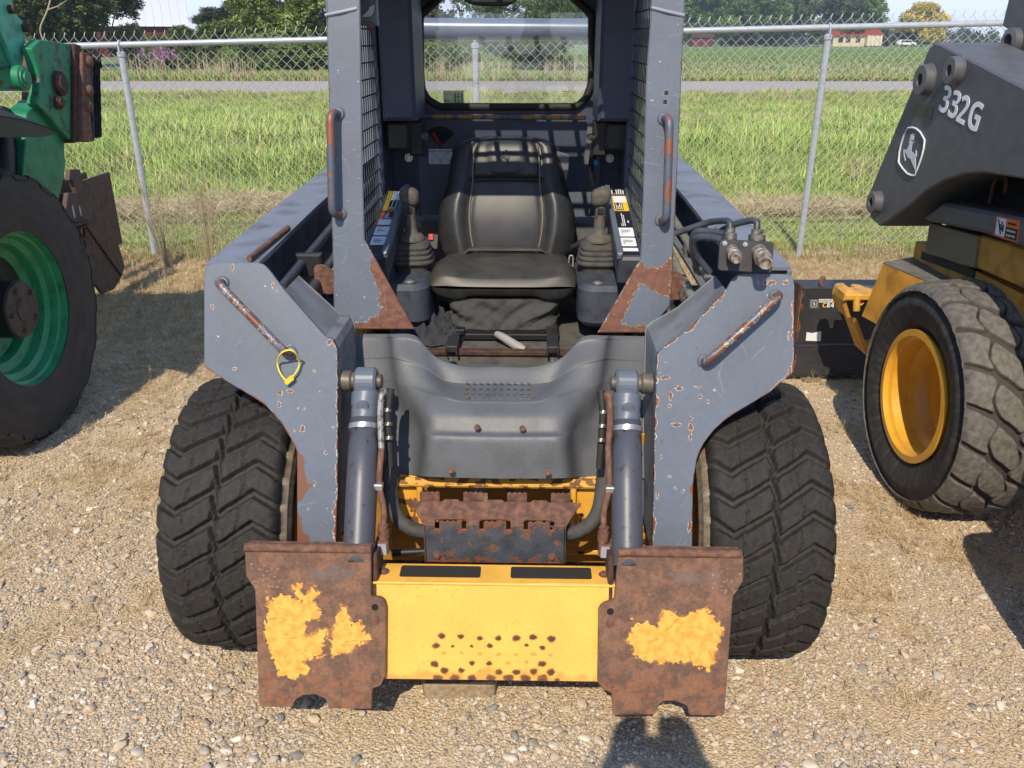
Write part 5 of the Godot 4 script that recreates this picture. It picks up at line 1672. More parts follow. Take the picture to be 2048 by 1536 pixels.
	for w in [[-1.0, -0.52, true], [1.0, -0.52, true], [-1.0, -1.52, false], [1.0, -1.52, false]]:
		var hub := Node3D.new()
		hub.name = "wheel"
		o.add_child(hub, true)
		hub.position = Vector3(w[0] * 0.690, 0.383, w[1])
		put(hub, "tyre", tyres[0 if w[0] < 0.0 else 1], M.tyre, Transform3D(Basis(Vector3.RIGHT, 0.6 + w[0] * 0.05 + w[1]), Vector3.ZERO))
		s = nb()
		lathe(s, [[0.0, -0.04], [0.09, -0.04], [0.10, -0.02], [0.17, 0.0], [0.20, 0.09], [0.215, 0.13], [0.222, 0.13], [0.222, -0.12], [0.205, -0.12], [0.20, -0.08], [0.0, -0.06]], 36, along(Vector3.ZERO, Vector3(w[0], 0, 0)))
		put(hub, "rim", s, M.yellow)
		s = nb()
		lathe(s, [[0.0, -0.29], [0.085, -0.29], [0.092, -0.20], [0.075, -0.185], [0.0, -0.185]], 24, along(Vector3.ZERO, Vector3(w[0], 0, 0)))
		put(hub, "axle_housing", s, M.yellow_rusty)
	build_cab(o, ROPS)

func decal_lines(parent: Node, T: Transform3D, x0: float, x1: float, y0: float, y1: float, rows: int, m: Material, seed_: int, across := false) -> void:
	var r := RandomNumberGenerator.new()
	r.seed = seed_
	var s := nb()
	for i in rows:
		var t := (i + 0.5) / rows
		var k := 0.0
		while k < 0.92:
			var l := r.randf_range(0.05, 0.16)
			if across:
				var x := lerpf(x0, x1, t)
				extr(s, rect(x - (x1 - x0) / rows * 0.28, lerpf(y0, y1, k), x + (x1 - x0) / rows * 0.28, lerpf(y0, y1, minf(k + l, 0.97))), 0.0004, T, 0.0)
			else:
				var y := lerpf(y1, y0, t)
				extr(s, rect(lerpf(x0, x1, k), y - (y1 - y0) / rows * 0.28, lerpf(x0, x1, minf(k + l, 0.97)), y + (y1 - y0) / rows * 0.28), 0.0004, T, 0.0)
			k += l + 0.035
			if r.randf() < 0.12:
				break
	put(parent, "print", s, m).set_meta("kind", "stuff")

func label_plate(parent: Node, called: String, outline: PackedVector2Array, T: Transform3D, m: Material) -> MeshInstance3D:
	var s := nb()
	extr(s, outline, 0.0012, T, 0.0)
	return put(parent, called, s, m)

func ring_plate(outer: Vector4, hole: PackedVector2Array, t: float, T: Transform3D) -> SurfaceTool:
	# a rectangular sheet with an opening
	var s := nb()
	s.set_smooth_group(-1)
	var n := hole.size()
	var c := Vector2.ZERO
	for p in hole:
		c += p / n
	var out := PackedVector2Array()
	for p in hole:
		var d := p - c
		var k := 1e9
		if d.x > 1e-6: k = minf(k, (outer.z - c.x) / d.x)
		if d.x < -1e-6: k = minf(k, (outer.x - c.x) / d.x)
		if d.y > 1e-6: k = minf(k, (outer.w - c.y) / d.y)
		if d.y < -1e-6: k = minf(k, (outer.y - c.y) / d.y)
		out.append(c + d * k)
	var corners := [Vector2(outer.x, outer.y), Vector2(outer.z, outer.y), Vector2(outer.z, outer.w), Vector2(outer.x, outer.w)]
	for i in n:
		var j := (i + 1) % n
		var a := out[i]
		var b := out[j]
		quad(s, v3(hole[i]), v3(a), v3(b), v3(hole[j]), T)
		quad(s, v3(hole[j], -t), v3(b, -t), v3(a, -t), v3(hole[i], -t), T)
		quad(s, v3(hole[j]), v3(hole[j], -t), v3(hole[i], -t), v3(hole[i]), T)
		if absf(a.x - b.x) > 1e-5 and absf(a.y - b.y) > 1e-5:
			for q in corners:
				if (absf(q.x - a.x) < 1e-4 or absf(q.x - b.x) < 1e-4) and (absf(q.y - a.y) < 1e-4 or absf(q.y - b.y) < 1e-4):
					tri(s, v3(a), v3(q), v3(b), T)
					tri(s, v3(a, -t), v3(b, -t), v3(q, -t), T)
	return s

func build_cab(o: Node3D, ROPS: Transform3D) -> void:
	var s: SurfaceTool
	var cab := Node3D.new()
	cab.name = "cab_frame"
	o.add_child(cab, true)
	# --- front posts with rusty gussets
	var left := PackedVector2Array([Vector2(-0.4518, 0.9667), Vector2(-0.3656, 0.9665), Vector2(-0.3685, 0.8494), Vector2(-0.3767, 0.4332), Vector2(-0.3781, 0.2373), Vector2(-0.2437, -0.0153), Vector2(-0.42, -0.0166), Vector2(-0.4734, 0.0104), Vector2(-0.4712, 0.1283), Vector2(-0.4579, 0.8311)])
	var right := PackedVector2Array([Vector2(0.4781, 0.9649), Vector2(0.4827, 0.8195), Vector2(0.4825, 0.1452), Vector2(0.4795, 0.0569), Vector2(0.418, -0.0204), Vector2(0.2778, -0.0215), Vector2(0.38, 0.1668), Vector2(0.3918, 0.1849), Vector2(0.3927, 0.3077), Vector2(0.3893, 0.6747), Vector2(0.3949, 0.8305), Vector2(0.3895, 0.965)])
	for k in 2:
		var pl: PackedVector2Array = left if k == 0 else right
		var x0 := -0.50 if k == 0 else 0.25
		var p := Pic.new(x0, -0.04, x0 + 0.28, 1.02, 700, c8(98, 107, 121), 63 + k)
		p.shade(0.06, 5.0)
		p.shade(0.04, 60.0)
		var rust := c8(120, 82, 66)
		if k == 0:
			p.patch(PackedVector2Array([Vector2(-0.375, 0.236), Vector2(-0.3557, 0.2016), Vector2(-0.3658, 0.161), Vector2(-0.3469, 0.1085), Vector2(-0.3359, 0.085), Vector2(-0.3483, 0.0672), Vector2(-0.3342, 0.0436), Vector2(-0.3436, 0.0256), Vector2(-0.3799, 0.0104), Vector2(-0.3742, 0.0015), Vector2(-0.4279, 0.0011), Vector2(-0.4289, -0.0229), Vector2(-0.2376, -0.0215), Vector2(-0.3551, 0.2189), Vector2(-0.3602, 0.2418)]), rust, 0.006, 60.0, 0.0018, c8(168, 170, 176), 0.0, c8(100, 66, 54))
			p.edge(pl, 8, 9, 0.004, c8(100, 72, 60), 20.0, 0.3)
		else:
			p.patch(PackedVector2Array([Vector2(0.3949, 0.1758), Vector2(0.4142, 0.1604), Vector2(0.4516, 0.1637), Vector2(0.4782, 0.1949), Vector2(0.4829, 0.1608), Vector2(0.4761, 0.1044), Vector2(0.4802, 0.0824), Vector2(0.442, 0.0948), Vector2(0.4034, 0.1165), Vector2(0.3906, 0.1227), Vector2(0.3558, 0.0403), Vector2(0.3442, 0.0082), Vector2(0.3827, -0.0043), Vector2(0.4078, 0.0023), Vector2(0.4213, -0.0169), Vector2(0.4216, -0.0266), Vector2(0.2753, -0.0277), Vector2(0.3825, 0.1727)]), rust, 0.007, 55.0, 0.002, c8(190, 150, 90), 0.0, c8(104, 72, 58))
			p.edge(pl, 1, 2, 0.004, c8(110, 76, 60), 20.0, 0.2)
		p.scratches(40, c8(160, 168, 186), 0.45, 0.05, 12 + k, 0.3)
		p.scratches(20, c8(160, 168, 186), 0.35, 0.08, 22 + k, 3.0)
		p.fleck(30, c8(180, 188, 205), 0.0025, 82 + k)
		p.fleck(12, c8(110, 80, 66), 0.0035, 92 + k)
		if k == 1:
			for y in [186, 204]:
				var q := Vector2(0.443, 0.6269) if y == 186 else Vector2(0.4427, 0.604)
				p.patch(rect(q.x - 0.005, q.y - 0.006, q.x + 0.005, q.y + 0.006), c8(24, 22, 20), 0.0, 1.0, 0.001, c8(150, 140, 130))
		s = nb()
		extr(s, pl, 0.008, ROPS, 0.003)
		var post := put(cab, "front_post", s, p.mat(0.4))
		s = nb()
		var sd := -1.0 if k == 0 else 1.0
		var ix := -0.377 if k == 0 else 0.396
		var oxx := -0.462 if k == 0 else 0.482
		box(s, Vector3(ix + sd * 0.022, 0.60, -0.030), Vector3(0.008, 0.86, 0.044), ROPS)
		box(s, Vector3(oxx - sd * 0.004, 0.53, -0.030), Vector3(0.008, 1.0, 0.044), ROPS)
		box(s, Vector3((ix + oxx) / 2 + sd * 0.012, 0.56, -0.055), Vector3(absf(ix - oxx) - 0.024, 0.95, 0.008), ROPS)
		put(post, "post_box", s, M.paint)
		s = nb()
		tube(s, [ROPS * Vector3(ix, 0.838, 0.0), ROPS * Vector3((ix + oxx) / 2, 0.828, 0.003), ROPS * Vector3(oxx, 0.820, 0.0)], 0.005, 8)
		put(post, "weld_seam", s, M.paint_weld)
		# long grab handle
		var a := ROPS * v3(Vector2(-0.437, 0.5718) if k == 0 else Vector2(0.4406, 0.5605))
		var b := ROPS * v3(Vector2(-0.4425, 0.3068) if k == 0 else Vector2(0.444, 0.2944))
		var off := ROPS.basis.z * 0.045 + Vector3(-0.012 if k == 0 else 0.008, 0, 0)
		s = nb()
		tube(s, bent([a, a + off, b + off, b], 0.03, 6), 0.0115, 12)
		var gh := put(post, "grab_handle", s, M.handle_rust)
		s = nb()
		for q in [a, b]:
			lathe(s, [[0.0, 0.0], [0.019, 0.0], [0.014, 0.007], [0.0, 0.009]], 14, along(q, ROPS.basis.z))
		put(gh, "weld", s, M.paint)
		# handle on the inner side of the screen
		if k == 0:
			s = nb()
			var i0 := Vector3(-0.440, 1.60, -0.93)
			tube(s, bent([i0, i0 + Vector3(0.03, -0.03, 0), i0 + Vector3(0.03, -0.24, 0.03), i0 + Vector3(0, -0.27, 0.03)], 0.03), 0.009, 10)
			put(post, "inner_handle", s, M.paint_dark)
	# --- roof, header and the open grating in it
	s = nb()
	box(s, Vector3(0.01, 1.812, -0.845), Vector3(0.80, 0.095, 0.05))
	put(cab, "header", s, M.paint)
	s = nb()
	box(s, Vector3(-0.365, 1.88, -1.30), Vector3(0.25, 0.02, 0.95))
	box(s, Vector3(0.375, 1.88, -1.30), Vector3(0.23, 0.02, 0.95))
	box(s, Vector3(0.01, 1.88, -1.66), Vector3(0.5, 0.02, 0.25))
	put(cab, "roof_panel", s, M.paint)
	s = nb()
	for i in 6:
		box(s, Vector3(-0.24 + i * 0.1, 1.876, -1.20), Vector3(0.018, 0.012, 0.70), Transform3D(), 0.001)
	for i in 8:
		box(s, Vector3(0.01, 1.876, -0.885 - i * 0.082), Vector3(0.5, 0.010, 0.018), Transform3D(), 0.001)
	put(cab, "roof_grating", s, M.paint_dark)
	# --- mesh screens at the sides
	for sd in [-1.0, 1.0]:
		s = nb()
		var x: float = -0.448 if sd < 0.0 else 0.426
		for i in 15:
			tube(s, [Vector3(x, 0.95, -0.78 - i * 0.040), Vector3(x, 1.87, -0.945 - i * 0.034)], 0.0022, 5, Transform3D(), false)
		for i in 18:
			tube(s, [Vector3(x, 0.98 + i * 0.05, -0.75 - (0.08 + i * 0.05) * 0.176), Vector3(x, 0.98 + i * 0.05, -1.42)], 0.0028, 5, Transform3D(), false)
		put(cab, "side_screen", s, M.paint_dark)
		s = nb()
		box(s, Vector3(x, 1.42, -1.43), Vector3(0.03, 0.96, 0.03))
		box(s, Vector3(x, 1.42, -1.59), Vector3(0.012, 0.96, 0.30))
		box(s, Vector3(x, 0.93, -1.1), Vector3(0.02, 0.06, 0.6))
		put(cab, "side_panel", s, M.interior)
		s = nb()
		box(s, Vector3(sd * 0.368, 1.68, -1.54), Vector3(0.115, 0.58, 0.28), Transform3D(), 0.012)
		var pil := put(cab, "corner_cover", s, M.interior)
		s = nb()
		box(s, Vector3(sd * 0.385, 1.335, -1.50), Vector3(0.075, 0.09, 0.1), Transform3D(), 0.006)
		box(s, Vector3(sd * 0.33, 1.32, -1.55), Vector3(0.05, 0.12, 0.06), Transform3D(), 0.006)
		put(pil, "bracket", s, M.black_plastic)
		s = nb()
		lathe(s, [[0.0, 0.0], [0.012, 0.0], [0.012, 0.02], [0.0, 0.02]], 12, along(Vector3(sd * 0.305, 1.33, -1.5), Vector3(-sd, 0, 0.6)))
		put(pil, "knob", s, M.steel_worn)
		bolt(cab, "bolt", Vector3(sd * 0.385, 1.23, -1.70), Vector3(-sd * 0.3, 0, 1), 0.011, M.steel)
		s = nb()
		box(s, Vector3(sd * 0.40, 1.17, -1.72), Vector3(0.10, 0.40, 0.02), Transform3D(), 0.004)
		put(cab, "corner_panel", s, M.interior)
	# --- rear wall, window and its rubber frame
	var RW := Transform3D(Basis(), Vector3(0, 0, -1.74))
	var hole := soften(PackedVector2Array([Vector2(-0.318, 1.7262), Vector2(-0.3245, 1.5261), Vector2(-0.3209, 1.4766), Vector2(-0.3033, 1.4446), Vector2(-0.2605, 1.4195), Vector2(0.2523, 1.4203), Vector2(0.2816, 1.4454), Vector2(0.2989, 1.4897), Vector2(0.3013, 1.5266), Vector2(0.2939, 1.7292), Vector2(0.2161, 1.7919), Vector2(0.2138, 1.8776), Vector2(-0.2292, 1.8783), Vector2(-0.2355, 1.7923)]), 0.012, 3)
	s = ring_plate(Vector4(-0.46, 0.86, 0.46, 1.94), inset(hole, -0.012), 0.012, RW)
	var wall := put(cab, "rear_wall", s, M.interior)
	s = nb()
	var rim := PackedVector3Array()
	for p in inset(hole, -0.006):
		rim.append(Vector3(p.x, p.y, -1.732))
	rim.append(rim[0])
	tube(s, rim, 0.014, 8)
	put(wall, "window_seal", s, M.rubber)
	s = nb()
	extr(s, hole, 0.004, RW * Transform3D(Basis(), Vector3(0, 0, -0.004)), 0.0)
	var pane := put(wall, "window_pane", s, M.glass)
	# exit sign on the pane
	var es := PackedVector2Array([Vector2(-0.2494, 1.4714), Vector2(-0.1721, 1.4715), Vector2(-0.1732, 1.4214), Vector2(-0.251, 1.4213)])
	var P0 := Transform3D(Basis(), Vector3(0, 0, -1.7425))
	label_plate(pane, "exit_sticker", rect(es[0].x, es[2].y, es[1].x, es[0].y), P0, M.sticker_pale)
	var ex0 := es[0].x
	var ew := es[1].x - es[0].x
	var ey := es[2].y
	var eh := es[0].y - es[2].y
	var g1 := nb()
	var Pz := Transform3D(Basis(), Vector3(ex0, ey, -1.7419))
	extr(g1, rect(ew * 0.54, eh * 0.12, ew * 0.62, eh * 0.8), 0.0004, Pz, 0.0)
	extr(g1, rect(ew * 0.88, eh * 0.12, ew * 0.95, eh * 0.8), 0.0004, Pz, 0.0)
	for fig in [[0.70, 0.12, 0.74, 0.42], [0.74, 0.40, 0.82, 0.12], [0.72, 0.66, 0.74, 0.38], [0.72, 0.62, 0.64, 0.50], [0.74, 0.60, 0.84, 0.52], [0.70, 0.14, 0.65, 0.12], [0.08, 0.24, 0.22, 0.30], [0.22, 0.30, 0.30, 0.22], [0.10, 0.20, 0.10, 0.40]]:
		bar(g1, Pz * Vector3(fig[0] * ew, fig[1] * eh, 0), Pz * Vector3(fig[2] * ew, fig[3] * eh, 0), 0.0035, 0.0008, Transform3D(), 0.0, Vector3.BACK)
	extr(g1, disc(Vector2(ew * 0.745, eh * 0.75), 0.0035, 10), 0.0004, Pz, 0.0)
	var loop := PackedVector3Array()
	for p in rrect(ew * 0.05, eh * 0.16, ew * 0.46, eh * 0.76, 0.012, 3):
		loop.append(Pz * v3(p))
	loop.append(loop[0])
	tube(g1, loop, 0.0007, 4)
	put(pane, "exit_pictogram", g1, M.green_ink)
	s = nb()
	for i in 3:
		tube(s, [Vector3(0.1982, 1.4686, -1.736) + Vector3(0, -i * 0.008, 0), Vector3(0.2263, 1.4687, -1.736) + Vector3(0, -i * 0.008, 0)], 0.0008, 4)
	put(pane, "maker_stamp", s, M.black)
	# worn ledge under the window
	s = nb()
	tube(s, [Vector3(-0.3401, 1.3802, -1.71), Vector3(0.2897, 1.3778, -1.71)], 0.009, 10)
	put(wall, "ledge", s, M.ledge)
	# lever in its quadrant
	s = nb()
	var fan := PackedVector2Array([Vector2(0, -0.004)])
	for i in 9:
		var an := deg_to_rad(38.0 + i * 11.5)
		fan.append(Vector2(cos(an), sin(an)) * 0.073)
	extr(s, fan, 0.002, RW * Transform3D(Basis(), v3(Vector2(-0.2675, 1.2691), 0.0025)), 0.0)
	put(wall, "lever_slot", s, M.black)
	s = nb()
	tube(s, bent([Vector3(-0.2882, 1.3214, -1.7), Vector3(-0.2654, 1.2806, -1.705), Vector3(-0.2603, 1.2796, -1.73)], 0.01), 0.006, 10)
	put(wall, "lock_lever", s, M.red)
	# lever sign
	var sg := PackedVector2Array([Vector2(-0.3124, 1.2578), Vector2(-0.2214, 1.258), Vector2(-0.223, 1.2015), Vector2(-0.3146, 1.2012)])
	var sx := sg[0].x
	var sw := sg[1].x - sg[0].x
	var sy := sg[2].y
	var sh := sg[0].y - sg[2].y
	var SG := Transform3D(Basis(), Vector3(sx, sy, -1.7385))
	var sign := label_plate(wall, "lever_sign", rrect(0, 0, sw, sh, 0.003), SG, M.sticker_white)
	text(sign, "lettering", "BOOM LOCK LEVER", 0.0105, M.ink, SG * Transform3D(Basis(), Vector3(sw * 0.5, sh * 0.855, 0.0006)), "Droid Sans", true)
	var g2 := nb()
	for dd in [-1.0, 1.0]:
		var lp := PackedVector3Array()
		for p in rrect(-0.0045, -0.003, 0.0045, 0.047, 0.004, 3):
			lp.append(SG * Vector3(sw * 0.5 + p.rotated(-dd * 0.78).x, sh * 0.18 + p.rotated(-dd * 0.78).y, 0.0006))
		lp.append(lp[0])
		tube(g2, lp, 0.0006, 4)
		bar(g2, SG * Vector3(sw * (0.5 + dd * 0.06), sh * 0.72, 0.0006), SG * Vector3(sw * (0.5 + dd * 0.13), sh * 0.67, 0.0006), 0.0012, 0.0006, Transform3D(), 0.0, Vector3.BACK)
		var lock := PackedVector3Array()
		for p in disc(Vector2(sw * (0.5 + dd * 0.34), sh * 0.22), 0.0045, 10):
			lock.append(SG * v3(p, 0.0006))
		lock.append(lock[0])
		tube(g2, lock, 0.0006, 4)
		tube(g2, [SG * Vector3(sw * (0.5 + dd * 0.34) - 0.003, sh * 0.3, 0.0006), SG * Vector3(sw * (0.5 + dd * 0.34) - 0.003, sh * 0.38, 0.0006), SG * Vector3(sw * (0.5 + dd * 0.34) + 0.003, sh * 0.38, 0.0006)], 0.0006, 4)
	put(sign, "pictogram", g2, M.ink)
	# seat belt reel and harness at the right of the rear wall
	s = nb()
	bar(s, Vector3(0.3176, 1.3572, -1.64), Vector3(0.3062, 1.213, -1.64), 0.05, 0.01, Transform3D(), 0.002, Vector3.BACK)
	put(wall, "belt_guide", s, M.interior_pale)
	s = nb()
	tube(s, [Vector3(0.3233, 1.3531, -1.59), Vector3(0.3125, 1.2725, -1.6), Vector3(0.3073, 1.1975, -1.62), Vector3(0.3204, 1.1353, -1.64)], 0.011, 8)
	put(wall, "wiring_harness", s, M.black_plastic)
	s = nb()
	box(s, Vector3(0.3238, 1.2303, -1.58), Vector3(0.018, 0.02, 0.015))
	put(wall, "blue_connector", s, M.blue)
	# shelf behind the seat
	s = nb()
	box(s, Vector3(0, 0.93, -1.66), Vector3(0.86, 0.15, 0.14), Transform3D(), 0.006)
	put(cab, "seat_shelf", s, M.interior_pale)
	s = nb()
	tube(s, bent([Vector3(0.2276, 0.9533, -1.39), Vector3(0.2648, 0.9648, -1.42), Vector3(0.3195, 0.9918, -1.44)], 0.03), 0.011, 10)
	put(cab, "wiring_sleeve", s, M.black_plastic)
	# seat platform, rails and floor
	s = nb()
	box(s, Vector3(0, 0.715, -1.28), Vector3(0.70, 0.05, 0.78))
	box(s, Vector3(0, 0.69, -0.88), Vector3(0.60, 0.10, 0.02))
	put(cab, "seat_platform", s, M.floor_steel)
	s = nb()
	box(s, Vector3(0, 0.745, -0.875), Vector3(0.62, 0.016, 0.03))
	put(cab, "platform_edge", s, M.rust_dark)
	for sd in [-1.0, 1.0]:
		s = nb()
		box(s, Vector3(sd * 0.157, 0.763, -1.07), Vector3(0.036, 0.022, 0.45))
		bar(s, Vector3(sd * 0.157 - 0.016, 0.745, -0.845), Vector3(sd * 0.157 - 0.016, 0.775, -0.845), 0.006, 0.01)
		bar(s, Vector3(sd * 0.157 + 0.016, 0.745, -0.845), Vector3(sd * 0.157 + 0.016, 0.775, -0.845), 0.006, 0.01)
		var rail := put(cab, "seat_rail", s, M.dark_steel)
		bolt(rail, "bolt", Vector3(sd * 0.157, 0.742, -0.835), Vector3(0, -1, 0.2), 0.006, M.steel, 0.012)
		s = nb()
		lathe(s, [[0.034, 0.62], [0.034, 0.72], [0.0, 0.72]], 20, Transform3D(Basis(), Vector3(sd * 0.185, 0, -0.84)))
		put(cab, "floor_post", s, M.cover)
	s = nb()
	box(s, Vector3(0, 0.66, -0.84), Vector3(0.33, 0.10, 0.05), Transform3D(), 0.008)
	put(cab, "floor_riser", s, M.cover)
	s = nb()
	box(s, Vector3(0, 0.63, -0.95), Vector3(0.86, 0.02, 0.5))
	put(cab, "floor_pan", s, M.floor_steel)
	s = nb()
	box(s, Vector3(0, 0.757, -1.05), Vector3(0.36, 0.02, 0.14))
	box(s, Vector3(-0.15, 0.775, -0.985), Vector3(0.05, 0.02, 0.03))
	put(cab, "seat_frame", s, M.black_paint)
	build_seat(o)
	# --- consoles, joysticks and armrests
	var ST := lean(Vector3(0, 1.05, -0.89), 77.8)
	for sd in [-1.0, 1.0]:
		s = nb()
		extr(s, rrect(-0.083, -0.20, 0.083, 0.20, 0.055, 6), 0.135, Transform3D(Basis(Vector3.RIGHT, -PI / 2), Vector3(sd * 0.322, 0.9325, -1.16)), 0.016)
		var con := put(o, "control_console", s, M.console)
		s = nb()
		box(s, Vector3(sd * 0.388, 0.255, -0.045), Vector3(0.075, 0.54, 0.09), ST, 0.008)
		put(con, "armrest", s, M.console)
		s = nb()
		bar(s, ST * Vector3(sd * 0.352, -0.02, 0.006), ST * Vector3(sd * 0.352, 0.53, 0.006), 0.016, 0.022, Transform3D(), 0.005)
		put(con, "armrest_edge", s, M.paint)
		bolt(con, "button", Vector3(sd * 0.30, 0.934, -1.0), Vector3.UP, 0.012, M.steel, 0.006)
		# decals on the armrest
		var strip := label_plate(con, "decal_strip", rect(sd * 0.388 - 0.026, 0.005, sd * 0.388 + 0.026, 0.535), ST * Transform3D(Basis(), Vector3(0, 0, 0.0008)), M.ink)
		var c: float = sd * 0.388
		var T2 := ST * Transform3D(Basis(), Vector3(0, 0, 0.0015))
		var T3 := ST * Transform3D(Basis(), Vector3(0, 0, 0.0022))
		var low := [[0.065, 0.125], [0.135, 0.20]]
		for q in low:
			var pl := label_plate(strip, "white_decal", rrect(c - 0.023, q[0], c + 0.023, q[1], 0.003), T2, M.sticker_white)
			decal_lines(pl, T3, c - 0.015, c + 0.015, q[0] + 0.015, q[1] - 0.015, 3, M.ink_pale, int(q[0] * 100 + sd))
		if sd > 0:
			label_plate(strip, "white_decal", rect(c - 0.022, 0.03, c + 0.024, 0.052), T2, M.sticker_white)
			decal_lines(strip, T2, c - 0.012, c + 0.004, 0.215, 0.32, 3, M.sticker_white, 31, true)
			decal_lines(strip, T2, c + 0.009, c + 0.017, 0.24, 0.30, 1, M.sticker_white, 33, true)
			var y := label_plate(strip, "yellow_decal", rrect(c - 0.024, 0.335, c + 0.025, 0.465, 0.003), T2, M.sticker_yellow)
			label_plate(y, "picture_panel", rect(c - 0.020, 0.408, c + 0.021, 0.460), T3, M.sticker_white)
			label_plate(y, "text_panel", rect(c - 0.020, 0.340, c + 0.007, 0.402), T3, M.ink)
			decal_lines(y, T3 * Transform3D(Basis(), Vector3(0, 0, 0.0006)), c - 0.018, c + 0.005, 0.345, 0.398, 4, M.sticker_white, 35, true)
			decal_lines(strip, T2, c - 0.024, c + 0.022, 0.48, 0.525, 6, M.sticker_white, 37, true)
		else:
			var y := label_plate(strip, "yellow_decal", rrect(c - 0.025, 0.33, c + 0.025, 0.50, 0.003), T2, M.sticker_yellow)
			label_plate(y, "picture_panel", rect(c - 0.008, 0.42, c + 0.021, 0.495), T3, M.sticker_white)
			label_plate(y, "text_panel", rect(c - 0.008, 0.335, c + 0.021, 0.415), T3, M.ink)
			decal_lines(y, T3 * Transform3D(Basis(), Vector3(0, 0, 0.0006)), c - 0.006, c + 0.019, 0.34, 0.41, 4, M.sticker_white, 41, true)
			var w := label_plate(strip, "orange_decal", rrect(c - 0.025, 0.21, c + 0.023, 0.322, 0.003), T2, M.sticker_orange)
			label_plate(w, "text_panel", rect(c - 0.010, 0.258, c + 0.019, 0.318), T3, M.ink)
			label_plate(w, "picture_panel", rect(c - 0.021, 0.214, c + 0.019, 0.255), T3, M.sticker_white)
			decal_lines(w, T3 * Transform3D(Basis(), Vector3(0, 0, 0.0006)), c - 0.008, c + 0.017, 0.262, 0.315, 4, M.sticker_white, 43, true)
		# joystick: folded boot, collar, stick and knob
		var base := Vector3(sd * 0.312, 0.928, -1.17)
		var joy := Node3D.new()
		joy.name = "joystick"
		o.add_child(joy, true)
		joy.position = base
		var folds := [[0.0, 1.0, 0.060], [0.03, 1.0, 0.060]]
		var prof := [[0.058, 0.0], [0.058, 0.028]]
		for i in 4:
			var t := i / 3.0
			var r := lerpf(0.074, 0.062, t)
			var y0 := 0.030 + i * 0.017
			prof.append_array([[r * 0.93, y0], [r, y0 + 0.005], [r * 0.985, y0 + 0.012], [r * 0.90, y0 + 0.0165]])
		prof.append_array([[0.052, 0.102], [0.040, 0.108]])
		var np := prof.size() - 1
		var fn := func(i: int, j: int) -> Vector3:
			var a := TAU * i / 40
			var e := 3.4
			var k := pow(pow(absf(cos(a)), e) + pow(absf(sin(a)), e), -1.0 / e)
			var q: Array = prof[j]
			return Vector3(q[0] * k * cos(a), q[1] + 0.006 * sin(a * 1.0) * q[1] / 0.1, -q[0] * k * sin(a) * 0.85)
		put(joy, "boot", sheet(40, np, fn, true, Vector2.ONE, null, true), M.rubber_dusty)
		s = nb()
		lathe(s, [[0.045, 0.103], [0.046, 0.112], [0.036, 0.124], [0.022, 0.130], [0.0195, 0.15], [0.0165, 0.20], [0.018, 0.232], [0.0, 0.235]], 24, Transform3D(), false)
		put(joy, "stick", s, M.grip)
		var kn := func(i: int, j: int) -> Vector3:
			var a := TAU * i / 28
			var b := PI * j / 18.0 - PI / 2
			var f := func(v: float, e: float) -> float: return signf(v) * pow(absf(v), e)
			return Vector3(f.call(cos(b), 0.75) * f.call(cos(a), 0.8) * 0.033, 0.248 + f.call(sin(b), 0.8) * 0.031 + 0.004 * cos(a) * sd, -f.call(cos(b), 0.75) * f.call(sin(a), 0.8) * 0.030)
		put(joy, "knob", sheet(28, 18, kn, true, Vector2.ONE, null, true), M.grip)
		s = nb()
		box(s, Vector3(0.0, 0.205, 0.016), Vector3(0.018, 0.022, 0.012), Transform3D(), 0.004)
		put(joy, "trigger", s, M.black_plastic)
	# buckle with a red button beside the seat
	s = nb()
	bar(s, Vector3(-0.2497, 0.981, -1.24), Vector3(-0.2466, 1.032, -1.26), 0.034, 0.024, Transform3D(), 0.004)
	var buckle := put(o, "belt_buckle", s, M.black_plastic)
	s = nb()
	box(s, Vector3(-0.2543, 1.0272, -1.235), Vector3(0.015, 0.02, 0.004))
	put(buckle, "release_button", s, M.pink)
	s = nb()
	tube(s, bent([Vector3(0.2131, 0.9482, -1.16), Vector3(0.2159, 0.9815, -1.17), Vector3(0.2276, 0.9816, -1.17), Vector3(0.2282, 0.9448, -1.16)], 0.008), 0.0035, 8)
	put(o, "belt_anchor", s, M.steel_worn)
	# lamp pod high on the left, with a red tag
	s = nb()
	box(s, Vector3(-0.3701, 1.7267, -0.94), Vector3(0.055, 0.085, 0.06), Transform3D(), 0.012)
	var pod := put(cab, "lamp_pod", s, M.paint)
	s = nb()
	extr(s, soften(PackedVector2Array([Vector2(-0.3718, 1.7144), Vector2(-0.3618, 1.7206), Vector2(-0.357, 1.7317), Vector2(-0.3444, 1.7366), Vector2(-0.3453, 1.723), Vector2(-0.3516, 1.7106), Vector2(-0.36, 1.7069), Vector2(-0.3806, 1.7057)]), 0.004), 0.004, Transform3D(Basis(), Vector3(0, 0, 1.56 - 2.462)), 0.0)
	put(pod, "pale_label", s, M.sticker_grey)
	s = nb()
	extr(s, PackedVector2Array([Vector2(-0.375, 1.6951), Vector2(-0.352, 1.7078), Vector2(-0.3547, 1.6862), Vector2(-0.3639, 1.6735), Vector2(-0.3732, 1.6811)]), 0.004, Transform3D(Basis(), Vector3(0, 0, 1.56 - 2.49)), 0.0)
	put(pod, "red_tag", s, M.red)
	# dark roof lining seen at the top of the opening
	s = nb()
	extr(s, soften(PackedVector2Array([Vector2(-0.1438, 1.8505), Vector2(-0.1379, 1.7649), Vector2(-0.1063, 1.7504), Vector2(-0.0505, 1.746), Vector2(0.0053, 1.7474), Vector2(0.0371, 1.7648), Vector2(0.0604, 1.8502)]), 0.03), 0.05, Transform3D(Basis(), Vector3(0, 0, 1.56 - 2.9)), 0.004)
	put(cab, "mirror_back", s, M.black_plastic)

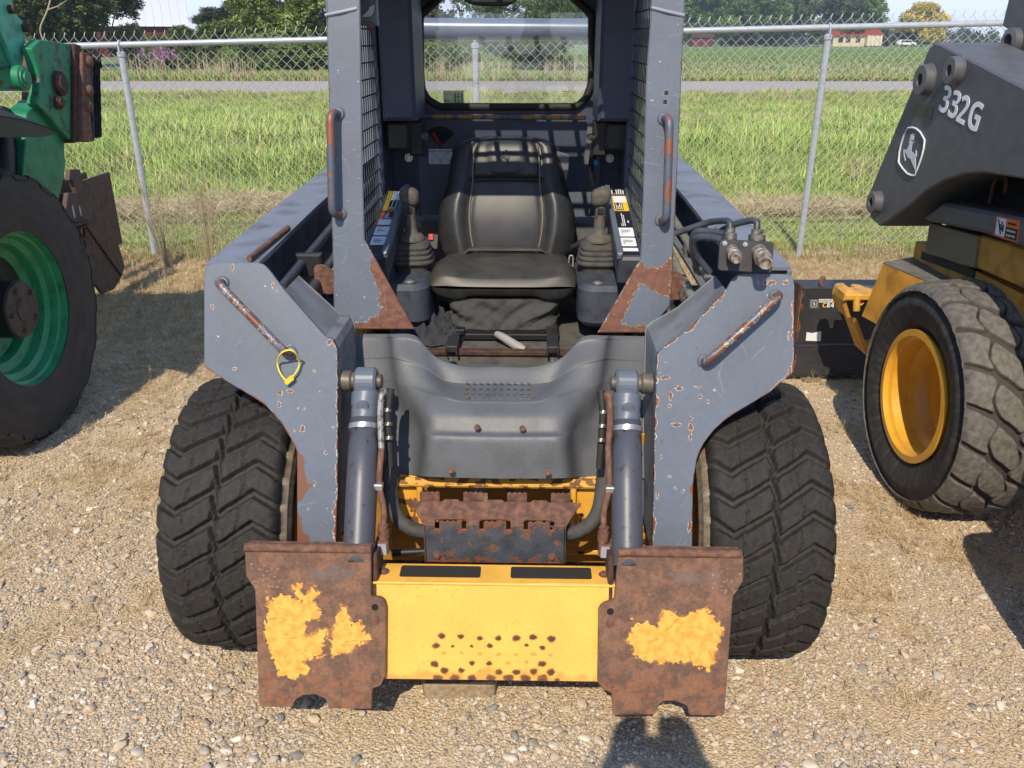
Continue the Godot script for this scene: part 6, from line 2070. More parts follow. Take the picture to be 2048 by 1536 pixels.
func build_seat(o: Node3D) -> void:
	var seat := Node3D.new()
	seat.name = "seat"
	o.add_child(seat, true)
	var SB := lean(Vector3(-0.004, 0.885, -1.44), 15.0)
	# half width of the back up its height
	var ws := [[0.0, 0.215], [0.05, 0.236], [0.11, 0.250], [0.16, 0.2525], [0.205, 0.245], [0.25, 0.228], [0.30, 0.215], [0.36, 0.207], [0.41, 0.192], [0.440, 0.155], [0.455, 0.09]]
	var width := func(v: float) -> float:
		for i in ws.size() - 1:
			if v <= ws[i + 1][0]:
				return lerpf(ws[i][1], ws[i + 1][1], smoothstep(0.0, 1.0, (v - ws[i][0]) / (ws[i + 1][0] - ws[i][0])) * 0.5 + 0.5 * (v - ws[i][0]) / (ws[i + 1][0] - ws[i][0]))
		return ws[-1][1]
	var nu := 96
	var nv := 80
	var H := 0.455
	var fn := func(i: int, j: int) -> Vector3:
		# first the front from the left edge to the right edge, then round the back
		var v := H * j / nv
		var w: float = width.call(v)
		var a := TAU * i / nu
		var x := w * signf(cos(a)) * pow(absf(cos(a)), 0.75)
		var u := x / w
		var front := sin(a) >= 0.0
		var edge := sqrt(maxf(0.0, 1.0 - pow(absf(u), 5.0)))
		var topf := sqrt(maxf(0.0, 1.0 - pow(v / H, 12.0)))
		var z := 0.0
		if front:
			z = 0.055 * edge * topf
			var seam := lerpf(0.50, 0.60, v / H)
			z += 0.034 * smoothstep(seam - 0.02, seam + 0.20, absf(u)) * (1.0 - smoothstep(0.16, 0.42, v) * 0.65) * edge
			z -= 0.008 * exp(-pow((absf(u) - seam) / 0.035, 2.0)) * edge
			z += 0.012 * (1.0 - u * u) * sin(PI * clampf(v / 0.25, 0.0, 1.0)) * edge
			# groove below the head part, and the raised badge
			var gy := 0.288 + 0.012 * (1.0 - u * u)
			if absf(u) < seam:
				z -= 0.016 * exp(-pow((v - gy) / 0.006, 2.0))
				z += 0.010 * smoothstep(gy, gy + 0.02, v) * topf
			var bx := absf(x) / 0.062
			var byy := absf(v - 0.375) / 0.058
			var bb := pow(pow(bx, 5.0) + pow(byy, 5.0), 0.2)
			z += 0.005 * (1.0 - smoothstep(0.94, 1.02, bb)) - 0.004 * exp(-pow((bb - 1.08) / 0.05, 2.0))
		else:
			z = -0.05 * edge * topf
		return SB * Vector3(x, v, z)
	var back := put(seat, "backrest", sheet(nu, nv, fn, true), M.vinyl)
	var s := nb()
	for sd in [-1.0, 1.0]:
		var path := PackedVector3Array()
		for i in 20:
			var v := 0.02 + 0.40 * i / 19.0
			var seam := lerpf(0.50, 0.60, v / H) - 0.01
			path.append(SB * Vector3(sd * seam * width.call(v), v, 0.0545 + 0.012 * (1.0 - seam * seam) * sin(PI * clampf(v / 0.25, 0.0, 1.0)) + (0.008 if v > 0.30 else 0.0)))
		tube(s, path, 0.0026, 6)
	put(back, "piping", s, M.piping)
	# leaping deer pressed into the badge
	var deer := deer_shape(0.026)
	s = nb()
	for q in deer:
		extr(s, q, 0.002, SB * Transform3D(Basis(), Vector3(-0.002, 0.373, 0.0735)), 0.0008)
	put(back, "embossed_badge", s, M.vinyl)
	# cushion
	var cu := func(i: int, j: int) -> Vector3:
		var t := j / 40.0                     # from back to front
		var z := lerpf(-1.46, -1.035, t)
		var a := TAU * i / 72
		var hw := lerpf(0.225, 0.247, smoothstep(0.0, 0.8, t)) * (1.0 - 0.06 * pow(t, 10.0))
		var x := hw * signf(cos(a)) * pow(absf(cos(a)), 0.55)
		var u := x / hw
		var up := sin(a) >= 0.0
		var e := sqrt(maxf(0.0, 1.0 - pow(absf(u), 6.0)))
		var nose := pow(maxf(0.0, 1.0 - pow(maxf(0.0, (t - 0.80) / 0.2001), 2.2)), 0.36)
		var mid := 0.898 + 0.012 * t
		var y := mid
		if up:
			y += (0.045 + 0.030 * smoothstep(0.48, 0.85, absf(u)) * smoothstep(0.1, 0.7, t) * (1.0 - 0.55 * smoothstep(0.75, 1.0, t)) - 0.006 * (1.0 - u * u)) * e * nose
		else:
			y -= (0.05 - 0.016 * (1.0 - smoothstep(0.42, 0.62, absf(u)))) * e * nose * (1.0 + 0.25 * smoothstep(0.5, 0.9, t))
		return Vector3(x - 0.004, y, z + 0.014 * (1.0 - pow(absf(u), 3.0)) * pow(t, 4.0))
	put(seat, "cushion", sheet(72, 40, cu, true, Vector2.ONE, null, true), M.vinyl_dusty)
	s = nb()
	extr(s, soften(PackedVector2Array([Vector2(-0.17, 0), Vector2(0.17, 0), Vector2(0.13, 0.03), Vector2(-0.13, 0.03)]), 0.01), 0.04, Transform3D(Basis(), Vector3(-0.004, 0.932, -1.34)), 0.006)
	put(seat, "rear_roll", s, M.vinyl_dusty)
	# cloth bellows below, in folds
	var nz := FastNoiseLite.new()
	nz.seed = 12
	nz.frequency = 1.0
	var sk := func(i: int, j: int) -> Vector3:
		var t := j / 24.0
		var a := TAU * i / 96
		var e := 5.0
		var k := pow(pow(absf(cos(a)), e) + pow(absf(sin(a)), e), -1.0 / e)
		var fold := 0.010 * sin(t * 7.0 + absf(cos(a)) * 9.0) * sin(PI * t) + 0.012 * nz.get_noise_2d(cos(a) * 3.0 + t * 2.0, sin(a) * 3.0)
		var hw := lerpf(0.20, 0.182, t) + fold
		var hd := lerpf(0.185, 0.19, t) + fold * 0.8 + 0.02 * t
		return Vector3(cos(a) * k * hw - 0.004, lerpf(0.865, 0.768 - 0.012 * (1.0 - absf(cos(a))), t), -1.235 + sin(a) * k * hd)
	put(seat, "bellows", sheet(96, 24, sk, true), M.cloth)
	s = nb()
	tube(s, bent([Vector3(-0.0216, 0.775, -0.96), Vector3(-0.0032, 0.7737, -0.94), Vector3(0.0389, 0.756, -0.91), Vector3(0.0707, 0.7451, -0.89)], 0.02), [0.010, 0.012, 0.012, 0.013, 0.013, 0.013, 0.014, 0.014, 0.0145, 0.0145, 0.0145, 0.015, 0.015, 0.012], 12)
	put(seat, "slide_lever", s, M.lever_grey)
	s = nb()
	extr(s, soften(PackedVector2Array([Vector2(0.1746, 1.2796), Vector2(0.2229, 1.2659), Vector2(0.2176, 1.1961), Vector2(0.2045, 1.1464), Vector2(0.1864, 1.1463)]), 0.006), 0.02, Transform3D(Basis(), Vector3(0, 0, 1.56 - 3.06)), 0.002)
	put(seat, "manual_pouch", s, M.interior_pale)

func deer_shape(k: float) -> Array:
	# body, legs, neck, antlers and tail of a leaping deer; about 2k tall
	var out := []
	for p in [[[-0.10, 0.42], [0.02, 0.46], [0.16, 0.05], [0.42, -0.22], [0.40, -0.45], [0.36, -0.62], [0.42, -0.98], [0.34, -1.0], [0.24, -0.72], [0.10, -0.38], [-0.14, -0.26], [-0.24, -0.02], [-0.18, 0.05]],
		[[-0.10, 0.40], [-0.16, 0.58], [-0.14, 0.70], [0.14, 0.70], [0.26, 0.62], [0.12, 0.58], [0.06, 0.36]],
		[[-0.16, 0.06], [-0.50, 0.10], [-0.56, 0.02], [-0.44, -0.42], [-0.38, -0.42], [-0.44, -0.02], [-0.16, -0.08]],
		[[0.06, 0.68], [0.02, 0.82], [-0.16, 0.80], [-0.04, 0.86], [-0.08, 1.0], [0.05, 0.88], [0.10, 1.06], [0.13, 0.88], [0.22, 1.04], [0.20, 0.82], [0.14, 0.70]],
		[[0.36, -0.18], [0.50, 0.02], [0.46, 0.24], [0.55, 0.02], [0.46, -0.24]]]:
		var a := PackedVector2Array()
		for q in p:
			a.append(Vector2(q[0], q[1]) * k)
		out.append(a)
	return out

# ---------------------------------------------------------------- the neighbours in the row
func lug_tyre(R: float, W: float, rim: float, pitches: int, per: int, rows_: Array) -> ArrayMesh:
	# deep blocks in staggered rows across the tread
	var prof := []
	for i in 15:
		var t := i / 14.0
		prof.append([-W * (0.36 + 0.135 * sin(PI * (0.12 + 0.62 * t))) - (0.004 if i in [9, 10] else 0.0), lerpf(rim, R - 0.045, t), -1.0])
	var nt := 150
	for i in nt + 1:
		var t := i / float(nt)
		var x := (t - 0.5) * 2.0
		prof.append([x * W * 0.5, R - 0.014 * x * x - 0.03 * pow(absf(x), 10.0), t])
	for i in 15:
		var t := 1.0 - i / 14.0
		prof.append([W * (0.36 + 0.135 * sin(PI * (0.12 + 0.62 * t))), lerpf(rim, R - 0.045, t), -1.0])
	var nz := FastNoiseLite.new()
	nz.seed = 15
	nz.frequency = 1.0
	var n := pitches * per
	var depth := func(k: float, w: float) -> float:
		var best := 1.0
		for q in rows_:
			# block: centre across, half width, shift round, slant
			var c: float = q[0] + 0.03 * sin(k * TAU)
			var dx: float = (w - c) / q[1]
			var ph: float = fposmod(k + q[2] + (w - c) * q[3] + 0.5, 1.0) - 0.5
			var dy := ph / 0.41
			var d := pow(pow(absf(dx), 7.0) + pow(absf(dy), 7.0), 1.0 / 7.0) + 0.07 * nz.get_noise_2d(k * 1.6 + q[0] * 9.0, w * 5.0)
			best = minf(best, smoothstep(0.97, 1.03, d))
		return best * smoothstep(0.0, 0.035, minf(w, 1.0 - w))
	var fn := func(i: int, j: int) -> Vector3:
		var a := TAU * i / n
		var p: Array = prof[j]
		var r: float = p[1]
		if p[2] >= 0.0:
			var k := float(i) / per
			r -= 0.017 * depth.call(k, p[2])
			r += 0.0016 * nz.get_noise_2d(k * 4.0, p[2] * 10.0)
		return Vector3(p[0], r * sin(a), r * cos(a))
	var col := func(i: int, j: int) -> Color:
		var p: Array = prof[j]
		var k := float(i) / per
		var v := 0.5 + 0.5 * nz.get_noise_2d(k * 4.0 + 20.0, j * 0.085) + 0.25 * nz.get_noise_2d(k * 14.0, j * 0.3)
		if p[2] < 0.0:
			return Color(0.035, 0.035, 0.036).lerp(Color(0.10, 0.095, 0.088), smoothstep(0.4, 0.9, v) * 0.6)
		var top := 1.0 - float(depth.call(k, p[2]))
		return Color(0.055, 0.050, 0.045).lerp(Color(0.165, 0.153, 0.136), top * (0.35 + 0.65 * smoothstep(0.1, 0.85, v)))
	return sheet(n, prof.size() - 1, fn, true, Vector2(8, 1), col)

func build_big_loader() -> void:
	var B := Vector3(1.95, 0, -2.4)
	var o := thing("dark_loader", "charcoal and yellow loader with white number on its boom, at the right edge", "loader", B)
	var W := Transform3D(Basis(), -B)
	var RX := Transform3D(Basis(Vector3(0, 0, 1), Vector3(0, 1, 0), Vector3(-1, 0, 0)), Vector3(1.55, 0, 0))
	var s := nb()
	var out := PackedVector2Array([Vector2(-3.637, 1.0401), Vector2(-3.5878, 0.935), Vector2(-3.4972, 0.9213), Vector2(-3.4727, 0.9243), Vector2(-3.3875, 0.9709), Vector2(-3.2261, 1.067), Vector2(-3.1421, 1.1268), Vector2(-3.0187, 1.1844), Vector2(-2.8997, 1.223), Vector2(-2.7876, 1.2444), Vector2(-2.554, 1.2591)])
	out.append_array([Vector2(-2.2, 1.19), Vector2(-1.8, 1.02), Vector2(-1.2, 0.80), Vector2(-0.8, 0.62), Vector2(-0.75, 0.95), Vector2(-1.1, 1.17), Vector2(-1.9, 1.37)])
	out.append_array(PackedVector2Array([Vector2(-2.6605, 1.5148), Vector2(-3.2432, 1.6337), Vector2(-3.2914, 1.6386), Vector2(-3.3237, 1.6213)]))
	extr(s, out, 0.25, RX, 0.006)
	var boom := put(o, "boom", s, M.charcoal, W)
	# second cheek plate seen below the first
	s = nb()
	extr(s, PackedVector2Array([Vector2(-3.7733, 0.889), Vector2(-3.6299, 0.9244), Vector2(-3.5353, 0.9112), Vector2(-3.5104, 0.9207), Vector2(-3.4157, 0.9817), Vector2(-3.2506, 1.0915), Vector2(-3.1803, 1.1817), Vector2(-3.3571, 1.1518), Vector2(-3.5587, 1.0595)]), 0.02, RX * Transform3D(Basis(), Vector3(0, 0, -0.15)), 0.002)
	put(o, "inner_cheek", s, M.charcoal, W)
	for q in [[Vector3(1.55, 1.5096, -3.2813), 0.055], [Vector3(1.55, 1.5495, -3.0735), 0.046], [Vector3(1.55, 1.0121, -3.5298), 0.046]]:
		s = nb()
		var r: float = q[1]
		lathe(s, [[r * 1.06, -0.01], [r * 1.06, 0.004], [r, 0.006], [r, 0.030], [r * 0.94, 0.034], [r * 0.42, 0.034], [r * 0.40, 0.0], [0.0, 0.0]], 32, along(q[0], Vector3(-1, 0, 0)))
		var boss := put(boom, "pivot_boss", s, M.boss)
		s = nb()
		lathe(s, [[0.0, 0.0], [r * 0.38, 0.0], [r * 0.38, 0.012], [0.0, 0.012]], 20, along(q[0], Vector3(-1, 0, 0)))
		put(boss, "bore", s, M.black)
	# model number, slanting with the boom
	var ta := Vector3(1.55, 1.4363, -3.1384)
	var tb := Vector3(1.55, 1.3909, -2.8771)
	var tu := (tb - ta).normalized()
	var tv := Vector3(0, 1, 0) - tu * tu.y
	var tx := facing((ta + tb) * 0.5 + Vector3(-0.002, 0.010, 0.0) + tv.normalized() * 0.006, tu, tv)
	text(boom, "number", "332G", 0.128, M.number_white, tx, "Droid Sans", true, 0.0012)
	# emblem: outlined badge with a leaping deer
	var badge := PackedVector2Array([Vector2(-3.3777, 1.3278), Vector2(-3.3412, 1.3343), Vector2(-3.3058, 1.3331), Vector2(-3.2681, 1.3249), Vector2(-3.2384, 1.3102), Vector2(-3.2203, 1.3003), Vector2(-3.2155, 1.2713), Vector2(-3.2197, 1.241), Vector2(-3.2282, 1.2129), Vector2(-3.2437, 1.1675), Vector2(-3.2729, 1.1619), Vector2(-3.3132, 1.164), Vector2(-3.3544, 1.1753), Vector2(-3.3852, 1.1869), Vector2(-3.4052, 1.1968), Vector2(-3.4117, 1.2324), Vector2(-3.4099, 1.2641), Vector2(-3.3987, 1.2995)])
	s = nb()
	var bp := PackedVector3Array()
	for p in badge:
		bp.append(RX * Vector3(p.x, p.y, 0.002))
	bp.append(bp[0])
	bp.append(bp[1])
	tube(s, bp, 0.0042, 4)
	put(boom, "badge_outline", s, M.sticker_white)
	s = nb()
	for q in [PackedVector2Array([Vector2(-3.3512, 1.2815), Vector2(-3.3456, 1.2851), Vector2(-3.3316, 1.2858), Vector2(-3.32, 1.2834), Vector2(-3.2985, 1.2858), Vector2(-3.3018, 1.2818), Vector2(-3.3148, 1.2794), Vector2(-3.3181, 1.2653), Vector2(-3.3162, 1.2487), Vector2(-3.2969, 1.2449), Vector2(-3.2734, 1.2387), Vector2(-3.2795, 1.2501), Vector2(-3.2779, 1.2579), Vector2(-3.2683, 1.2515), Vector2(-3.2637, 1.2354), Vector2(-3.2704, 1.2315), Vector2(-3.2536, 1.1911), Vector2(-3.2443, 1.1772), Vector2(-3.2496, 1.1749), Vector2(-3.2576, 1.1875), Vector2(-3.2873, 1.2049), Vector2(-3.3074, 1.2191), Vector2(-3.3342, 1.2234), Vector2(-3.3535, 1.2349), Vector2(-3.3705, 1.2406), Vector2(-3.3683, 1.2299), Vector2(-3.3465, 1.2093), Vector2(-3.3529, 1.2069), Vector2(-3.3741, 1.2261), Vector2(-3.3841, 1.2467), Vector2(-3.3528, 1.2505), Vector2(-3.3489, 1.2587), Vector2(-3.3413, 1.2749)]),
		PackedVector2Array([Vector2(-3.3394, 1.2874), Vector2(-3.3519, 1.2952), Vector2(-3.337, 1.2952), Vector2(-3.3466, 1.3064), Vector2(-3.3393, 1.3093), Vector2(-3.33, 1.299), Vector2(-3.3313, 1.3141), Vector2(-3.3263, 1.3155), Vector2(-3.3199, 1.3001), Vector2(-3.3152, 1.3157), Vector2(-3.3108, 1.3152), Vector2(-3.3092, 1.2997), Vector2(-3.3151, 1.2885)])]:
		extr(s, q, 0.0012, RX * Transform3D(Basis(), Vector3(0, 0, 0.0016)), 0.0)
	put(boom, "deer_emblem", s, M.sticker_white)
	s = nb()
	extr(s, PackedVector2Array([Vector2(-3.3582, 1.4258), Vector2(-3.198, 1.4166), Vector2(-3.2049, 1.3717), Vector2(-3.3611, 1.3823)]), 0.0012, RX * Transform3D(Basis(), Vector3(0, 0, 0.0014)), 0.0)
	put(boom, "dark_sticker", s, M.sticker_dark)
	# link arm behind
	s = nb()
	extr(s, PackedVector2Array([Vector2(-3.1974, 1.8397), Vector2(-3.3426, 1.8483), Vector2(-3.3528, 1.695), Vector2(-3.288, 1.6774), Vector2(-3.1965, 1.6141), Vector2(-3.0905, 1.583)]), 0.12, RX * Transform3D(Basis(), Vector3(0, 0, -0.27)), 0.004)
	put(o, "link_arm", s, M.charcoal, W)
	s = nb()
	lathe(s, [[0.05, -0.01], [0.05, 0.02], [0.03, 0.024], [0.028, 0.0], [0.0, 0.0]], 24, along(Vector3(1.815, 1.6387, -3.2432), Vector3(-1, 0, 0)))
	put(o, "pivot_boss", s, M.boss, W)
	# engine bay
	s = nb()
	extr(s, PackedVector2Array([Vector2(-3.2775, 0.9949), Vector2(-3.1444, 1.0818), Vector2(-2.8791, 1.1039), Vector2(-2.5892, 1.1278), Vector2(-2.2386, 1.0882), Vector2(-2.2254, 1.0564), Vector2(-2.5849, 1.0384), Vector2(-2.8492, 1.032), Vector2(-3.2141, 0.9959)]), 0.5, RX * Transform3D(Basis(), Vector3(0, 0, -0.07)), 0.012)
	var cov := put(o, "side_cover", s, M.charcoal, W)
	var st := PackedVector2Array([Vector2(-2.7677, 1.1051), Vector2(-2.6363, 1.1151), Vector2(-2.6255, 1.0483), Vector2(-2.7597, 1.0413)])
	var SX := RX * Transform3D(Basis(), Vector3(0, 0, -0.0685))
	label_plate(cov, "warning_sticker", st, SX, M.sticker_orange)
	var at := func(u: float, v: float) -> Vector2: return st[0].lerp(st[1], u).lerp(st[3].lerp(st[2], u), v)
	label_plate(cov, "picture_panel", PackedVector2Array([at.call(0.04, 0.06), at.call(0.44, 0.06), at.call(0.44, 0.92), at.call(0.04, 0.92)]), SX * Transform3D(Basis(), Vector3(0, 0, 0.0008)), M.sticker_white)
	label_plate(cov, "text_panel", PackedVector2Array([at.call(0.46, 0.40), at.call(0.96, 0.40), at.call(0.96, 0.94), at.call(0.46, 0.94)]), SX * Transform3D(Basis(), Vector3(0, 0, 0.0008)), M.ink)
	s = nb()
	for l in [[0.10, 0.12, 0.28, 0.85], [0.28, 0.2, 0.30, 0.55], [0.18, 0.5, 0.38, 0.65], [0.36, 0.35, 0.34, 0.7], [0.22, 0.35, 0.22, 0.6]]:
		bar(s, SX * v3(at.call(l[0], l[1]), 0.0012), SX * v3(at.call(l[2], l[3]), 0.0012), 0.006, 0.001, Transform3D(), 0.0, Vector3.RIGHT)
	put(cov, "hand_pictogram", s, M.ink)
	var wu: Vector3 = SX.basis * v3(st[1] - st[0])
	for wd in [["Pinch Area", 0.56, 0.0095, M.sticker_white], ["Keep Away", 0.78, 0.0095, M.sticker_white], ["WARNING", 0.22, 0.010, M.ink]]:
		var c: Vector2 = at.call(0.71, wd[1])
		text(cov, "lettering", wd[0], wd[2], wd[3], facing(SX * v3(c, 0.0016), wu, Vector3.UP), "Droid Sans", true, 0.0006)
	s = nb()
	extr(s, PackedVector2Array([Vector2(-3.2872, 0.9751), Vector2(-2.9172, 1.003), Vector2(-2.9053, 0.8916), Vector2(-3.2767, 0.8564)]), 0.03, RX * Transform3D(Basis(), Vector3(0, 0, -0.11)), 0.002)
	var gr := put(o, "radiator_grille", s, M.grille_tan, W)
	s = nb()
	for i in 34:
		var t := (i + 0.5) / 34.0
		var a := Vector3(1.657, 0.9753, -3.2766).lerp(Vector3(1.657, 0.8606, -3.2676), t)
		var b := Vector3(1.657, 1.0028, -2.9182).lerp(Vector3(1.657, 0.8938, -2.9039), t)
		bar(s, a, b, 0.004, 0.0022, Transform3D(), 0.0)
	put(gr, "fin", s, M.grille_fin).set_meta("kind", "stuff")
	s = nb()
	extr(s, PackedVector2Array([Vector2(-2.9255, 1.0065), Vector2(-2.6487, 1.0233), Vector2(-2.2803, 1.0418), Vector2(-2.2288, 0.918), Vector2(-2.597, 0.8991), Vector2(-2.9053, 0.8916)]), 0.8, RX * Transform3D(Basis(), Vector3(0, 0, -0.115)), 0.006)
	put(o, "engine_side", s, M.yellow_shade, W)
	s = nb()
	box(s, Vector3(2.05, 0.62, -2.5), Vector3(0.72, 0.5, 1.9), Transform3D(), 0.02)
	box(s, Vector3(2.15, 1.1, -1.9), Vector3(0.6, 0.9, 1.2), Transform3D(), 0.02)
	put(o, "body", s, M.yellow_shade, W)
	s = nb()
	for x in [1.76, 2.58]:
		for z in [-2.22, -1.05]:
			box(s, Vector3(x, 1.55, z), Vector3(0.07, 1.15, 0.07), Transform3D(), 0.01)
	box(s, Vector3(2.17, 2.12, -1.63), Vector3(0.92, 0.07, 1.28), Transform3D(), 0.02)
	box(s, Vector3(2.17, 1.65, -2.24), Vector3(0.75, 0.95, 0.03), Transform3D(), 0.01)
	box(s, Vector3(1.77, 1.65, -1.63), Vector3(0.02, 0.95, 1.1), Transform3D(), 0.005)
	put(o, "cab", s, M.charcoal, W)
	s = nb()
	box(s, Vector3(2.1, 1.0, -2.95), Vector3(0.7, 0.5, 0.8), Transform3D(), 0.02)
	put(o, "engine_block", s, M.black, W)
	s = nb()
	tube(s, bent([Vector3(1.72, 1.1011, -3.0075), Vector3(1.72, 1.1951, -3.0064), Vector3(1.72, 1.2093, -2.9348), Vector3(1.72, 1.156, -2.9253)], 0.03), 0.006, 8)
	put(o, "engine_handle", s, M.rust, W)
	# rear platform with yellow fender
	s = nb()
	var pf := [Vector3(1.5347, 0.8, -3.3535), Vector3(1.7297, 0.8, -3.4648), Vector3(1.8111, 0.8, -3.1566), Vector3(1.7522, 0.8, -3.0907), Vector3(1.5868, 0.8, -3.0693)]
	var top := PackedVector2Array()
	for q in pf:
		top.append(Vector2(q.x, -q.z))
	extr(s, top, 0.012, Transform3D(Basis(Vector3.RIGHT, -PI / 2), Vector3(0, 0.80, 0)), 0.002)
	put(o, "platform", s, M.platform_grey, W)
	s = nb()
	bar(s, Vector3(1.7, 0.8287, -3.3565) , Vector3(1.7, 0.8573, -2.9438), 0.03, 0.03)
	put(o, "rubber_seal", s, M.rubber, W)
	s = nb()
	var fy := 0.792
	var fend := [pf[0] + Vector3(0, fy - 0.80, 0), pf[4] + Vector3(0, fy - 0.80, 0), pf[3] + Vector3(0, fy - 0.80, 0)]
	for i in 2:
		var a: Vector3 = fend[i]
		var b: Vector3 = fend[i + 1]
		quad(s, Vector3(a.x - 0.03, 0.55, a.z - 0.05), Vector3(b.x - 0.02, 0.55, b.z), b, a)
		quad(s, a + Vector3(0.02, 0, 0), b + Vector3(0.02, 0, 0), Vector3(b.x + 0.0, 0.55, b.z), Vector3(a.x - 0.01, 0.55, a.z - 0.05))
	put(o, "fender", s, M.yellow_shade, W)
	s = nb()
	extr(s, PackedVector2Array([Vector2(-3.1255, 0.7824), Vector2(-2.9762, 0.9031), Vector2(-2.7832, 0.9253), Vector2(-2.3861, 0.9291), Vector2(-2.3343, 0.8048), Vector2(-2.7138, 0.7586), Vector2(-3.2186, 0.7193)]), 0.02, RX * Transform3D(Basis(), Vector3(0, 0, -0.21)), 0.004)
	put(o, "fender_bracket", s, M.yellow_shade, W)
	for q in [Vector3(1.605, 0.7285, -3.382), Vector3(1.625, 0.7477, -3.243)]:
		bolt(o, "bolt", q - B, Vector3(-1, 0.1, 0.2), 0.012, M.rust)
	# cast rear bumper
	s = nb()
	var cast := PackedVector2Array([Vector2(1.5053, 0.5421), Vector2(1.5132, 0.5939), Vector2(1.5558, 0.5963), Vector2(1.5731, 0.5445), Vector2(1.589, 0.5445), Vector2(1.5882, 0.5916), Vector2(1.6898, 0.5799), Vector2(1.733, 0.5916), Vector2(1.762, 0.5563), Vector2(1.7822, 0.3145), Vector2(1.6604, 0.2772), Vector2(1.5682, 0.461), Vector2(1.543, 0.461)])
	extr(s, soften(cast, 0.012), 0.16, Transform3D(Basis(), Vector3(0, 0, -3.62)), 0.014)
	box(s, Vector3(1.6504, 0.5728, -3.66), Vector3(0.30, 0.035, 0.12), Transform3D(), 0.01)
	var bump_ := put(o, "cast_bumper", s, M.yellow_cast, W)
	s = nb()
	extr(s, soften(PackedVector2Array([Vector2(1.5951, 0.5649), Vector2(1.6393, 0.5578), Vector2(1.641, 0.5342), Vector2(1.624, 0.5271), Vector2(1.6012, 0.5413)]), 0.006), 0.02, Transform3D(Basis(), Vector3(0, 0, -3.615)), 0.0)
	put(bump_, "lifting_eye", s, M.black)
	s = nb()
	for q in [[1713, 606, 0.013], [1753, 612, 0.012]]:
		tube(s, [Vector3(1.5592, 0.5766, -3.615), Vector3(1.5641, 0.5105, -3.6)] if q[0] == 1713 else [Vector3(1.6588, 0.5766, -3.615), Vector3(1.6594, 0.5105, -3.6)], 0.016, 10)
	put(bump_, "cast_rib", s, M.yellow_cast)
	# wheel
	var hub := Node3D.new()
	hub.name = "wheel"
	o.add_child(hub, true)
	hub.position = Vector3(1.62, 0.423, -2.83) - B
	var rows_ := [[0.11, 0.125, 0.0, 1.5], [0.37, 0.122, 0.45, 1.7], [0.63, 0.122, 0.0, 1.7], [0.89, 0.125, 0.5, 1.5]]
	put(hub, "tyre", lug_tyre(0.432, 0.36, 0.245, 19, 46, rows_), M.tyre, Transform3D(Basis(Vector3.RIGHT, 0.2), Vector3(0.03, 0, 0)))
	s = nb()
	lathe(s, [[0.0, -0.02], [0.10, -0.02], [0.13, 0.0], [0.165, 0.01], [0.185, 0.05], [0.205, 0.07], [0.212, 0.13], [0.232, 0.145], [0.250, 0.15], [0.250, 0.158], [0.225, 0.16], [0.22, 0.02], [0.0, -0.10]], 48, along(Vector3(0.02, 0, 0), Vector3(-1, 0, 0)))
	put(hub, "rim", s, M.yellow_rim)
	# front wheel and arms beyond the frame, which throw the shade at the lower right
	var h2 := hub.duplicate()
	o.add_child(h2, true)
	h2.position += Vector3(0, 0, 1.28)

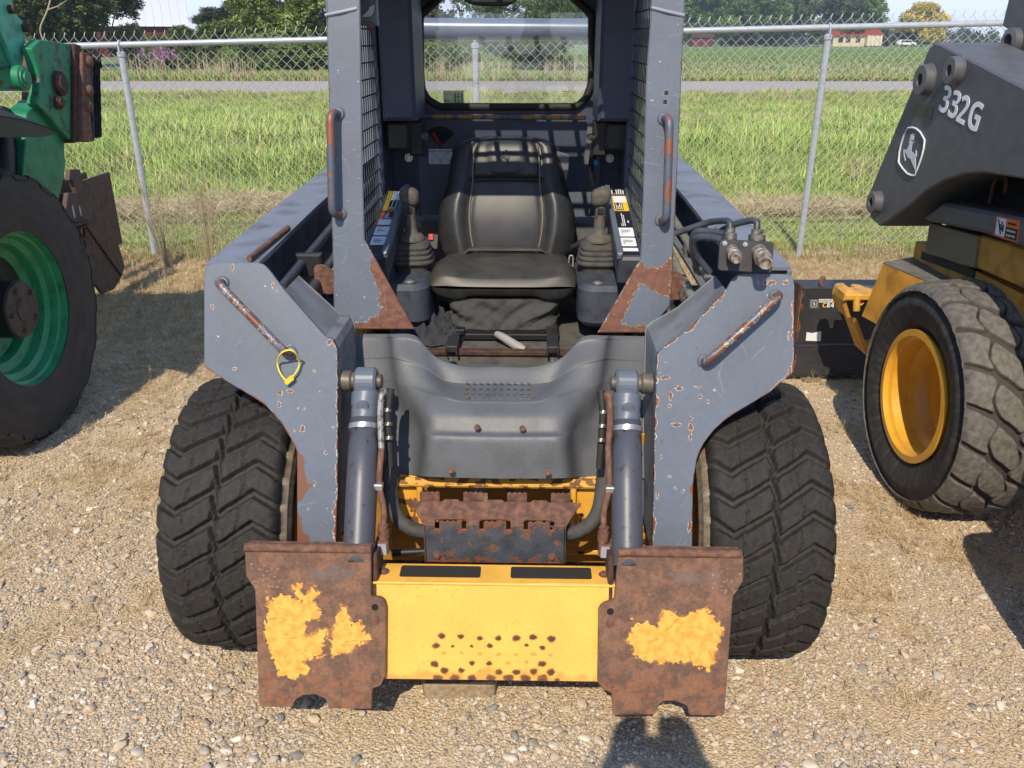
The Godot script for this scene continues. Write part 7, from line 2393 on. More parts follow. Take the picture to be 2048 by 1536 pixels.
func build_bucket() -> void:
	var B := Vector3(2.4, 0, -4.15)
	var o := thing("loader_bucket", "black scratched bucket lying behind the right wheel of the grey loader", "bucket", B)
	var W := Transform3D(Basis(), -B)
	var p := Pic.new(1.40, 0.0, 2.1, 0.52, 700, c8(52, 52, 54), 71)
	p.shade(0.15, 6.0)
	p.shade(0.10, 60.0)
	p.scratches(70, c8(96, 92, 90), 0.6, 0.06, 3, 3.0)
	var r := RandomNumberGenerator.new()
	r.seed = 4
	for i in 22:
		var a := Vector2(r.randf_range(1.5, 1.75), r.randf_range(0.03, 0.19) if i < 16 else r.randf_range(0.2, 0.36))
		p.line(a, a + Vector2(r.randf_range(0.02, 0.10), 0.0).rotated(r.randf_range(-0.9, 0.7)), 0.0015, c8(150, 112, 78), 0.7, 0.4)
	p.edge(rect(1.46, 0.02, 2.3, 0.50), 3, 4, 0.012, c8(120, 76, 56), 20.0, 0.5)
	p.edge(rect(1.46, 0.02, 2.3, 0.50), 2, 3, 0.012, c8(130, 84, 60), 12.0, 0.15)
	var s := nb()
	extr(s, PackedVector2Array([Vector2(1.462, 0.20), Vector2(3.5, 0.20), Vector2(3.5, 0.485), Vector2(1.462, 0.485)]), 0.012, Transform3D(Basis(), Vector3(0, 0, -4.02)), 0.002)
	extr(s, PackedVector2Array([Vector2(1.462, 0.03), Vector2(3.5, 0.03), Vector2(3.5, 0.1985), Vector2(1.462, 0.1985)]), 0.012, Transform3D(Basis(), Vector3(0, 0, -4.008)), 0.002)
	var shell := put(o, "back_sheet", s, p.mat(0.5), W)
	s = nb()
	for x in [1.45, 3.51]:
		extr(s, PackedVector2Array([Vector2(4.0, 0.02), Vector2(4.0, 0.52), Vector2(4.3, 0.50), Vector2(4.75, 0.04), Vector2(4.7, 0.02)]), 0.016, Transform3D(Basis(Vector3(0, 0, -1), Vector3.UP, Vector3(1, 0, 0)), Vector3(x, 0, 0)), 0.002)
	put(o, "end_plate", s, M.rust_dark, W)
	s = nb()
	box(s, Vector3(2.48, 0.025, -4.36), Vector3(2.05, 0.016, 0.7))
	box(s, Vector3(2.48, 0.49, -4.1), Vector3(2.05, 0.016, 0.16))
	put(o, "floor_sheet", s, M.dark_steel, W)
	s = nb()
	tube(s, bent([Vector3(1.5836, 0.4787, -4.06), Vector3(1.5625, 0.5022, -4.06), Vector3(1.5555, 0.5334, -4.06), Vector3(1.577, 0.5412, -4.06)], 0.02), 0.011, 8)
	box(s, Vector3(1.5785, 0.4787, -4.06), Vector3(0.07, 0.02, 0.05))
	put(o, "hook", s, M.rust, W)
	s = nb()
	box(s, Vector3(1.5601, 0.0104, -4), Vector3(0.09, 0.012, 0.05))
	put(o, "wear_strip", s, M.mud, W)
	# badge: pale band with an orange end, then the model letters
	var z := Vector3(0, 0, 0.003)
	var pl := func(name_: String, pts: PackedVector2Array, m: Material, off := 0.0) -> void:
		label_plate(shell, name_, pts, Transform3D(Basis(), Vector3(0, 0, -4.017 + off)), m)
	pl.call("logo_sticker", PackedVector2Array([Vector2(1.4983, 0.4407), Vector2(1.5462, 0.4407), Vector2(1.5533, 0.3907), Vector2(1.5052, 0.3907)]), M.sticker_dim)
	pl.call("white_band", PackedVector2Array([Vector2(1.5462, 0.4407), Vector2(1.6142, 0.4407), Vector2(1.6167, 0.4237), Vector2(1.5486, 0.4237)]), M.sticker_white)
	pl.call("orange_band", PackedVector2Array([Vector2(1.6142, 0.4407), Vector2(1.6432, 0.4407), Vector2(1.6458, 0.4237), Vector2(1.6167, 0.4237)]), M.sticker_yellow)
	pl.call("white_sticker", PackedVector2Array([Vector2(1.5084, 0.2651), Vector2(1.5373, 0.2597), Vector2(1.5819, 0.2705), Vector2(1.5871, 0.2163), Vector2(1.5096, 0.219)]), M.sticker_white)
	text(shell, "lettering", "WORKSITE", 0.0125, M.ink_pale, Transform3D(Basis(), Vector3(1.5795, 0.4336, -4.015)), "Droid Sans", true, 0.0006)
	text(shell, "lettering", "PRO", 0.0125, M.ink, Transform3D(Basis(), Vector3(1.6273, 0.4336, -4.015)), "Droid Sans", true, 0.0006)
	text(shell, "lettering", "C", 0.034, M.sticker_yellow, Transform3D(Basis(), Vector3(1.5771, 0.4091, -4.016)), "Droid Sans", true, 0.0006)
	text(shell, "lettering", "84", 0.034, M.sticker_white, Transform3D(Basis(), Vector3(1.6074, 0.4091, -4.016)), "Droid Sans", true, 0.0006)
	s = nb()
	for q in deer_shape(0.011):
		extr(s, q, 0.0006, Transform3D(Basis(), Vector3(1.5238, 0.4173, -4.015)), 0.0)
	put(shell, "deer_emblem", s, M.sticker_white)
	s = nb()
	var bl := PackedVector3Array()
	for q in rrect(-0.014, -0.017, 0.014, 0.017, 0.006, 2):
		bl.append(Vector3(1.5238, 0.4173, -4.015) + v3(q))
	bl.append(bl[0])
	tube(s, bl, 0.001, 4)
	put(shell, "badge_outline", s, M.sticker_white)

func build_backhoe() -> void:
	var B := Vector3(-2.5, 0, -3.9)
	var o := thing("backhoe", "weathered green backhoe at the left with stabilizer leg and brown bucket", "backhoe", B)
	var W := Transform3D(Basis(), -B)
	var TX := Transform3D(Basis(Vector3(0, 0, -1), Vector3(0, 1, 0), Vector3(1, 0, 0)), Vector3(-2.15, 0, 0))
	var s := nb()
	# stabilizer: lower leg, cheek with pins, upper strut
	extr(s, soften(PackedVector2Array([Vector2(3.8872, 1.3487), Vector2(4.0449, 1.3947), Vector2(4.1945, 1.2987), Vector2(4.1595, 1.1923), Vector2(4.1251, 1.0764), Vector2(4.0327, 0.9651), Vector2(3.9317, 0.9161), Vector2(3.8468, 0.9189), Vector2(3.7273, 1.0583), Vector2(3.8374, 1.2481)]), 0.02), 0.10, TX * Transform3D(Basis(), Vector3(0, 0, -0.02)), 0.004)
	put(o, "stabilizer_leg", s, M.green, W)
	s = nb()
	extr(s, soften(PackedVector2Array([Vector2(3.9822, 1.6141), Vector2(4.0706, 1.6482), Vector2(4.3402, 1.6284), Vector2(4.1601, 1.1958), Vector2(4.131, 1.2171), Vector2(4.0622, 1.2729), Vector2(3.9848, 1.3402), Vector2(3.9227, 1.3827), Vector2(3.9638, 1.4219), Vector2(3.9992, 1.4868), Vector2(3.9973, 1.5323), Vector2(3.9914, 1.5775)]), 0.012), 0.05, TX * Transform3D(Basis(), Vector3(0, 0, 0.012)), 0.004)
	var cheek := put(o, "cheek_plate", s, M.green_worn, W)
	for q in [[570, 855, 0.055], [550, 1050, 0.030]]:
		s = nb()
		var c := TX * v3(Vector2(4.1478, 1.4569) if q[0] == 570 else Vector2(4.0958, 1.3753), 0.012)
		var r: float = q[2]
		lathe(s, [[r * 1.05, 0.0], [r, 0.006], [r, 0.02], [r * 0.72, 0.022], [r * 0.70, 0.03], [0.0, 0.03]], 24, along(c, Vector3.RIGHT))
		put(cheek, "pivot_pin", s, M.rust_dark)
	s = nb()
	var eye := TX * v3(Vector2(3.8911, 1.4912), 0.0)
	lathe(s, [[0.0, -0.03], [0.054, -0.03], [0.054, 0.0], [0.044, 0.003], [0.043, 0.008], [0.027, 0.01], [0.026, 0.016], [0.0, 0.016]], 28, along(eye, Vector3.RIGHT))
	put(o, "pivot_eye", s, M.green, W)
	s = nb()
	extr(s, PackedVector2Array([Vector2(3.8779, 1.8783), Vector2(4.0005, 1.8855), Vector2(4.0154, 1.809), Vector2(4.0374, 1.7466), Vector2(4.0661, 1.7273), Vector2(4.0682, 1.6625), Vector2(3.9834, 1.5286), Vector2(3.9312, 1.5302), Vector2(3.8757, 1.6774), Vector2(3.8431, 1.7947), Vector2(3.8338, 1.8757)]), 0.10, TX * Transform3D(Basis(), Vector3(0, 0, -0.05)), 0.004)
	var strut := put(o, "upper_arm", s, M.green_pale, W)
	for q in [Vector2(3.9775, 1.7706), Vector2(4.0617, 1.697)]:
		s = nb()
		lathe(s, [[0.0, -0.05], [0.02, -0.05], [0.02, 0.02], [0.0, 0.02]], 6, along(TX * v3(q, -0.04), Vector3.RIGHT))
		put(strut, "bolt", s, M.rust_dark)
	s = nb()
	extr(s, PackedVector2Array([Vector2(3.6872, 1.8671), Vector2(3.8194, 1.8749), Vector2(3.8357, 1.7944), Vector2(3.9329, 1.5342), Vector2(3.84, 1.537), Vector2(3.7699, 1.6879), Vector2(3.6572, 1.7948)]), 0.16, TX * Transform3D(Basis(), Vector3(0, 0, -0.07)), 0.004)
	put(o, "inner_arm", s, M.green_worn, W)
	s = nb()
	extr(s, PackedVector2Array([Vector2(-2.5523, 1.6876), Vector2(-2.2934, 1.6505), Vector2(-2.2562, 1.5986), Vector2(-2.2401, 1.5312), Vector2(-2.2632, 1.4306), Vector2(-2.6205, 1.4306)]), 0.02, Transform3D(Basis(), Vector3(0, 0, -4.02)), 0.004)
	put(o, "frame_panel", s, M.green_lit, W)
	# rubber pad on its rusty shoe, edge on
	s = nb()
	extr(s, PackedVector2Array([Vector2(4.3412, 1.6306), Vector2(4.4054, 1.6214), Vector2(4.3934, 1.5926), Vector2(4.3681, 1.5907), Vector2(4.199, 1.1846), Vector2(4.1556, 1.1848)]), 0.20, TX * Transform3D(Basis(), Vector3(0, 0, 0.03)), 0.004)
	var shoe := put(o, "stabilizer_pad", s, M.rust_dark, W)
	s = nb()
	extr(s, PackedVector2Array([Vector2(4.3661, 1.5929), Vector2(4.4153, 1.5855), Vector2(4.4382, 1.5558), Vector2(4.3277, 1.2903), Vector2(4.3022, 1.1802), Vector2(4.251, 1.1788), Vector2(4.1971, 1.1917)]), 0.30, TX * Transform3D(Basis(), Vector3(0, 0, 0.05)), 0.004)
	put(shoe, "pad_shoe", s, M.rust)
	var lay := [[818, 852], [854, 876], [878, 902], [904, 936]]
	for i in 4:
		s = nb()
		var nzp := PackedVector2Array()
		var a := Vector2(4.4472, 1.5873)
		var b := Vector2(4.3003, 1.1757)
		var w0 := 0.004 + i * 0.030
		for j in 22:
			var q := a.lerp(b, j / 21.0)
			nzp.append(q + Vector2(w0 + 0.004 * sin(j * 1.7 + i) + 0.006 * sin(j * 0.5), -0.004 * i - (0.02 * i if j == 0 else 0.0) + (0.02 * i if j == 21 else 0.0)))
		for j in 22:
			var q := b.lerp(a, j / 21.0)
			nzp.append(q + Vector2(w0 + 0.027 + 0.003 * sin(j * 2.1 + i), -0.004 * i + (0.02 * i if j == 0 else 0.0) - (0.02 * i if j == 21 else 0.0)))
		extr(s, nzp, 0.28, TX * Transform3D(Basis(), Vector3(0, 0, 0.045 - i * 0.002)), 0.003)
		put(shoe, "rubber_layer", s, M.rubber)
	for q in [Vector2(4.4045, 1.5475), Vector2(4.3487, 1.4134), Vector2(4.314, 1.3423)]:
		s = nb()
		lathe(s, [[0.030, 0.0], [0.026, 0.014], [0.012, 0.022], [0.0, 0.022]], 16, along(TX * v3(q, 0.05), Vector3.RIGHT), false)
		put(shoe, "rivet", s, M.rust)
	# cylinder, strut and mudguard
	s = nb()
	tube(s, [TX * Vector3(3.8745, 1.36, -0.12), TX * Vector3(3.7705, 1.2, -0.12), TX * Vector3(3.6994, 0.85, -0.12)], [0.04, 0.075, 0.075], 18)
	put(o, "stabilizer_cylinder", s, M.black_paint, W)
	s = nb()
	box(s, Vector3(-2.33, 1.05, -3.62), Vector3(0.20, 0.8, 0.22))
	put(o, "frame_post", s, M.black_paint, W)
	var fd := func(i: int, j: int) -> Vector3:
		var t := i / 20.0
		var u := j / 8.0
		var z := lerpf(-2.7, -3.78, t)
		var y := 1.47 - 0.20 * pow(t, 3.2) - 0.10 * (1.0 - t) * 0.0
		return Vector3(-1.98 - 0.42 * u * (1.0 - 0.35 * pow(t, 5.0)), y + 0.03 * sin(PI * u) - 0.06 * pow(1.0 - u, 3.0) * (1.0 - pow(t, 4.0)), z)
	put(o, "mudguard", sheet(20, 8, fd, false, Vector2.ONE, null, false), M.black_plastic, W)
	s = nb()
	for i in 10:
		var t := i / 10.0
		var t2 := (i + 1) / 10.0
		var f := func(t_: float, k: float) -> Vector3: return Vector3(-1.985, 1.47 - 0.20 * pow(t_, 3.2) - 0.06 * (1.0 - pow(t_, 4.0)) - 0.085 * k * (1.0 - pow(t_, 6.0)), lerpf(-2.7, -3.78, t_))
		quad(s, f.call(t, 1.0), f.call(t, 0.0), f.call(t2, 0.0), f.call(t2, 1.0))
	put(o, "mudguard_skirt", s, M.black_plastic, W)
	# body of the machine beyond the frame
	s = nb()
	box(s, Vector3(-3.0, 0.75, -3.0), Vector3(0.9, 0.6, 2.4), Transform3D(), 0.03)
	box(s, Vector3(-3.0, 1.7, -2.6), Vector3(1.0, 1.4, 1.4), Transform3D(), 0.05)
	put(o, "body", s, M.green, W)
	# wheel
	var hub := Node3D.new()
	hub.name = "wheel"
	o.add_child(hub, true)
	hub.position = Vector3(-2.225, 0.575, -3.42) - B
	hub.scale = Vector3.ONE * 1.05
	var prof := []
	var tw := 0.30
	var nz := FastNoiseLite.new()
	nz.seed = 3
	nz.frequency = 1.0
	for i in 17:
		var t := i / 16.0
		prof.append([-tw * 0.5 * (0.80 + 0.20 * sin(PI * (0.15 + 0.5 * t))), lerpf(0.315, 0.535, t), -1.0])
	for i in 25:
		var t := i / 24.0
		var x := (t - 0.5) * 2.0
		prof.append([x * tw * 0.5, 0.565 - 0.03 * pow(absf(x), 5.0), t])
	for i in 17:
		var t := 1.0 - i / 16.0
		prof.append([tw * 0.5 * (0.80 + 0.20 * sin(PI * (0.15 + 0.5 * t))), lerpf(0.315, 0.535, t), -1.0])
	var fn := func(i: int, j: int) -> Vector3:
		var a := TAU * i / 288
		var p: Array = prof[j]
		var r: float = p[1]
		if p[2] >= 0.0:
			var k := i / 16.0
			var w: float = p[2]
			var half := 0.0 if w < 0.5 else 0.5
			var ph := absf(fposmod(k + half + absf(w - 0.5) * 1.6 + 0.5, 1.0) - 0.5)
			r -= 0.022 * smoothstep(0.19, 0.27, ph)
		return Vector3(p[0], r * sin(a), r * cos(a))
	var col := func(i: int, j: int) -> Color:
		var v := 0.5 + 0.5 * nz.get_noise_2d(i * 0.05, j * 0.22)
		return Color(0.032, 0.032, 0.033).lerp(Color(0.075, 0.071, 0.067), v)
	put(hub, "tyre", sheet(288, prof.size() - 1, fn, true, Vector2(8, 1), col), M.tyre)
	s = nb()
	lathe(s, [[0.0, -0.07], [0.13, -0.07], [0.17, -0.05], [0.215, -0.04], [0.225, 0.0], [0.262, 0.012], [0.268, 0.05], [0.292, 0.062], [0.298, 0.095], [0.322, 0.105], [0.334, 0.118], [0.334, 0.128], [0.312, 0.128], [0.29, -0.08], [0.0, -0.10]], 56, along(Vector3.ZERO, Vector3.RIGHT))
	put(hub, "rim", s, M.green_rim)
	s = nb()
	lathe(s, [[0.0, -0.08], [0.118, -0.08], [0.118, 0.10], [0.0, 0.10]], 32, along(Vector3.ZERO, Vector3.RIGHT))
	put(hub, "hub_drum", s, M.black_paint)
	s = nb()
	lathe(s, [[0.112, 0.10], [0.112, 0.112], [0.05, 0.116], [0.048, 0.122], [0.0, 0.122]], 32, along(Vector3.ZERO, Vector3.RIGHT))
	for i in 5:
		var a := TAU * i / 5.0
		lathe(s, [[0.0, 0.112], [0.011, 0.112], [0.011, 0.128], [0.0, 0.128]], 6, along(Vector3(0, 0.088 * sin(a), 0.088 * cos(a)), Vector3.RIGHT))
	put(hub, "hub_cap", s, M.hub_brown)
	# bucket at the rear
	var BX := Transform3D(Basis(Vector3(0, 0, -1), Vector3(0, 1, 0), Vector3(1, 0, 0)), Vector3(-2.75, 0, 0))
	s = nb()
	extr(s, soften(PackedVector2Array([Vector2(5.3872, 0.6929), Vector2(5.4279, 0.6978), Vector2(5.5169, 0.5766), Vector2(5.5054, 0.516), Vector2(5.6342, 0.3856), Vector2(5.7247, 0.3186), Vector2(5.7562, 0.155), Vector2(5.6819, 0.1062), Vector2(5.5546, 0.0534), Vector2(5.3733, 0.0661), Vector2(5.2926, 0.1672), Vector2(5.2572, 0.3034), Vector2(5.2819, 0.4401), Vector2(5.3228, 0.5536)]), 0.02), 0.02, BX, 0.003)
	var bk := put(o, "bucket", s, M.brown, W)
	s = nb()
	extr(s, PackedVector2Array([Vector2(5.3205, 0.5328), Vector2(5.3501, 0.5266), Vector2(5.6896, 0.1246), Vector2(5.6626, 0.1149)]), 0.012, BX * Transform3D(Basis(), Vector3(0, 0, 0.012)), 0.003)
	put(bk, "bucket_rib", s, M.brown)
	s = nb()
	extr(s, PackedVector2Array([Vector2(5.4036, 0.7323), Vector2(5.2726, 0.4176), Vector2(5.2381, 0.1635), Vector2(4.8471, 0.2744), Vector2(4.9961, 0.6324), Vector2(5.0644, 0.6876), Vector2(5.1483, 0.7785)]), 0.03, BX * Transform3D(Basis(), Vector3(0, 0, -0.03)), 0.003)
	extr(s, PackedVector2Array([Vector2(5.2372, 0.9076), Vector2(5.3565, 0.8907), Vector2(5.37, 0.7737), Vector2(5.3931, 0.6919), Vector2(5.3287, 0.5524), Vector2(5.0335, 0.6132), Vector2(5.1592, 0.7766), Vector2(5.2599, 0.7613), Vector2(5.2392, 0.8413), Vector2(5.2003, 0.8473)]), 0.03, BX * Transform3D(Basis(), Vector3(0, 0, 0.02)), 0.003)
	put(bk, "bucket_ear", s, M.brown)
	s = nb()
	for q in [[Vector3(-2.75, 0.5723, -5.2178), 0.16, 0.03], [Vector3(-2.75, 0.5554, -5.1985), 0.15, 0.02], [Vector3(-2.75, 0.4789, -5.1913), 0.13, 0.02], [Vector3(-2.75, 0.3629, -5.2053), 0.1, 0.02]]:
		box(s, q[0] + Vector3(0.03, 0, 0), Vector3(0.02, q[2], q[1]))
	put(bk, "bucket_lip", s, M.rust_dark)
	s = nb()
	extr(s, disc(Vector2(5.1725, 0.6582), 0.010, 10, 0.045), 0.002, BX * Transform3D(Basis(), Vector3(0, 0, 0.022)), 0.0)
	extr(s, disc(Vector2(5.2556, 0.6482), 0.008, 10, 0.035), 0.002, BX * Transform3D(Basis(), Vector3(0, 0, 0.022)), 0.0)
	put(bk, "bare_spot", s, M.sticker_grey)
	s = nb()
	for i in 4:
		box(s, Vector3(-2.80 - i * 0.16, 0.55, -5.62), Vector3(0.02, 0.5, 0.5))
	put(bk, "bucket_back", s, M.brown)

func build_small() -> void:
	var s := nb()
	var lp := Transform3D(Basis(Vector3.UP, -deg_to_rad(1.3)), Vector3(-0.05, 0, -1.56))
	# yellow cable loop on the handle
	var tie := thing("cable_tie", "yellow cable loop hung on the left plate's grab handle", "cable tie", lp * Vector3(-0.5148, 0.8641, -0.3425))
	var path := PackedVector3Array()
	var pts := [Vector3(-0.5199, 0.8593, -0.3408), Vector3(-0.5373, 0.8815, -0.3487), Vector3(-0.5428, 0.9069, -0.3557), Vector3(-0.524, 0.9385, -0.3321), Vector3(-0.5016, 0.9498, -0.3266), Vector3(-0.4871, 0.9413, -0.3288), Vector3(-0.4874, 0.9077, -0.355), Vector3(-0.4931, 0.8881, -0.3501), Vector3(-0.5085, 0.8677, -0.3437)]
	for i in pts.size() - 1:
		for k in 5:
			path.append(lp * cr(pts[maxi(i - 1, 0)], pts[i], pts[i + 1], pts[mini(i + 2, pts.size() - 1)], k / 5.0))
	path.append(lp * pts[-1])
	var W := Transform3D(Basis(), -tie.position)
	tube(s, path, 0.0024, 8)
	put(tie, "loop", s, M.tag_yellow, W)
	s = nb()
	bar(s, lp * Vector3(-0.5249, 0.8558, -0.3395), lp * Vector3(-0.5035, 0.8724, -0.3455), 0.013, 0.010, Transform3D(), 0.003)
	put(tie, "lock_body", s, M.tag_yellow, W)
	# rag on the cab floor
	var nz := FastNoiseLite.new()
	nz.seed = 33
	nz.frequency = 1.0
	var rg := func(i: int, j: int) -> Vector3:
		var u := i / 40.0 - 0.5
		var v := j / 40.0 - 0.5
		var e := 2.0 * maxf(absf(u), absf(v))
		var y := 0.05 * (1.0 - e * e) + 0.045 * nz.get_noise_2d(u * 5.0, v * 6.0) + 0.014 * nz.get_noise_2d(u * 13.0, v * 15.0) + 0.012
		return Vector3(u * 0.24 + 0.02 * nz.get_noise_2d(v * 5.0, 3.0), maxf(0.002, y * (1.0 - pow(e, 10.0))), v * 0.36 + 0.02 * nz.get_noise_2d(u * 4.0, 9.0))
	var rag := put(self, "rag", sheet(40, 40, rg, false, Vector2.ONE, null, true), M.rag, lp * Transform3D(Basis(), Vector3(-0.262, 0.745, -1.10)))
	tag(rag, "crumpled dark grey rag beside the seat on the cab floor", "rag")
	# plank under the step
	var plank := nb()
	extr(plank, soften(PackedVector2Array([Vector2(-0.10, -0.05), Vector2(0.09, -0.055), Vector2(0.105, 0.02), Vector2(0.06, 0.06), Vector2(-0.08, 0.055), Vector2(-0.11, 0.0)]), 0.012), 0.05, Transform3D(Basis(Vector3.RIGHT, -PI / 2), Vector3(0, 0.05, 0)), 0.006)
	var pk := put(self, "wood_block", plank, M.wood, Transform3D(Basis(Vector3.UP, 0.08), Vector3(-0.1399, 0.03, -1.7867) + Vector3(0, -0.03, -0.01)))
	tag(pk, "weathered pale wood block on the gravel under the yellow step", "wood block")
	# dry weeds by the left post
	for q in [[-2.3, -6.2, 0.7], [-2.7, -6.35, 0.8], [-2.05, -6.3, 0.5]]:
		var wd := nb()
		var r := RandomNumberGenerator.new()
		r.seed = int(-q[0] * 100)
		for i in 26:
			var a := r.randf() * TAU
			var t := Vector3(cos(a) * 0.3 * r.randf(), q[2] * r.randf_range(0.5, 1.0), sin(a) * 0.2 * r.randf())
			tube(wd, [Vector3(t.x * 0.1, 0, t.z * 0.1), Vector3(t.x * 0.4, t.y * 0.5, t.z * 0.5), t], [0.003, 0.0022, 0.001], 4, Transform3D(), false)
			for k in 3:
				tube(wd, [t * r.randf_range(0.6, 0.9), t + Vector3(r.randf_range(-0.1, 0.1), r.randf_range(-0.05, 0.08), 0.02)], [0.0015, 0.0008], 3, Transform3D(), false)
		var wn := put(self, "dry_weed", wd, M.dead_wood, Transform3D(Basis(), Vector3(q[0], 0.0, q[1])))
		tag(wn, {0.7: "middle dry weed stalks of three by the left fence post", 0.8: "tallest dry weed stalks, nearest the left fence post", 0.5: "shortest dry weed stalks by the left fence post"}[q[2]], "weed", "dry weeds by the fence")

# ---------------------------------------------------------------- the photographer, whose shadow falls in front
func build_person() -> void:
	var o := thing("person", "standing person in shorts and cap holding up a phone with both hands", "person", Vector3(0.03, 0, 0.30))
	o.scale = Vector3.ONE * 1.05
	var J := {"hipl": Vector3(-0.10, 0.95, 0.04), "hipr": Vector3(0.10, 0.95, 0.04), "pel": Vector3(0, 1.0, 0.04), "che": Vector3(0, 1.32, 0.05), "neck": Vector3(0, 1.50, 0.04), "head": Vector3(0, 1.635, 0.0), "crown": Vector3(0, 1.70, 0.015),
		"shl": Vector3(-0.19, 1.45, 0.04), "shr": Vector3(0.19, 1.45, 0.04), "ell": Vector3(-0.27, 1.25, -0.12), "elr": Vector3(0.27, 1.25, -0.12), "wrl": Vector3(-0.115, 1.52, -0.19), "wrr": Vector3(0.115, 1.52, -0.19),
		"knl": Vector3(-0.12, 0.51, 0.02), "knr": Vector3(0.12, 0.51, 0.02), "anl": Vector3(-0.13, 0.09, 0.06), "anr": Vector3(0.13, 0.09, 0.06), "tol": Vector3(-0.16, 0.04, -0.12), "tor": Vector3(0.16, 0.04, -0.12)}
	var bones := [["pel", "che", 0.150, 0.160], ["che", "neck", 0.155, 0.06], ["neck", "head", 0.056, 0.085], ["head", "crown", 0.086, 0.088], ["shl", "ell", 0.062, 0.047], ["shr", "elr", 0.062, 0.047], ["ell", "wrl", 0.046, 0.03], ["elr", "wrr", 0.046, 0.03], ["che", "shl", 0.12, 0.075], ["che", "shr", 0.12, 0.075],
		["hipl", "knl", 0.098, 0.062], ["hipr", "knr", 0.098, 0.062], ["knl", "anl", 0.058, 0.042], ["knr", "anr", 0.058, 0.042], ["anl", "tol", 0.048, 0.036], ["anr", "tor", 0.048, 0.036], ["pel", "hipl", 0.13, 0.11], ["pel", "hipr", 0.13, 0.11]]
	for sd in [-1.0, 1.0]:
		var wr: String = "wrl" if sd < 0 else "wrr"
		var w0: Vector3 = J[wr]
		var palm := Vector3(sd * 0.072, 1.60, -0.25)
		J["palm" + wr] = palm
		bones.append([wr, "palm" + wr, 0.03, 0.027])
		for f in 4:
			var k := "f%d%s" % [f, wr]
			J[k + "a"] = palm + Vector3(-sd * 0.006, 0.028 - f * 0.019, -0.026)
			J[k + "b"] = palm + Vector3(-sd * 0.050, 0.030 - f * 0.019, -0.036 + 0.002 * f)
			bones.append(["palm" + wr, k + "a", 0.018, 0.010])
			bones.append([k + "a", k + "b", 0.010, 0.008])
		J["t" + wr] = palm + Vector3(-sd * 0.038, 0.018, 0.018)
		bones.append(["palm" + wr, "t" + wr, 0.016, 0.009])
	var cell := 0.022
	var lo := Vector3(-0.44, -0.02, -0.36)
	var nx := 40
	var ny := 84
	var nzc := 30
	var F := PackedFloat32Array()
	F.resize((nx + 1) * (ny + 1) * (nzc + 1))
	F.fill(1.0)
	for b in bones:
		var a: Vector3 = J[b[0]]
		var c: Vector3 = J[b[1]]
		var ra: float = b[2]
		var rb: float = b[3]
		var big := maxf(ra, rb) + 0.07
		var p0 := ((a.min(c) - Vector3.ONE * big - lo) / cell).floor()
		var p1 := ((a.max(c) + Vector3.ONE * big - lo) / cell).ceil()
		var ab := c - a
		var l2 := maxf(ab.length_squared(), 1e-8)
		for x in range(maxi(0, int(p0.x)), mini(nx, int(p1.x)) + 1):
			for y in range(maxi(0, int(p0.y)), mini(ny, int(p1.y)) + 1):
				for z in range(maxi(0, int(p0.z)), mini(nzc, int(p1.z)) + 1):
					var p := lo + Vector3(x, y, z) * cell
					var t := clampf((p - a).dot(ab) / l2, 0.0, 1.0)
					var d := p.distance_to(a + ab * t) - lerpf(ra, rb, t)
					var i := (x * (ny + 1) + y) * (nzc + 1) + z
					var h := clampf(0.5 + 0.5 * (F[i] - d) / 0.03, 0.0, 1.0)
					F[i] = lerpf(F[i], d, h) - 0.03 * h * (1.0 - h)
	var id := {}
	var P := PackedVector3Array()
	var C := PackedColorArray()
	var at := func(x: int, y: int, z: int) -> int: return (x * (ny + 1) + y) * (nzc + 1) + z
	for x in nx:
		for y in ny:
			for z in nzc:
				var sum := Vector3.ZERO
				var n := 0
				var v := []
				for k in 8:
					v.append(F[at.call(x + (k & 1), y + ((k >> 1) & 1), z + (k >> 2))])
				var inside := 0
				for k in 8:
					if v[k] < 0.0:
						inside += 1
				if inside == 0 or inside == 8:
					continue
				for e in [[0, 1], [2, 3], [4, 5], [6, 7], [0, 2], [1, 3], [4, 6], [5, 7], [0, 4], [1, 5], [2, 6], [3, 7]]:
					var a: float = v[e[0]]
					var b: float = v[e[1]]
					if (a < 0.0) != (b < 0.0):
						var t := a / (a - b)
						var q0 := Vector3(e[0] & 1, (e[0] >> 1) & 1, e[0] >> 2)
						var q1 := Vector3(e[1] & 1, (e[1] >> 1) & 1, e[1] >> 2)
						sum += q0.lerp(q1, t)
						n += 1
				id[at.call(x, y, z)] = P.size()
				var p := lo + (Vector3(x, y, z) + sum / n) * cell
				P.append(p)
				var c := Color(0.10, 0.16, 0.28)
				if p.y < 0.97: c = Color(0.12, 0.11, 0.09)
				if p.y < 0.52: c = Color(0.48, 0.30, 0.21)
				if p.y < 0.13: c = Color(0.06, 0.06, 0.06)
				if p.y > 1.50 and p.z > -0.2 and absf(p.x) < 0.13: c = Color(0.48, 0.30, 0.21)
				if p.z < -0.13 or (p.z < -0.03 and absf(p.x) > 0.2): c = Color(0.48, 0.30, 0.21)
				if p.y > 1.70 and absf(p.x) < 0.12: c = Color(0.05, 0.05, 0.06)
				C.append(c)
	var s := nb()
	s.set_smooth_group(1)
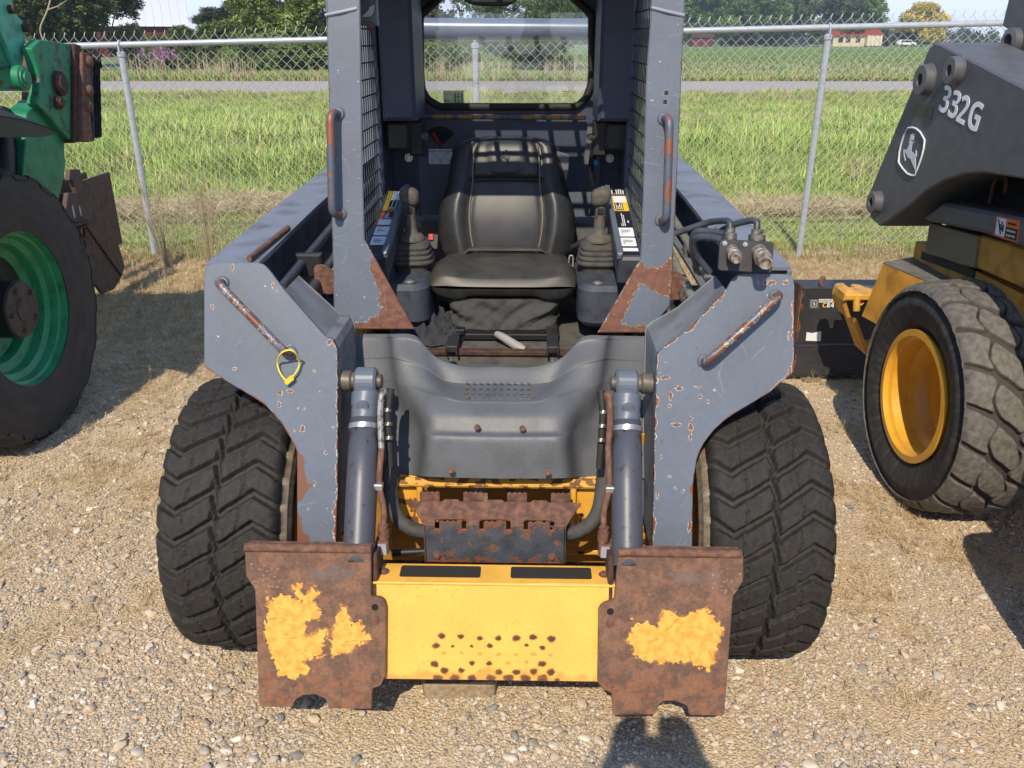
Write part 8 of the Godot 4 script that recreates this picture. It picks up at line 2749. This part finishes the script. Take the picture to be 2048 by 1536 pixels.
	for x in range(1, nx):
		for y in range(1, ny):
			for z in range(1, nzc):
				var f0: float = F[at.call(x, y, z)]
				for ax in 3:
					var f1: float = F[at.call(x + int(ax == 0), y + int(ax == 1), z + int(ax == 2))]
					if (f0 < 0.0) == (f1 < 0.0):
						continue
					var q := []
					for k in [[0, 0], [1, 0], [1, 1], [0, 1]]:
						var dx: int = 0 if ax == 0 else k[0]
						var dy: int = (k[0] if ax == 0 else (0 if ax == 1 else k[1]))
						var dz: int = (k[1] if ax != 2 else 0)
						q.append(id.get(at.call(x - dx, y - dy, z - dz), -1))
					if q.has(-1):
						continue
					if (f0 < 0.0) != (ax != 1):
						q.reverse()
					for w in [[0, 1, 2], [0, 2, 3]]:
						for k in [w[0], w[2], w[1]]:
							s.set_color(C[q[k]])
							s.set_uv(Vector2.ZERO)
							s.add_vertex(P[q[k]])
	put(o, "body", s, M.skin_cloth)
	s = nb()
	lathe(s, [[0.098, 1.70], [0.097, 1.73], [0.085, 1.765], [0.05, 1.785], [0.0, 1.79]], 20, Transform3D(Basis(), Vector3(0, 0, 0.012)), false)
	extr(s, disc(Vector2.ZERO, 0.085, 20, 0.07), 0.006, Transform3D(Basis(Vector3.RIGHT, -PI / 2 - 0.2), Vector3(0, 1.715, -0.08)), 0.002)
	put(o, "cap", s, M.black_plastic)
	for e in [-1.0, 1.0]:
		s = nb()
		lathe(s, [[0.0, -0.012], [0.009, -0.008], [0.012, 0.0], [0.009, 0.008], [0.0, 0.012]], 12, along(Vector3(e * 0.032, 1.655, -0.082), Vector3(0, 0, -1)), false)
		put(o, "eye", s, M.black_plastic)
		s = nb()
		extr(s, disc(Vector2.ZERO, 0.018, 12, 0.03), 0.01, Transform3D(Basis(Vector3.UP, e * PI / 2), Vector3(e * 0.09, 1.64, 0.01)), 0.003)
		put(o, "ear", s, M.skin_tone)
	s = nb()
	lathe(s, [[0.016, -0.02], [0.012, 0.0], [0.005, 0.014], [0.0, 0.016]], 10, along(Vector3(0, 1.625, -0.085), Vector3(0, -0.5, -1)), false)
	put(o, "nose", s, M.skin_tone)
	s = nb()
	tube(s, [Vector3(-0.022, 1.588, -0.078), Vector3(0, 1.585, -0.086), Vector3(0.022, 1.588, -0.078)], 0.005, 6)
	put(o, "mouth", s, M.lips)
	s = nb()
	var ph := thing("phone", "black phone held sideways in both hands before the face", "phone", Vector3(0.0, 1.65, 0.045))
	extr(s, rrect(-0.075, -0.036, 0.075, 0.036, 0.009), 0.008, Transform3D(Basis(Vector3.RIGHT, -deg_to_rad(22.6)), Vector3(0, 0, 0.004)), 0.001)
	put(ph, "case", s, M.black_plastic)
